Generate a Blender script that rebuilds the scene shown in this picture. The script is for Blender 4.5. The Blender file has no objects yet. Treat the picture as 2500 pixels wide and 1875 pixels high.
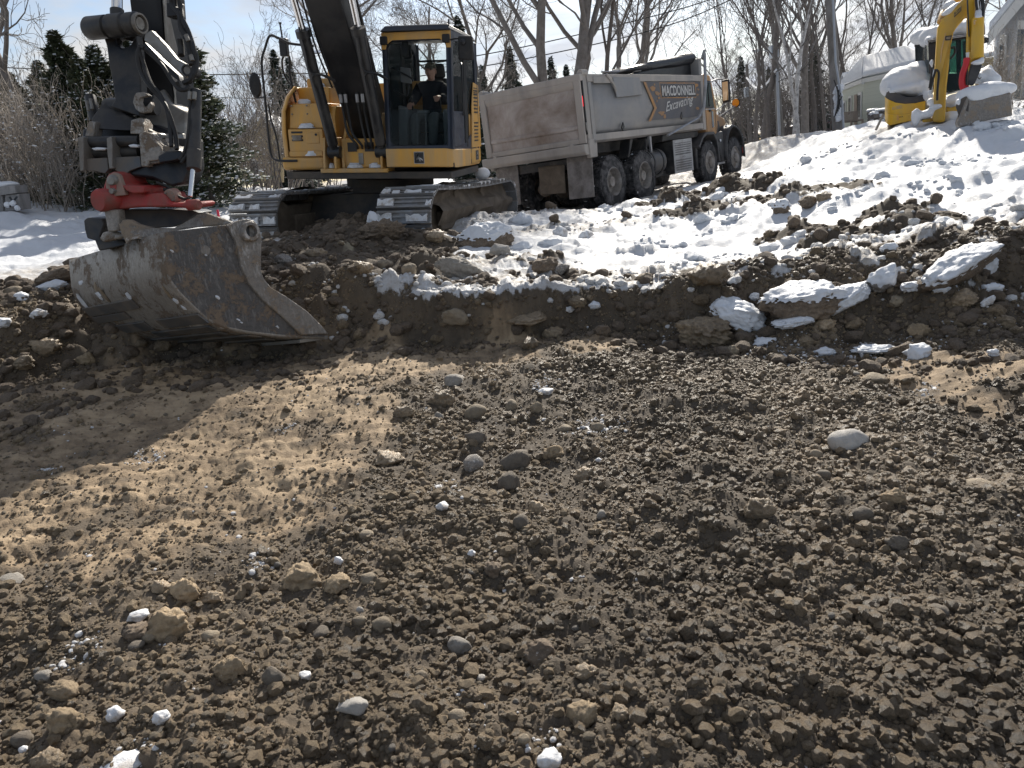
import bpy, bmesh, math, random
import numpy as np
from mathutils import Vector, Matrix

# ------------------------------------------------------------------ camera
sc = bpy.context.scene
RAD = math.radians
PITCH, ROLL, CAMZ, FPX = RAD(15), RAD(6), 1.6, 1878.0          # focal length in photo pixels (2500 wide)
CAM = np.array([0, 0, CAMZ])
FW = np.array([0, math.cos(PITCH), -math.sin(PITCH)])
_U0 = np.array([0, math.sin(PITCH), math.cos(PITCH)])
RT = math.cos(ROLL) * np.array([1., 0, 0]) - math.sin(ROLL) * _U0
UP = math.sin(ROLL) * np.array([1., 0, 0]) + math.cos(ROLL) * _U0
cd = bpy.data.cameras.new('camera'); cam = bpy.data.objects.new('camera', cd)
sc.collection.objects.link(cam); sc.camera = cam
cd.sensor_fit = 'HORIZONTAL'; cd.sensor_width = 36; cd.lens = 36 * FPX / 2500
cd.clip_start = .05; cd.clip_end = 3000
cam.matrix_world = Matrix([[RT[0], UP[0], -FW[0], 0], [RT[1], UP[1], -FW[1], 0], [RT[2], UP[2], -FW[2], CAMZ], [0, 0, 0, 1]])

# ------------------------------------------------------------------ sky, sun, exposure
SUN_EL, SUN_AZ = RAD(35), RAD(16)             # azimuth to the right of straight ahead
w = bpy.data.worlds.new('World'); sc.world = w; w.use_nodes = True
nt = w.node_tree; nt.nodes.clear()
def wn(t, **k):
    n = nt.nodes.new(t)
    for a, b in k.items(): setattr(n, a, b)
    return n
wo = wn('ShaderNodeOutputWorld'); bg = wn('ShaderNodeBackground'); bg.inputs[1].default_value = 0.086
sky = wn('ShaderNodeTexSky', sky_type='NISHITA', sun_disc=False)
sky.sun_elevation = SUN_EL; sky.sun_rotation = SUN_AZ; sky.air_density = 1.0; sky.dust_density = 0.9; sky.ozone_density = 2.0
tc = wn('ShaderNodeTexCoord'); sep = wn('ShaderNodeSeparateXYZ'); nt.links.new(tc.outputs['Generated'], sep.inputs[0])
zc_ = wn('ShaderNodeMath', operation='MAXIMUM'); nt.links.new(sep.outputs[2], zc_.inputs[0]); zc_.inputs[1].default_value = 0.0
za = wn('ShaderNodeMath', operation='ADD'); nt.links.new(zc_.outputs[0], za.inputs[0]); za.inputs[1].default_value = 0.16
dx = wn('ShaderNodeMath', operation='DIVIDE'); nt.links.new(sep.outputs[0], dx.inputs[0]); nt.links.new(za.outputs[0], dx.inputs[1])
dy = wn('ShaderNodeMath', operation='DIVIDE'); nt.links.new(sep.outputs[1], dy.inputs[0]); nt.links.new(za.outputs[0], dy.inputs[1])
cv = wn('ShaderNodeCombineXYZ'); nt.links.new(dx.outputs[0], cv.inputs[0]); nt.links.new(dy.outputs[0], cv.inputs[1])
cn = wn('ShaderNodeTexNoise'); cn.inputs['Scale'].default_value = 0.85; cn.inputs['Detail'].default_value = 9; cn.inputs['Roughness'].default_value = .56; cn.inputs['Distortion'].default_value = .35
nt.links.new(cv.outputs[0], cn.inputs['Vector'])
cr = wn('ShaderNodeValToRGB'); cr.color_ramp.elements[0].position = .43; cr.color_ramp.elements[1].position = .56
nt.links.new(cn.outputs['Fac'], cr.inputs[0])
cn2 = wn('ShaderNodeTexNoise'); cn2.inputs['Scale'].default_value = 1.3; cn2.inputs['Detail'].default_value = 6
nt.links.new(cv.outputs[0], cn2.inputs['Vector'])
bw = wn('ShaderNodeRGBToBW'); nt.links.new(sky.outputs[0], bw.inputs[0])                 # clouds take their light from the sky round them
cl_ = wn('ShaderNodeMath', operation='MULTIPLY_ADD'); nt.links.new(bw.outputs[0], cl_.inputs[0]); cl_.inputs[1].default_value = .40; cl_.inputs[2].default_value = 3.9
cc = wn('ShaderNodeValToRGB'); cc.color_ramp.elements[0].position = .36; cc.color_ramp.elements[0].color = (.60, .66, .78, 1)
cc.color_ramp.elements[1].position = .60; cc.color_ramp.elements[1].color = (1.0, 1.0, 1.0, 1)
nt.links.new(cn2.outputs['Fac'], cc.inputs[0])
cm = wn('ShaderNodeVectorMath', operation='SCALE'); nt.links.new(cc.outputs[0], cm.inputs[0]); nt.links.new(cl_.outputs[0], cm.inputs['Scale'])
mx = wn('ShaderNodeMixRGB'); nt.links.new(cr.outputs[0], mx.inputs[0]); nt.links.new(sky.outputs[0], mx.inputs[1]); nt.links.new(cm.outputs[0], mx.inputs[2])
nt.links.new(mx.outputs[0], bg.inputs[0]); nt.links.new(bg.outputs[0], wo.inputs[0])
sl = bpy.data.lights.new('sun', 'SUN'); sl.energy = 5.0; sl.angle = RAD(0.6); sl.color = (1, .93, .82)
so = bpy.data.objects.new('sun', sl); sc.collection.objects.link(so)
SUND = Vector((math.sin(SUN_AZ) * math.cos(SUN_EL), math.cos(SUN_AZ) * math.cos(SUN_EL), math.sin(SUN_EL)))
so.rotation_euler = SUND.to_track_quat('Z', 'Y').to_euler(); so.location = SUND * 60
vs = sc.view_settings; vs.view_transform = 'Standard'; vs.look = 'None'; vs.gamma = 1; vs.exposure = 0.55; vs.use_curve_mapping = False
sc.cycles.max_bounces = 5; sc.cycles.diffuse_bounces = 3; sc.cycles.glossy_bounces = 3; sc.cycles.transparent_max_bounces = 12

# ------------------------------------------------------------------ helpers
rnd = random.Random(7); nrs = np.random.RandomState(11)
V = np.array
def at(px, py, d): return CAM + d * (FW + (px - 1250) / FPX * RT + (937.5 - py) / FPX * UP)
def frame(M, t):
    m = Matrix.Identity(4)
    for i in range(3):
        for j in range(3): m[i][j] = M[i][j]
        m[i][3] = t[i]
    return m
def basis(x, z=(0, 0, 1)):
    x = V(x, float); x /= np.linalg.norm(x); y = np.cross(V(z, float), x); y /= np.linalg.norm(y); return np.stack([x, y, np.cross(x, y)], 1)
def tag(o, label=None, cat=None, group=None, kind=None):
    if label: o['label'] = label
    if cat: o['category'] = cat
    if group: o['group'] = group
    if kind: o['kind'] = kind
    return o
def thing(name, label, cat, mat=None, group=None):
    o = bpy.data.objects.new(name, None); sc.collection.objects.link(o); o.empty_display_size = .2
    if mat is not None: o.matrix_world = mat
    o['fw'] = 1; del o['fw']
    FRM[o.name] = o.matrix_basis.copy()
    return tag(o, label, cat, group)
FRM = {}
class MB:
    def __init__(s): s.v = []; s.f = []
    def add(s, vs, fs):
        n = len(s.v); s.v += [tuple(map(float, p)) for p in vs]; s.f += [tuple(i + n for i in q) for q in fs]; return s
    def hexa(s, p): return s.add(p, [(0, 3, 2, 1), (4, 5, 6, 7), (0, 1, 5, 4), (1, 2, 6, 5), (2, 3, 7, 6), (3, 0, 4, 7)])
    def box(s, a, b):
        (x0, y0, z0), (x1, y1, z1) = a, b
        return s.hexa([(x0, y0, z0), (x1, y0, z0), (x1, y1, z0), (x0, y1, z0), (x0, y0, z1), (x1, y0, z1), (x1, y1, z1), (x0, y1, z1)])
    def prism(s, pts, off):
        n = len(pts); pts = [V(p, float) for p in pts]; off = V(off, float)
        vs = pts + [p + off for p in pts]
        return s.add(vs, [tuple(range(n))[::-1], tuple(range(n, 2 * n))] + [(i, (i + 1) % n, (i + 1) % n + n, i + n) for i in range(n)])
    def tube(s, path, r, n=8, cap=True, flat=1.0):
        P = [V(p, float) for p in path]; m = len(P); r = [r] * m if np.isscalar(r) else list(r)
        T = [P[min(i + 1, m - 1)] - P[max(i - 1, 0)] for i in range(m)]
        T = [t / (np.linalg.norm(t) + 1e-9) for t in T]
        a = np.cross(T[0], V([0, 0, 1.]));
        if np.linalg.norm(a) < .1: a = np.cross(T[0], V([1., 0, 0]))
        vs = []
        for i in range(m):
            a = a - T[i] * (a @ T[i]); a /= np.linalg.norm(a); b = np.cross(T[i], a)
            for k in range(n):
                q = 2 * math.pi * k / n; vs.append(P[i] + r[i] * (math.cos(q) * a + flat * math.sin(q) * b))
        fs = [(i * n + k, i * n + (k + 1) % n, (i + 1) * n + (k + 1) % n, (i + 1) * n + k) for i in range(m - 1) for k in range(n)]
        if cap: fs += [tuple(range(n))[::-1], tuple(range((m - 1) * n, m * n))]
        return s.add(vs, fs)
    def cyl(s, p0, p1, r0, r1=None, n=20): return s.tube([p0, p1], [r0, r0 if r1 is None else r1], n)
    def lathe(s, prof, o, ax, n=28):
        o = V(o, float); ax = V(ax, float); ax /= np.linalg.norm(ax)
        a = np.cross(ax, V([0, 0, 1.]));
        if np.linalg.norm(a) < .1: a = np.cross(ax, V([1., 0, 0]))
        a /= np.linalg.norm(a); b = np.cross(ax, a); m = len(prof)
        vs = [o + ax * h + r * (math.cos(2 * math.pi * k / n) * a + math.sin(2 * math.pi * k / n) * b) for r, h in prof for k in range(n)]
        return s.add(vs, [(i * n + k, i * n + (k + 1) % n, (i + 1) * n + (k + 1) % n, (i + 1) * n + k) for i in range(m - 1) for k in range(n)])
    def ball(s, c, r, n=10, m=6, jit=0, seed=0, flat_bottom=None):
        rr = np.random.RandomState(seed); c = V(c, float); r = V(r, float) * np.ones(3); vs = [c + r * (0, 0, 1)]
        for i in range(1, m):
            t = math.pi * i / m
            for k in range(n):
                q = 2 * math.pi * k / n
                j = 1 + jit * rr.uniform(-1, 1); vs.append(c + r * j * V([math.sin(t) * math.cos(q), math.sin(t) * math.sin(q), math.cos(t)]))
        vs.append(c - r * (0, 0, 1))
        fs = [(0, 1 + k, 1 + (k + 1) % n) for k in range(n)]
        for i in range(m - 2):
            for k in range(n): fs.append((1 + i * n + k, 1 + (i + 1) * n + k, 1 + (i + 1) * n + (k + 1) % n, 1 + i * n + (k + 1) % n))
        L = len(vs) - 1; fs += [(L, 1 + (m - 2) * n + (k + 1) % n, 1 + (m - 2) * n + k) for k in range(n)]
        if flat_bottom is not None:
            for p in vs: p[2] = max(p[2], flat_bottom)
        return s.add(vs, fs)
    def grid(s, P):   # P: array (a,b,3)
        a, b = P.shape[:2]
        return s.add(P.reshape(-1, 3), [(i * b + j, (i + 1) * b + j, (i + 1) * b + j + 1, i * b + j + 1) for i in range(a - 1) for j in range(b - 1)])
    def build(s, name, mat, parent=None, bevel=0, world=False, ang=38, label=None, segs=2):
        me = bpy.data.meshes.new(name); vs = s.v
        if world and parent is not None:
            inv = frame_of(parent).inverted(); vs = [inv @ Vector(p) for p in vs]
        me.from_pydata(vs, [], s.f); me.validate(); fix_normals(me)
        me.polygons.foreach_set('use_smooth', [True] * len(me.polygons)); me.set_sharp_from_angle(angle=RAD(ang))
        me.materials.append(M_(mat))
        o = bpy.data.objects.new(name, me); sc.collection.objects.link(o)
        if parent is not None: o.parent = parent
        if bevel:
            b = o.modifiers.new('bevel', 'BEVEL'); b.width = bevel; b.segments = segs; b.limit_method = 'ANGLE'; b.angle_limit = RAD(40); b.harden_normals = False
        if label: o['label'] = label
        return o
def fix_normals(me):
    bm = bmesh.new(); bm.from_mesh(me); bmesh.ops.recalc_face_normals(bm, faces=bm.faces); bm.to_mesh(me); bm.free()
def frame_of(o):
    while o.parent is not None: o = o.parent
    return FRM[o.name]
def smooth_path(pts, n=6):
    P = [V(p, float) for p in pts]; P = [2 * P[0] - P[1]] + P + [2 * P[-1] - P[-2]]; out = []
    for i in range(1, len(P) - 2):
        for k in range(n):
            t = k / n; a, b, c, d = P[i - 1:i + 3]
            out.append(.5 * (2 * b + (c - a) * t + (2 * a - 5 * b + 4 * c - d) * t * t + (3 * b - a - 3 * c + d) * t ** 3))
    return out + [P[-2]]

# ------------------------------------------------------------------ numpy noise
_perm = np.random.RandomState(3).permutation(256); _perm = np.concatenate([_perm, _perm, _perm])
_gr = V([[math.cos(a), math.sin(a)] for a in np.linspace(0, 2 * math.pi, 16, endpoint=False)])
def pn(x, y, seed=0):
    xi = np.floor(x).astype(int); yi = np.floor(y).astype(int); xf = x - xi; yf = y - yi
    u = xf ** 3 * (xf * (6 * xf - 15) + 10); v_ = yf ** 3 * (yf * (6 * yf - 15) + 10)
    def g(i, j): return _gr[_perm[_perm[(xi + i + seed * 37) & 255] + ((yi + j + seed * 17) & 255)] & 15]
    def d(i, j): q = g(i, j); return q[..., 0] * (xf - i) + q[..., 1] * (yf - j)
    a = d(0, 0) * (1 - u) + d(1, 0) * u; b = d(0, 1) * (1 - u) + d(1, 1) * u
    return (a * (1 - v_) + b * v_) * 1.5
def fbm(x, y, o=4, seed=0, gain=.5):
    s = 0; a = 1; t = 0
    for i in range(o): s = s + a * pn(x * 2 ** i, y * 2 ** i, seed + i); t += a; a *= gain
    return s / t
def cells(x, y, seed=0, fill=.7):     # round lumps of uneven size, 0..1 height
    xi = np.floor(x).astype(int); yi = np.floor(y).astype(int); best = np.zeros_like(x)
    for i in (-1, 0, 1):
        for j in (-1, 0, 1):
            cx = xi + i; cy = yi + j; h = _perm[_perm[(cx + seed * 31) & 255] + ((cy + seed * 13) & 255)]
            h2 = _perm[h + 60]; h3 = _perm[h2 + 90]; h4 = _perm[h3 + 30]
            dx = cx + h / 255. - x; dy = cy + h2 / 255. - y; r = .25 + .6 * (h3 / 255.) ** 2
            q = 1 - (dx * dx + dy * dy) / (r * r)
            best = np.maximum(best, np.where((q > 0) & (h4 < 255 * fill), r * np.sqrt(np.clip(q, 0, 1)), 0))
    return best
def sstep(a, b, x): t = np.clip((x - a) / (b - a), 0, 1); return t * t * (3 - 2 * t)

# ------------------------------------------------------------------ materials
MATS = {}
def M_(n): return MATS[n] if isinstance(n, str) else n
def nodes(name):
    m = bpy.data.materials.new(name); m.use_nodes = True; t = m.node_tree; t.nodes.clear()
    o = t.nodes.new('ShaderNodeOutputMaterial'); p = t.nodes.new('ShaderNodeBsdfPrincipled'); t.links.new(p.outputs[0], o.inputs[0])
    MATS[name] = m; return m, t, p
def tn(t, scale, detail=5, rough=.6, vec=None, dist=0):
    n = t.nodes.new('ShaderNodeTexNoise'); n.inputs['Scale'].default_value = scale; n.inputs['Detail'].default_value = detail; n.inputs['Roughness'].default_value = rough; n.inputs['Distortion'].default_value = dist
    if vec is not None: t.links.new(vec, n.inputs['Vector'])
    return n.outputs['Fac']
def ramp(t, fac, stops):
    r = t.nodes.new('ShaderNodeValToRGB'); e = r.color_ramp.elements
    while len(e) < len(stops): e.new(.5)
    for k, (p, c) in enumerate(stops): e[k].position = p; e[k].color = (*c, 1) if len(c) == 3 else c
    t.links.new(fac, r.inputs[0]); return r.outputs[0]
def mixc(t, f, a, b):
    m = t.nodes.new('ShaderNodeMixRGB')
    for i, q in ((0, f), (1, a), (2, b)):
        if hasattr(q, 'links'): t.links.new(q, m.inputs[i])
        else: m.inputs[i].default_value = q if np.isscalar(q) else (*q, 1)
    return m.outputs[0]
def mth(t, op, a, b=0.0):
    m = t.nodes.new('ShaderNodeMath'); m.operation = op
    for i, q in ((0, a), (1, b)):
        if hasattr(q, 'links'): t.links.new(q, m.inputs[i])
        else: m.inputs[i].default_value = q
    return m.outputs[0]
def bump(t, p, h, s=.3, d=.02):
    b = t.nodes.new('ShaderNodeBump'); b.inputs['Strength'].default_value = s; b.inputs['Distance'].default_value = d
    t.links.new(h, b.inputs['Height']); t.links.new(b.outputs[0], p.inputs['Normal'])
def simple(name, col, rough=.6, metal=0, dirt=None, amt=.5, scale=3.0, var=.12, bmp=0, streak=False, spec=.5, coat=0):
    """paint or metal with uneven tone and an optional layer of dirt of its own colour"""
    m, t, p = nodes(name); co = t.nodes.new('ShaderNodeTexCoord').outputs['Object']
    n1 = tn(t, scale * 1.7, 6, .6, co)
    base = ramp(t, n1, [(.25, [c * (1 - var) for c in col]), (.75, [min(1, c * (1 + var)) for c in col])])
    if dirt is not None:
        vec = co
        if streak:
            mp = t.nodes.new('ShaderNodeMapping'); mp.inputs['Scale'].default_value = (1, 1, .22); t.links.new(co, mp.inputs[0]); vec = mp.outputs[0]
        n2 = tn(t, scale, 9, .66, vec, .4); k = .75 - amt * .5
        f = ramp(t, n2, [(max(0, k - .14), (0, 0, 0)), (min(1, k + .14), (1, 1, 1))])
        base = mixc(t, f, base, dirt)
        t.links.new(mth(t, 'ADD', mth(t, 'MULTIPLY', f, max(0, .85 - rough)), rough), p.inputs['Roughness'])
        if metal: t.links.new(mth(t, 'MULTIPLY', mth(t, 'SUBTRACT', 1.0, f), metal), p.inputs['Metallic'])
    else:
        p.inputs['Roughness'].default_value = rough; p.inputs['Metallic'].default_value = metal
    t.links.new(base, p.inputs['Base Color']); p.inputs['Specular IOR Level'].default_value = spec
    if coat: p.inputs['Coat Weight'].default_value = coat
    if bmp: bump(t, p, tn(t, scale * 9, 5, .6, co), bmp, .01)
    return m
DUST = (.21, .175, .14); MUD = (.12, .09, .065)
simple('yellow_paint', (.70, .36, .05), .42, 0, (.46, .33, .19), .42, 2.2, .06, .05, True, coat=.1)
simple('yellow_clean', (.66, .38, .02), .42, 0, (.45, .32, .12), .25, 2.2, .08, .05, True)
simple('black_steel', (.018, .019, .022), .42, 0, (.10, .09, .078), .30, 3.0, .3, .15)
simple('black_paint', (.014, .015, .018), .4, 0, (.05, .047, .045), .3, 2.5, .3, .08)
simple('navy_paint', (.02, .028, .05), .35, 0, (.06, .06, .065), .25, 2.5, .3, .05)
simple('black_rubber', (.012, .012, .013), .55, 0, (.05, .046, .042), .25, 6.0, .3, .1)
simple('tyre_rubber', (.018, .018, .019), .8, 0, (.16, .15, .15), .34, 7.0, .3, .2)
simple('chrome', (.75, .76, .78), .16, 1.0, None, 0, 3, .04)
simple('worn_steel', (.30, .29, .27), .45, .7, (.14, .115, .09), .42, 3.0, .15, .15)
simple('bucket_steel', (.20, .175, .15), .5, .3, (.26, .215, .165), .45, 2.6, .25, .25, True)
simple('bucket_dark', (.075, .070, .068), .45, .3, (.20, .155, .115), .46, 2.4, .3, .2)
simple('bucket_back', (.28, .245, .205), .55, .2, (.15, .115, .085), .40, 3.2, .2, .3, True)
simple('wear_steel', (.10, .108, .115), .4, .4, (.17, .14, .11), .48, 3.0, .2, .1)
simple('red_paint', (.36, .032, .028), .5, 0, (.20, .10, .08), .42, 4.0, .12, .1)
simple('pink_grey', (.30, .16, .13), .6, 0, (.30, .25, .2), .45, 6.0, .15, .2)
simple('track_steel', (.30, .305, .315), .42, .7, (.17, .145, .12), .42, 3.0, .2, .2)
simple('track_mud', (.17, .135, .10), .85, 0, (.09, .07, .052), .5, 3.5, .2, .5)
simple('frame_dark', (.035, .033, .033), .6, 0, (.11, .09, .07), .45, 2.5, .2, .2)
simple('truck_salt', (.27, .255, .24), .62, 0, (.42, .38, .345), .55, 1.5, .12, .12, True)
simple('gate_salt', (.44, .395, .37), .66, 0, (.19, .14, .105), .40, .95, .14, .15)
simple('truck_grey', (.24, .24, .245), .5, .2, (.34, .32, .30), .48, 1.4, .1, .1)
simple('panel_dark', (.075, .077, .09), .5, 0, (.17, .155, .145), .42, 1.6, .12, .08)
simple('decal_orange', (.42, .20, .055), .55, 0, (.24, .19, .15), .40, 3.0, .1)
simple('decal_white', (.55, .54, .52), .55, 0, (.32, .29, .27), .35, 3.0, .08)
simple('decal_black', (.02, .02, .022), .6, 0, (.10, .095, .09), .35, 3.0, .1)
simple('cab_orange', (.46, .235, .075), .42, 0, (.30, .22, .16), .38, 2.0, .08, .04, True)
simple('truck_black', (.022, .022, .024), .5, 0, (.12, .11, .10), .36, 3.0, .2, .1)
simple('fender_black', (.03, .031, .034), .4, 0, (.13, .12, .115), .40, 3.0, .2, .1)
simple('flap_rubber', (.15, .135, .125), .8, 0, (.30, .275, .26), .50, 4.5, .15, .3)
simple('aluminium', (.42, .42, .43), .4, .7, (.25, .23, .21), .36, 3.0, .1, .05)
simple('wheel_rim', (.36, .34, .32), .5, .5, (.20, .17, .145), .48, 6.0, .15, .15)
simple('tarp_black', (.013, .014, .017), .45, 0, None, 0, 4, .3, .4)
simple('glass_mirror', (.25, .27, .29), .06, 1.0)
simple('seat_cloth', (.06, .06, .062), .9)
simple('interior', (.22, .22, .225), .7, var=.1)
simple('hoodie', (.018, .019, .026), .9, var=.25, scale=8, bmp=.5)
simple('trousers', (.20, .195, .19), .9, var=.15, scale=10, bmp=.4)
simple('skin', (.50, .29, .22), .6, var=.1, scale=14)
simple('camo', (.10, .10, .075), .9, 0, (.28, .26, .21), .45, 22, .3)
simple('house_siding', (.52, .53, .44), .7, var=.04)
simple('house_trim', (.62, .61, .58), .6, var=.05)
simple('house_cream', (.60, .47, .26), .75, var=.05)
simple('house_white', (.60, .61, .63), .7, var=.05)
simple('house_dark', (.20, .165, .14), .8, var=.15)
simple('house_brown', (.24, .19, .15), .8, var=.15)
simple('window_glass', (.06, .075, .095), .08, 0, spec=.8)
simple('pole_wood', (.16, .145, .13), .85, 0, (.26, .25, .24), .4, 5, .2, .3, True)
simple('pole_metal', (.40, .41, .43), .45, .6)
simple('transformer', (.40, .43, .46), .5, .2)
simple('bark', (.165, .148, .135), .9, 0, (.24, .22, .21), .35, 4, .25, .4)
simple('bark_dark', (.135, .118, .108), .9, 0, (.18, .165, .155), .3, 4, .25, .4)
simple('bark_brown', (.26, .22, .18), .9, 0, (.40, .37, .34), .40, 4, .25, .3)
simple('birch', (.55, .53, .51), .8, 0, (.10, .09, .085), .30, 6, .1, .3)
simple('cedar', (.050, .072, .038), .75, 0, (.10, .105, .062), .45, 2, .35)
simple('spruce', (.040, .060, .044), .75, 0, (.07, .085, .06), .4, 2, .35)
simple('wood_grey', (.26, .25, .245), .85, 0, (.15, .145, .14), .4, 5, .15, .3, True)
simple('wire', (.02, .02, .02), .7)
simple('car_red', (.10, .02, .025), .25, 0, (.3, .3, .3), .3, 3, .1)
simple('camper_white', (.62, .62, .62), .5)
simple('stake_red', (.55, .02, .05), .5)
simple('red_vinyl', (.50, .02, .025), .4)
simple('amber', (.75, .28, .02), .3)
simple('fuel_tank', (.10, .10, .105), .35, .7, (.14, .125, .11), .4, 3, .2)
def worn(name, dark, mud, steel, k=1.0):
    """used bucket plate: dark scale, caked mud, bare scraped steel and fine scratches along the plate"""
    m, t, p = nodes(name); co = t.nodes.new('ShaderNodeTexCoord').outputs['Object']
    mp = t.nodes.new('ShaderNodeMapping'); mp.inputs['Scale'].default_value = (9, 9, 1.2); mp.inputs['Rotation'].default_value = (.5, .3, .2); t.links.new(co, mp.inputs[0])
    a, b, s, d = tn(t, 2.3 * k, 9, .68, co, .5), tn(t, 4.6 * k, 9, .72, co, .3), tn(t, 5.5 * k, 7, .7, mp.outputs[0]), tn(t, 38 * k, 6, .7, co)
    c = ramp(t, d, [(.3, [q * .7 for q in dark]), (.7, [q * 1.35 for q in dark])])
    fs_ = mth(t, 'MULTIPLY', ramp(t, s, [(.50, (0, 0, 0)), (.62, (1, 1, 1))]), ramp(t, a, [(.40, (.15,) * 3), (.60, (1,) * 3)])); c = mixc(t, fs_, c, steel)
    fm = ramp(t, mth(t, 'ADD', b, mth(t, 'MULTIPLY', mth(t, 'SUBTRACT', d, .5), .35)), [(.50, (0, 0, 0)), (.57, (1, 1, 1))]); c = mixc(t, fm, c, mud)
    fw = ramp(t, mth(t, 'ADD', a, mth(t, 'MULTIPLY', d, .2)), [(.70, (0, 0, 0)), (.76, (1, 1, 1))]); c = mixc(t, fw, c, (.52, .50, .48))
    t.links.new(c, p.inputs['Base Color']); t.links.new(mth(t, 'ADD', .42, mth(t, 'MULTIPLY', fm, .4)), p.inputs['Roughness']); t.links.new(mth(t, 'MULTIPLY', fs_, .5), p.inputs['Metallic'])
    bump(t, p, mth(t, 'ADD', mth(t, 'MULTIPLY', fm, .7), mth(t, 'MULTIPLY', d, .4)), .5, .012)
for n_ in ('bucket_dark', 'bucket_steel', 'bucket_back'): bpy.data.materials.remove(MATS.pop(n_))
worn('bucket_dark', (.075, .07, .068), (.19, .145, .105), (.28, .265, .25)); worn('bucket_steel', (.19, .17, .15), (.25, .20, .15), (.40, .385, .365)); worn('bucket_back', (.26, .235, .205), (.17, .13, .095), (.42, .40, .375))
def glassy(name, col, a=.25, rough=.04):
    m, t, p = nodes(name); tr = t.nodes.new('ShaderNodeBsdfTransparent'); tr.inputs[0].default_value = (*col, 1)
    mxs = t.nodes.new('ShaderNodeMixShader'); fr = t.nodes.new('ShaderNodeFresnel'); fr.inputs[0].default_value = 1.5
    t.links.new(mth(t, 'MINIMUM', mth(t, 'ADD', fr.outputs[0], a), 1.0), mxs.inputs[0]); t.links.new(tr.outputs[0], mxs.inputs[1]); t.links.new(p.outputs[0], mxs.inputs[2])
    t.links.new(mxs.outputs[0], t.nodes['Material Output'].inputs[0])
    p.inputs['Base Color'].default_value = (.03, .04, .045, 1); p.inputs['Roughness'].default_value = rough
glassy('cab_glass', (.97, .985, .98), .0); glassy('cab_glass_low', (.80, .86, .87), .10); glassy('green_glass', (.45, .68, .62), .25)
def lamp_red():
    m, t, p = nodes('lamp_red'); p.inputs['Base Color'].default_value = (.6, .01, .02, 1); p.inputs['Emission Color'].default_value = (1, .02, .04, 1); p.inputs['Emission Strength'].default_value = 1.1
lamp_red()
def snow_mat(name, col, dirt=None, amt=.3):
    m, t, p = nodes(name); co = t.nodes.new('ShaderNodeTexCoord').outputs['Object']
    c = ramp(t, tn(t, 1.5, 5, .6, co), [(.3, [k * .96 for k in col]), (.7, col)])
    if dirt is not None:
        k = .75 - amt * .5; c = mixc(t, ramp(t, tn(t, 9, 9, .72, co), [(k - .1, (0, 0, 0)), (k + .12, (1, 1, 1))]), c, dirt)
    t.links.new(c, p.inputs['Base Color']); p.inputs['Roughness'].default_value = .55; p.inputs['Specular IOR Level'].default_value = .3
    bump(t, p, tn(t, 26, 8, .68, co), .5, .02)
snow_mat('snow', (.70, .72, .755)); snow_mat('snow_dirty', (.74, .75, .76), (.28, .235, .19), .42); snow_mat('snow_clump', (.74, .75, .77), (.36, .30, .24), .36)
def rock_mat(name, a, b, cold=None, sc_=5.0, frost=0, rough=.8, k=1):
    if k == 1: rock_mat(name + '_m', a, b, cold, sc_, frost, rough, 9)      # same stuff for bodies modelled in metres
    sc_ = sc_ * k; tone = (.55, 1.5) if name.startswith('soil_clod') else (.8, 1.2)
    m, t, p = nodes(name); tcn = t.nodes.new('ShaderNodeTexCoord'); oi = t.nodes.new('ShaderNodeObjectInfo')
    ad = t.nodes.new('ShaderNodeVectorMath'); t.links.new(tcn.outputs['Object'], ad.inputs[0]); t.links.new(oi.outputs['Random'], ad.inputs[1])
    co = ad.outputs[0]; c = ramp(t, tn(t, sc_, 8, .65, co), [(.3, a), (.7, b)])
    if frost: c = mixc(t, ramp(t, tn(t, sc_ * 2.2, 9, .72, co), [(.66 - frost * .4, (0, 0, 0)), (.74 - frost * .3, (1, 1, 1))]), c, (.62, .60, .57))
    g = t.nodes.new('ShaderNodeNewGeometry').outputs['Position']; v_ = ramp(t, tn(t, .9, 5, .62, g), [(.34, (tone[0],) * 3), (.66, (tone[1],) * 3)])   # moist and dry patches across the site
    mm = t.nodes.new('ShaderNodeMixRGB'); mm.blend_type = 'MULTIPLY'; mm.inputs[0].default_value = 1; t.links.new(c, mm.inputs[1]); t.links.new(v_, mm.inputs[2]); c = mm.outputs[0]
    t.links.new(c, p.inputs['Base Color']); p.inputs['Roughness'].default_value = rough; p.inputs['Specular IOR Level'].default_value = .5
    bump(t, p, tn(t, sc_ * 5, 9, .75, co), .9, .03 / k ** .5)
rock_mat('soil_clod', (.165, .124, .082), (.44, .338, .225), frost=.0, rough=.40)
rock_mat('soil_clod_light', (.22, .165, .105), (.42, .32, .205), frost=.04)
rock_mat('soil_frozen', (.12, .092, .067), (.27, .205, .145), frost=.14)
rock_mat('stone_grey', (.22, .20, .175), (.37, .34, .30), sc_=3)
rock_mat('stone_brown', (.20, .16, .115), (.34, .28, .20), sc_=3)
rock_mat('stone_dark', (.10, .083, .066), (.21, .178, .14), sc_=3, frost=.03)
rock_mat('stone_pale', (.36, .34, .31), (.52, .49, .45), sc_=3)
rock_mat('stone_frost', (.17, .15, .13), (.32, .29, .26), sc_=4, frost=.32)
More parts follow.
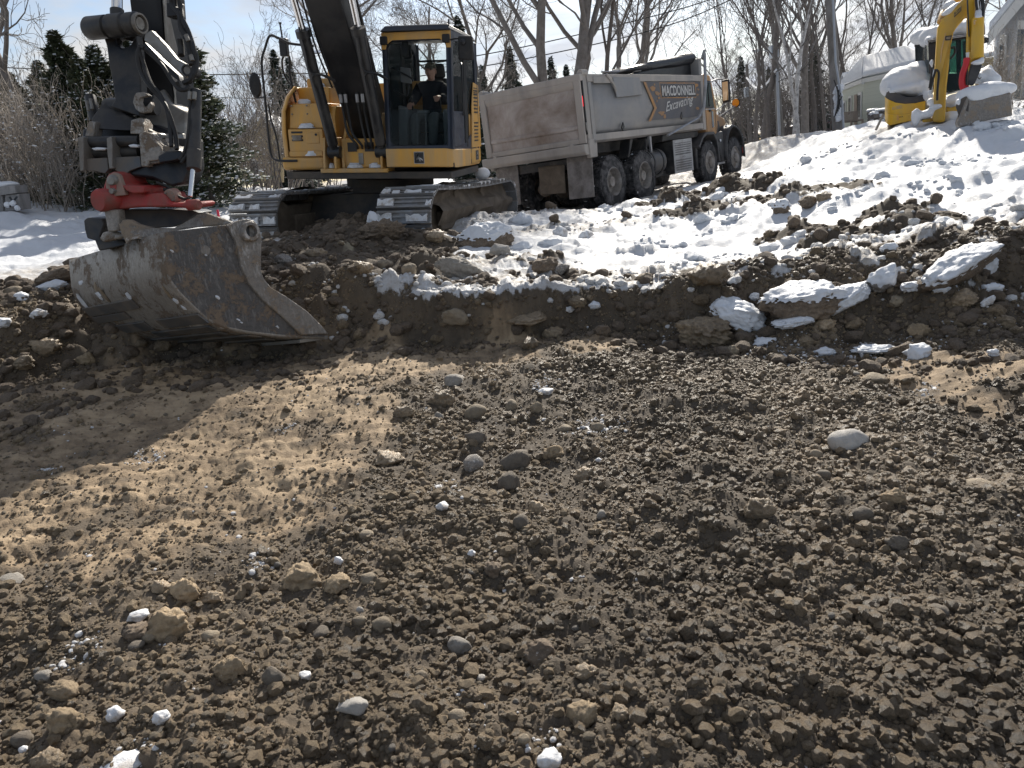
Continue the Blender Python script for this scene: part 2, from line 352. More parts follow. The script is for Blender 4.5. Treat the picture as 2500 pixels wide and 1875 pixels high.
# ------------------------------------------------------------------ terrain
T_M = V([[0.62264813, -0.78168771, -0.03568788], [0.78190165, 0.62330917, -0.01074657], [0.03064504, -0.02121308, 0.9993052]]); T_T = V([1.61915757, 17.19860788, 0.74422823])
J_M = V([[-0.20285083, 0.97573144, 0.08246033], [-0.97805188, -0.19779748, -0.0655032], [-0.04760308, -0.09393786, 0.99443935]]); J_T = V([-1.6964, 13.0783, .8213])
UPT = [at(*q) for q in [(1250, 700, 6.6), (1500, 690, 6.7), (1000, 690, 7.0), (1500, 600, 9.3), (1250, 590, 9.5), (1800, 620, 8), (1900, 560, 9.0),
    (2300, 560, 6.5), (2300, 480, 8.5), (2300, 400, 10.5), (2300, 322, 12), (2200, 302, 13.0), (2250, 302, 14), (2290, 300, 12.6), (2350, 296, 12.4), (2400, 297, 11.4), (2460, 294, 11.0), (2000, 325, 17), (1830, 345, 24), (2150, 306, 14.8), (2000, 400, 12), (2000, 480, 9.5),
    (1900, 450, 13), (1850, 420, 17), (2500, 560, 6), (2500, 400, 8.5), (2500, 300, 11), (2500, 275, 13),
    (50, 690, 9), (100, 640, 11), (150, 655, 10), (50, 590, 12.4), (0, 515, 15), (200, 565, 14.5), (300, 560, 14), (150, 545, 15), (500, 505, 16), (620, 455, 20),
    (0, 705, 7.5), (130, 680, 7.7), (250, 700, 7.5), (400, 690, 8), (640, 600, 8.5), (700, 700, 7.2), (850, 525, 11.3), (900, 620, 9), (1050, 640, 8.6), (1000, 560, 10.2), (1185, 590, 9.6), (1150, 530, 11.5)]]
for a in (-.2, 1.4, 4.9, 6.6):
    for b in (-1.2, 1.2): UPT.append(T_M @ V([a, b, .02]) + T_T)
for a in (-1.7, 1.7):
    for b in (-1.4, 1.4): UPT.append(J_M @ V([a, b, .06]) + J_T)
UPT += [V(q, float) for q in [(-30, 35, 2.0), (0, 40, 1.7), (30, 40, 2.4), (-60, 80, 2.2), (60, 80, 2.6), (0, 120, 2), (-8, 24, 2.0), (8, 30, 1.6), (-8, 7, 1.1), (-12, 10, 1.4), (8, 6, 1.0), (13, 10, 1.8), (14, 18, 2.0)]]
FPT = [V(q, float) for q in [(0, 1.5, 0), (-2, 2, 0), (1.5, 1.5, -.02), (0, 4, .12), (0, 6.3, .27), (-2, 6, .3), (-3.5, 6, .35), (2, 5, .2), (3.5, 5, .25), (-5, 5, .35), (5, 5, .3), (0, -5, 0), (8, 0, .1), (-8, 0, .1), (0, 9, .4), (-5, 9, .5), (5, 9, .4)]]
class RBF:
    def __init__(s, P, reg=.03):
        s.P = V([p[:2] for p in P]); z = V([p[2] for p in P]); n = len(P)
        K = np.linalg.norm(s.P[:, None] - s.P[None], axis=2) + reg * -1 * np.eye(n)
        A = np.zeros((n + 3, n + 3)); A[:n, :n] = K; A[:n, n] = A[n, :n] = 1; A[:n, n + 1:] = s.P; A[n + 1:, :n] = s.P.T
        s.w = np.linalg.solve(A, np.concatenate([z, np.zeros(3)]))
    def __call__(s, x, y):
        o = s.w[-3] + s.w[-2] * x + s.w[-1] * y
        for p, k in zip(s.P, s.w): o = o + k * np.sqrt((x - p[0]) ** 2 + (y - p[1]) ** 2 + .02)
        return o
R_UP, R_FL = RBF(UPT), RBF(FPT)
CUT = [(-40, -2, 1.3), (-9, 6.3, 1.3)] + [(*at(a, b, c)[:2], d) for a, b, c, d in [(0, 830, 6.6, 1.2), (250, 800, 7.0, 1.1), (420, 800, 7.1, .9), (600, 790, 7.0, .9), (720, 775, 6.8, .85), (860, 745, 6.8, .7), (960, 735, 6.65, .4),
      (1100, 760, 6.45, .2), (1250, 762, 6.4, .17), (1450, 750, 6.4, .2), (1560, 740, 6.3, .4), (1700, 730, 6.1, .8), (1900, 720, 5.9, .95), (2100, 720, 5.75, 1.0), (2300, 700, 5.6, 1.1), (2500, 690, 5.5, 1.1)]] + [(8, 4.2, 1.1), (40, -4, 1.1)]
def seg_dist(x, y, pl):
    best = np.full_like(x, 1e9); sg = np.ones_like(x); ww = np.zeros_like(x)
    for (ax, ay, aw), (bx, by, bw) in zip(pl[:-1], pl[1:]):
        ux, uy = bx - ax, by - ay; L = ux * ux + uy * uy
        t = np.clip(((x - ax) * ux + (y - ay) * uy) / L, 0, 1); dx = x - ax - t * ux; dy = y - ay - t * uy; d = np.sqrt(dx * dx + dy * dy)
        k = d < best; best = np.where(k, d, best); sg = np.where(k, np.sign(ux * dy - uy * dx), sg); ww = np.where(k, aw + t * (bw - aw), ww)
    return best * sg, ww
def line_dist(x, y, pts):
    best = np.full_like(x, 1e9); tt = np.zeros_like(x); n = len(pts) - 1
    for i in range(n):
        (ax, ay), (bx, by) = pts[i][:2], pts[i + 1][:2]; ux, uy = bx - ax, by - ay
        t = np.clip(((x - ax) * ux + (y - ay) * uy) / (ux * ux + uy * uy), 0, 1); d = np.hypot(x - ax - t * ux, y - ay - t * uy)
        k = d < best; best = np.where(k, d, best); tt = np.where(k, (i + t) / n, tt)
    return best, tt
def blob(x, y, L):
    o = np.zeros_like(x)
    for (a, b), r in L: o = np.maximum(o, 1 - np.hypot(x - a, y - b) / r)
    return o
DIRT_UP = [(at(a, b, c)[:2], r) for a, b, c, r in [(640, 660, 8, 1.3), (760, 620, 8.8, 1.4), (720, 710, 7.3, 1.2), (860, 600, 9.3, 1.5), (850, 530, 11, 1.6), (700, 540, 11, 1.2), (1000, 590, 9.2, .9), (1010, 530, 10.8, .9), (920, 680, 7.6, .9), (1050, 545, 10.6, .8),
      (0, 740, 7.1, 1.2), (150, 730, 7.3, 1.1), (300, 730, 7.4, 1.2), (450, 720, 7.6, 1.3)]] + [((-5.6, 6.6), 1.5), ((-7.5, 6.2), 1.6)]
RIDGES = [  # pixel polyline with depth, height, half width, dirtiness
    ([(1590, 530, 11.2), (1680, 497, 12.2), (1800, 492, 11.8), (1900, 500, 10.8)], .26, .42, .9),
    ([(1560, 550, 10.6), (1700, 530, 10.6), (1850, 525, 10.2), (2050, 505, 9.8), (2150, 500, 9.4)], .13, .35, .75),
    ([(1815, 628, 8.0), (1950, 610, 8.0), (2080, 592, 8.0), (2180, 560, 8.0), (2300, 545, 7.6)], .14, .26, .85),
    ([(1900, 655, 7.2), (2080, 640, 7.0), (2250, 600, 6.9), (2350, 575, 6.9)], .16, .35, .85),
    ([(1230, 560, 10.4), (1330, 555, 10.4), (1450, 545, 10.5), (1600, 540, 10.6)], .10, .42, .2),
    ([(1210, 520, 12.0), (1290, 505, 12.6), (1400, 510, 12.4), (1480, 515, 12.2)], .10, .5, .2),
    ([(1050, 640, 8.4), (1150, 650, 8.0), (1300, 660, 7.7), (1420, 675, 7.3)], .12, .4, .35)]
RIDGES = [([at(*q)[:2] for q in p], h, w_, d) for p, h, w_, d in RIDGES]
SNOW_FL = [(at(a, b, c)[:2], r) for a, b, c, r in [(370, 1180, 4.7, .16), (130, 1190, 4.6, .09), (715, 1118, 5.0, .10), (300, 1850, 2.3, .13), (640, 1385, 3.4, .12), (1460, 1130, 4.6, .24), (1090, 1250, 4.0, .22), (2260, 1020, 4.6, .13), (1330, 975, 5.3, .16), (1660, 880, 6.0, .3), (1340, 1870, 2.2, .08), (190, 1590, 2.9, .16),
     (1950, 870, 5.4, .35), (2100, 860, 5.3, .4), (2250, 850, 5.3, .3), (2350, 770, 5.5, .4), (2450, 740, 5.5, .4), (1850, 840, 5.6, .25), (1400, 720, 6.55, .3), (1050, 720, 6.8, .35), (1150, 735, 6.6, .25), (850, 690, 7.4, .3), (680, 720, 6.9, .2)]]
COMPACT = [(at(a, b, c)[:2], r) for a, b, c, r in [(300, 950, 5.7, 1.6), (100, 1080, 4.9, 1.4), (500, 1000, 5.4, 1.5), (650, 950, 5.7, 1.2), (600, 1180, 4.4, .9), (300, 1250, 4.1, 1.0), (100, 1250, 4.1, .9), (750, 1080, 4.9, .8), (700, 1250, 4.0, .55),
      (2250, 960, 4.9, .55), (2450, 1000, 4.5, .7), (2150, 950, 5.0, .4), (1250, 872, 6.1, .5), (1050, 880, 6.1, .6), (1450, 875, 6.0, .35), (850, 870, 6.2, .8)]]
JDX, JDY = J_T[0], J_T[1]
def H(x, y, fine=True):
    """height, snow mask, tone (0 dark moist, deepened as painted shade between crumbs .. 1 pale dry), grime of the snow"""
    r = np.hypot(x, y)
    d, wd = seg_dist(x, y, CUT); n1 = fbm(x * 1.7, y * 1.7, 4, 5); n2 = fbm(x * .6, y * .6, 3, 9); n3 = fbm(x * 7, y * 7, 3, 21)
    s = sstep(-.5, .5, (d + (.10 * n1 + .05 * n3) * (1 + wd)) / wd)
    zu = R_UP(x, y); far = sstep(40, 90, r); zu = zu * (1 - far) + 2.1 * far; zf = R_FL(x, y)
    z = zf * (1 - s) + zu * s
    db = blob(x, y, DIRT_UP); dirt_up = sstep(.12, .42, db + .22 * n1 + .08 * n3)
    grime = np.zeros_like(x); rd = np.zeros_like(x)
    for p, h, w_, q in RIDGES:
        dd, tt = line_dist(x, y, p); prof = np.exp(-(dd / w_) ** 2) * sstep(-.02, .14, tt + .0) * sstep(1.02, .84, tt)
        z = z + s * prof * h * (.65 + .75 * n1 + .35 * n3)
        rd = np.maximum(rd, prof * q); grime = np.maximum(grime, prof * .9)
    rd_mask = sstep(.34, .56, rd + .5 * n3 + .3 * n1 * (rd > .1)) * (rd > .12)
    snow = s * 1.0
    n4 = fbm(x * 11, y * 11, 4, 29, .6)
    snow = sstep(.74, 1.0, s + .10 * n3 + .14 * n4) * (1 - dirt_up) * (1 - .92 * rd_mask)
    # churned strip of snow lumps along the cut
    lip = np.exp(-((d - .55) / .55) ** 2) * s
    snow = snow * (1 - .85 * lip * sstep(-.12, .22, fbm(x * 4, y * 4, 4, 33, .6) + .5 * n4 + .14 * (x > 1.9) + .05))
    road = sstep(2.6, 1.4, np.abs(-.782 * (x - T_T[0]) + .623 * (y - T_T[1]))) * sstep(.4, 2.0, d)
    grime = np.maximum(grime, np.maximum(lip * .95, .85 * road + .45 * np.exp(-(d / 2.5) ** 2)))
    sf = blob(x, y, SNOW_FL); snow = np.maximum(snow, sstep(.52, .95, .75 * sf + .85 * fbm(x * 16, y * 16, 4, 23, .65) + .25 * n3) * (sf > .0) * .9)
    comp = sstep(.08, .55, blob(x, y, COMPACT) + .34 * n1 + .10 * n3) * (1 - s) * (1 - .65 * sstep(.16, .36, fbm(x * 2.0, y * 2.6, 3, 83)))
    u, v_ = .62 * x + .78 * y, -.78 * x + .62 * y
    # long forms
    bank = sstep(4.5, 7.5, x) * sstep(8.5, 12, y) + sstep(1.70, 1.9, zu) * sstep(9, 12, y)
    z = z + s * (np.clip(bank, 0, 1) * (.20 * fbm(x * .55, y * .55, 3, 41) + .12 * np.abs(fbm(x * .9 + 3, y * .9, 2, 43)) - .05))
    lf = sstep(-4.0, -5.5, x) * s * (1 - dirt_up)
    z = z + lf * .10 * fbm(x * .5, y * .9, 3, 47)
    sn_soft = s * snow * (.045 * fbm(x * 1.3, y * 2.2, 4, 51) + .05 * road * fbm(u * .35, v_ * 2.6, 3, 55)) * sstep(60, 20, r)
    z = z + sn_soft
    dirty = (1 - snow)
    z = z + dirty * (1 - s) * (.10 * n2 + .06 * n1 + .05 * fbm(x * 1.1 + 4, y * 1.1, 3, 15)) + dirty * s * (.16 * n1 + .12 * n2 * dirt_up)
    slope = np.clip(4 * s * (1 - s), 0, 1)
    z = z + slope * .05 * n3 * dirty
    if fine:
        sp = np.maximum(r * .0052, .004)
        def cl(c, amp, fill, sd):
            k = sstep(.8, 2.0, c / (2 * sp)); return amp * k * c * cells(x / c + .13 * sd, y / c + .4 * sd, sd, fill)
        ro = dirty * (1 - .90 * comp)
        fld = .55 + .6 * sstep(-.2, .3, n2)
        z = z + ro * (cl(.30, .34 * (.4 + slope + dirt_up), .45, 1) + fld * (cl(.13, .30, .35, 2) + cl(.066, .42, .55, 3) + cl(.034, .5, .75, 4)))
        fr = dirty * (.4 + .6 * ro)
        z = z + fr * .016 * fbm(x * 14, y * 14, 5, 61, .62) * sstep(12, 5, r) * 1.3 + dirty * comp * (.038 * fbm(x * 3.2 + y, y * 11 - x * 3, 5, 63, .62) + .016 * fbm(x * 20, y * 20, 4, 64, .65) + cl(.05, .34, .45, 14) + cl(.12, .22, .2, 15))
        chn = snow * s * np.clip(grime * 1.3 + lip, 0, 1)
        z = z + chn * (cl(.22, .34, .3, 7) * (.1 + lip * 1.2 + .5 * (grime > .5)) + cl(.1, .30, .5, 8) + .02 * fbm(x * 12, y * 12, 4, 66)) + snow * s * (.022 * fbm(x * 7, y * 7, 5, 67, .6) + .15 * np.clip(fbm(x * 1.5, y * 2.0, 4, 71), 0, 1) * (1 - .7 * road) + .10 * np.clip(fbm(u * .8, v_ * 2.4, 3, 75), -.2, 1) * (x > 2) + cl(.35, .26, .22, 12) * (fbm(x * .8, y * .8, 2, 73) > .0) + cl(.16, .2, .25, 13)) * sstep(30, 10, r)
    tone = comp * (.62 + .5 * n3) + .30 * sstep(-.1, .4, n2 + .3 * n1) * (x < 0) * (1 - s) + .12 * (x < -.3) * (y < 3.2)
    tone = np.clip(tone + .35 * s * dirt_up * (n1 > .1) * .3 + .22 * s * slope + .10, 0, 1)
    return z, snow, tone, np.clip(grime + .1, 0, 1)
# polar sheet, denser ahead of the camera, out to the horizon
NA1 = 710
ang = np.concatenate([np.linspace(-42, 42, NA1), np.linspace(43.5, 316.5, 70)]); ang = np.radians(ang)
rad = np.concatenate([np.linspace(.25, 1.25, 14), np.geomspace(1.26, 30, 570), np.geomspace(31, 900, 44)])
AA, RR = np.meshgrid(ang, rad); X, Y = RR * np.sin(AA), RR * np.cos(AA)
Z, SN, TO, GR = H(X.ravel(), Y.ravel())
nr, na = X.shape
ii, jj = np.meshgrid(np.arange(nr - 1), np.arange(na), indexing='ij'); j2 = (jj + 1) % na
quads = np.stack([ii * na + jj, ii * na + j2, (ii + 1) * na + j2, (ii + 1) * na + jj], -1).reshape(-1, 4)[:, ::-1]
me = bpy.data.meshes.new('ground'); co = np.stack([X.ravel(), Y.ravel(), Z], 1)
co = np.concatenate([co, [[0, 0, float(Z[:na].mean())]]]); nv = len(co) - 1
tri = [(nv, (k + 1) % na, k) for k in range(na)]
me.vertices.add(len(co)); me.vertices.foreach_set('co', co.astype('f4').ravel())
nl = quads.size + 3 * len(tri); me.loops.add(nl); me.loops.foreach_set('vertex_index', np.concatenate([quads.ravel(), V(tri).ravel()]).astype('i4'))
nq = len(quads); me.polygons.add(nq + len(tri)); me.polygons.foreach_set('loop_start', np.concatenate([np.arange(nq) * 4, nq * 4 + 3 * np.arange(len(tri))]).astype('i4'))
me.update(calc_edges=True); me.validate()
me.polygons.foreach_set('use_smooth', np.ones(len(me.polygons), bool))
for nme, arr in (('snow', SN), ('tone', TO), ('grime', GR)):
    a = me.attributes.new(nme, 'FLOAT', 'POINT'); a.data.foreach_set('value', np.append(arr, arr[0]).astype('f4'))
def ground_mat():
    m, t, p = nodes('ground_surface'); co = t.nodes.new('ShaderNodeTexCoord').outputs['Object']
    def at_(n): a = t.nodes.new('ShaderNodeAttribute'); a.attribute_name = n; return a.outputs['Fac']
    sn, to, gr = at_('snow'), at_('tone'), at_('grime')
    n1, n2, n3 = tn(t, 3.2, 8, .65, co), tn(t, 22, 8, .7, co), tn(t, 110, 5, .7, co)
    tt = mth(t, 'ADD', to, mth(t, 'MULTIPLY', mth(t, 'SUBTRACT', n1, .5), .55)); tt = mth(t, 'ADD', tt, mth(t, 'MULTIPLY', mth(t, 'SUBTRACT', n2, .5), .5))
    mp = t.nodes.new('ShaderNodeMapping'); mp.inputs['Rotation'].default_value = (0, 0, -.28); mp.inputs['Scale'].default_value = (1.3, 9, 1); t.links.new(co, mp.inputs[0]); n4 = tn(t, 2.2, 8, .68, mp.outputs[0], .3)   # scrape marks left by the bucket
    tt = mth(t, 'ADD', tt, mth(t, 'MULTIPLY', mth(t, 'MULTIPLY', mth(t, 'SUBTRACT', n4, .52), 1.5), to))
    soil = ramp(t, tt, [(0, (.070, .056, .042)), (.30, (.125, .097, .068)), (.62, (.235, .172, .110)), (1, (.41, .308, .20))])  # low stops set darker to paint shade between the crumbs
    soil = mixc(t, mth(t, 'MULTIPLY', ramp(t, n3, [(.55, (0, 0, 0)), (.75, (1, 1, 1))]), .25), soil, (.30, .25, .19))
    gg = mth(t, 'MULTIPLY', gr, mth(t, 'ADD', .55, ramp(t, n2, [(.38, (0, 0, 0)), (.66, (1, 1, 1))])))
    gg = mth(t, 'MULTIPLY', gg, ramp(t, n1, [(.30, (.25, .25, .25)), (.62, (1, 1, 1))]))
    snow = mixc(t, gg, (.66, .685, .725), (.34, .30, .255))
    fr = mth(t, 'ADD', sn, mth(t, 'MULTIPLY', mth(t, 'SUBTRACT', n2, .5), .9)); fr = mth(t, 'ADD', fr, mth(t, 'MULTIPLY', mth(t, 'SUBTRACT', n3, .5), .35))
    f = ramp(t, fr, [(.42, (0, 0, 0)), (.60, (1, 1, 1))])
    t.links.new(mixc(t, f, soil, snow), p.inputs['Base Color'])
    t.links.new(mth(t, 'SUBTRACT', .82, mth(t, 'MULTIPLY', f, .25)), p.inputs['Roughness']); p.inputs['Specular IOR Level'].default_value = .35
    h = mth(t, 'ADD', mth(t, 'MULTIPLY', n2, .6), mth(t, 'MULTIPLY', n3, .4)); bump(t, p, h, .75, .022)
ground_mat(); me.materials.append(MATS['ground_surface'])
ground = bpy.data.objects.new('ground', me); sc.collection.objects.link(ground); tag(ground, 'dug soil and snow covered ground of the work site', None, None, 'structure')

def Hs(x, y, fine=False): return H(np.atleast_1d(V(x, float)), np.atleast_1d(V(y, float)), fine)
GRID = [a.reshape(nr, na) for a in (Z, SN, TO, GR)]
def G_at(x, y):
    """height, snow, tone and grime read back from the finished sheet (ahead of the camera)"""
    x = np.atleast_1d(V(x, float)); y = np.atleast_1d(V(y, float)); r = np.hypot(x, y); a = np.degrees(np.arctan2(x, y))
    fi = np.clip(np.interp(r, rad, np.arange(nr)), 0, nr - 1.001); fj = np.clip((a + 42) / 84 * (NA1 - 1), 0, NA1 - 1.001)
    i = fi.astype(int); j = fj.astype(int); u = fi - i; v_ = fj - j
    return [g[i, j] * (1 - u) * (1 - v_) + g[i + 1, j] * u * (1 - v_) + g[i, j + 1] * (1 - u) * v_ + g[i + 1, j + 1] * u * v_ for g in GRID]
_ts = np.geomspace(1.2, 40, 420)
def hit(px, py):
    v = FW + (px - 1250) / FPX * RT + (937.5 - py) / FPX * UP; P = CAM[None] + _ts[:, None] * v[None]
    z = G_at(P[:, 0], P[:, 1])[0]; k = np.argmax(P[:, 2] < z); k = k if k > 0 else len(_ts) - 1
    return P[k], _ts[k]
# ------------------------------------------------------------------ loose soil, stones and snow lumps
def scatter(name, label, cat, mat, pts, scl, flat=.75, rough=.5, var=6, sub=2):
    me = bpy.data.meshes.new(name); me.from_pydata([tuple(p) for p in pts], [], [])
    a = me.attributes.new('scl', 'FLOAT', 'POINT'); a.data.foreach_set('value', V(scl, 'f4'))
    o = bpy.data.objects.new(name, me); sc.collection.objects.link(o); tag(o, label, cat, None, 'stuff')
    g = bpy.data.node_groups.new(name + '_scatter', 'GeometryNodeTree'); g.interface.new_socket('Geometry', in_out='INPUT', socket_type='NodeSocketGeometry'); g.interface.new_socket('Geometry', in_out='OUTPUT', socket_type='NodeSocketGeometry')
    N = g.nodes.new; L = g.links.new; gi = N('NodeGroupInput'); go = N('NodeGroupOutput'); j = N('GeometryNodeJoinGeometry')
    for k in range(var):
        ic = N('GeometryNodeMeshIcoSphere'); ic.inputs['Subdivisions'].default_value = sub; ic.inputs['Radius'].default_value = 1
        sp = N('GeometryNodeSetPosition'); nz = N('ShaderNodeTexNoise'); nz.noise_dimensions = '4D'; nz.inputs['W'].default_value = 3.7 * k + 1; nz.inputs['Scale'].default_value = 1.0 + .22 * k; nz.inputs['Detail'].default_value = 4; nz.inputs['Roughness'].default_value = .7
        ps = N('GeometryNodeInputPosition'); L(ps.outputs[0], nz.inputs['Vector'])
        mr = N('ShaderNodeMath'); mr.operation = 'MULTIPLY_ADD'; L(nz.outputs['Fac'], mr.inputs[0]); mr.inputs[1].default_value = 3.4 * rough; mr.inputs[2].default_value = 1 - 1.7 * rough
        sc_ = N('ShaderNodeVectorMath'); sc_.operation = 'SCALE'; L(ps.outputs[0], sc_.inputs[0]); L(mr.outputs[0], sc_.inputs['Scale'])
        ml = N('ShaderNodeVectorMath'); ml.operation = 'MULTIPLY'; ml.inputs[1].default_value = (1 + .12 * (k % 3), 1 - .1 * (k % 2), flat); L(sc_.outputs[0], ml.inputs[0])
        L(ic.outputs[0], sp.inputs['Geometry']); L(ml.outputs[0], sp.inputs['Position'])
        ss = N('GeometryNodeSetShadeSmooth'); ss.inputs['Shade Smooth'].default_value = False; L(sp.outputs[0], ss.inputs[0])
        gti = N('GeometryNodeGeometryToInstance'); L(ss.outputs[0], gti.inputs[0]); L(gti.outputs[0], j.inputs[0])
    m2p = N('GeometryNodeMeshToPoints'); L(gi.outputs[0], m2p.inputs[0])
    ip = N('GeometryNodeInstanceOnPoints'); L(m2p.outputs[0], ip.inputs['Points']); L(j.outputs[0], ip.inputs['Instance']); ip.inputs['Pick Instance'].default_value = True
    na_ = N('GeometryNodeInputNamedAttribute'); na_.data_type = 'FLOAT'; na_.inputs['Name'].default_value = 'scl'; L(na_.outputs['Attribute'], ip.inputs['Scale'])
    rv = N('FunctionNodeRandomValue'); rv.data_type = 'FLOAT_VECTOR'; rv.inputs[0].default_value = (-.5, -.5, 0); rv.inputs[1].default_value = (.5, .5, 6.28); L(rv.outputs[0], ip.inputs['Rotation'])
    ri = N('FunctionNodeRandomValue'); ri.data_type = 'INT'; ri.inputs[4].default_value = 0; ri.inputs[5].default_value = var - 1; ri.inputs['Seed'].default_value = 5; L(ri.outputs[2], ip.inputs['Instance Index'])
    sm = N('GeometryNodeSetMaterial'); sm.inputs['Material'].default_value = M_(mat); L(ip.outputs[0], sm.inputs[0]); L(sm.outputs[0], go.inputs[0])
    o.modifiers.new('scatter', 'NODES').node_group = g
    return o
def sample(n, rmin, rmax, pw, keep, smin, smax, a=2.2, sink=.15, spread=41):
    """points ahead of the camera; keep(x,y,z,snow,tone,grime,s)->probability"""
    r = (nrs.uniform(rmin ** pw, rmax ** pw, n)) ** (1 / pw); t = np.radians(nrs.uniform(-spread, spread, n)); x, y = r * np.sin(t), r * np.cos(t)
    z, sn, to, gr = G_at(x, y); d, wd = seg_dist(x, y, CUT); k = nrs.uniform(size=n) < keep(x, y, sn, to, gr, d / wd)
    x, y, z = x[k], y[k], z[k]; u = nrs.uniform(size=len(x)); s = smin * (1 - u * (1 - (smin / smax) ** a)) ** (-1 / a)
    return np.stack([x, y, z + s * (.38 - sink)], 1), s
def cl_noise(x, y): return sstep(-.15, .35, fbm(x * 1.1, y * 1.1, 3, 81))
def comp_of(x, y): return sstep(.08, .55, blob(x, y, COMPACT) + .34 * fbm(x * 1.7, y * 1.7, 4, 5) + .10 * fbm(x * 7, y * 7, 3, 21)) * (1 - .65 * sstep(.16, .36, fbm(x * 2.0, y * 2.6, 3, 83)))
pts, scl = sample(340000, 1.5, 8.5, 1.25, lambda x, y, sn, to, gr, q: (sn < .5) * (.035 + .965 * (1 - comp_of(x, y)) ** 1.5 * (.16 + .16 * (x > .3) + .84 * cl_noise(x, y) * sstep(-.25, .15, fbm(x * 3.3, y * 3.3, 3, 85)))) * (q < .6), .0038, .030, 1.85)
tan = nrs.uniform(size=len(pts)) < .06 + .8 * comp_of(pts[:, 0], pts[:, 1]) + .55 * sstep(.9, -.9, pts[:, 0] + 1.2 * fbm(pts[:, 0] * .9, pts[:, 1] * .9, 3, 99))
scatter('loose_soil_crumbs', 'dark brown crumbs of loosened soil all over the dug ground', 'soil', 'soil_clod', pts[~tan], scl[~tan], .85, .7, 8)
scatter('tan_soil_crumbs', 'tan drier crumbs of soil mostly on the left of the dug ground', 'soil', 'soil_clod_light', pts[tan], scl[tan], .85, .7, 8)
pts, scl = sample(26000, 1.5, 8.0, 1.4, lambda x, y, sn, to, gr, q: (sn < .5) * (.25 + .5 * (x < .2) * (y < 4)) * (q < .4), .004, .018, 2.0)
scatter('pebbles', 'small tan pebbles mixed through the dug soil', 'gravel', 'stone_brown', pts, scl, .7, .25)
pts, scl = sample(24000, 5.2, 16, 1.25, lambda x, y, sn, to, gr, q: (sn < .5) * ((q > -.5) * .9 + (q <= -.5) * (q > -1.6) * .5), .015, .085, 1.9)
scatter('soil_rubble', 'brown rubble of soil heaped before the excavator tracks', 'soil', 'soil_frozen', pts, scl, .75, .45)
pts, scl = sample(90000, 1.6, 7.5, 1.6, lambda x, y, sn, to, gr, q: (q < -.3) * np.clip(sstep(.05, .6, blob(x, y, SNOW_FL) + .35 * fbm(x * 9, y * 9, 3, 91)) * .7 + .0012, 0, 1), .0032, .016, 2.0)
scatter('snow_crumbs', 'crumbs of snow strewn over the dug soil', 'snow', 'snow_clump', pts, scl, .7, .3)
pts, scl = sample(20000, 5.2, 16, 1.2, lambda x, y, sn, to, gr, q: (q > -.35) * (x > -2.6) * np.clip(.55 * np.exp(-((q - .7) / .9) ** 2) + .8 * (gr > .45) * sn, 0, 1) * (.25 + .75 * cl_noise(x * 1.7, y * 1.7)), .011, .058, 1.8)
scatter('snow_rubble', 'broken lumps of grey snow along the edge of the cut', 'snow', 'snow_dirty', pts, scl, .75, .5)
pts, scl = sample(9000, 6, 18, 1.3, lambda x, y, sn, to, gr, q: (sn > .6) * (x > 1.5) * (gr < .55) * sstep(-.05, .35, fbm(x * .9, y * .9, 3, 95)) * .8, .018, .13, 1.7)
scatter('snow_lumps', 'clean broken snow lumps strewn over the right snow slope', 'snow', 'snow', pts, scl, .6, .45)

def lump_mesh(name, seed, kind='clod', sub=3, ratio=(1, 1, .8)):
    rs = np.random.RandomState(seed); bm = bmesh.new(); bmesh.ops.create_icosphere(bm, subdivisions=sub, radius=1)
    co = V([v.co[:] for v in bm.verts]); dr = co / np.linalg.norm(co, axis=1)[:, None]; o = rs.uniform(-9, 9, 3)
    def n3(f, s): return (fbm(dr[:, 0] * f + o[0], dr[:, 1] * f + o[1], 3, s) + fbm(dr[:, 1] * f + o[2], dr[:, 2] * f + o[0], 3, s + 5) + fbm(dr[:, 2] * f + o[1], dr[:, 0] * f + o[2], 3, s + 9))
    if kind == 'stone': r = 1 + .18 * n3(.9, 1) + .03 * n3(4, 3)
    elif kind == 'slab': r = 1 + .24 * n3(1.1, 1) + .08 * n3(4, 3) + .05 * n3(11, 4)
    elif kind == 'snow': r = 1 + .30 * n3(1.6, 1) + .12 * n3(5, 3) + .05 * n3(12, 4)
    else: r = 1 + .26 * n3(1.3, 1) + .16 * n3(3.0, 3) + .10 * n3(7, 4) + .05 * n3(16, 5)
    co = dr * r[:, None]
    cuts = {'stone': 3, 'slab': 9, 'clod': 5, 'snow': 5, 'angular': 10}[kind]
    for _ in range(cuts):
        nrm = rs.normal(size=3); nrm /= np.linalg.norm(nrm); lim = rs.uniform(.62, .9) if kind != 'stone' else rs.uniform(.75, .95)
        e = co @ nrm - lim; co = co - np.where(e > 0, e * (.93 if kind in ('slab', 'angular') else .75), 0)[:, None] * nrm
    if kind in ('clod', 'slab', 'angular'):
        dr = co / np.linalg.norm(co, axis=1)[:, None]; g_ = {'clod': 1.0, 'slab': .55, 'angular': .35}[kind]; co = co * (1 + g_ * (.10 * n3(4.5, 2) + .07 * n3(10, 6) + .04 * n3(22, 8)))[:, None]
    co = co * V(ratio)
    for v, c in zip(bm.verts, co): v.co = c
    me = bpy.data.meshes.new(name); bm.to_mesh(me); bm.free()
    me.polygons.foreach_set('use_smooth', [True] * len(me.polygons))
    return me
_seed = [100]
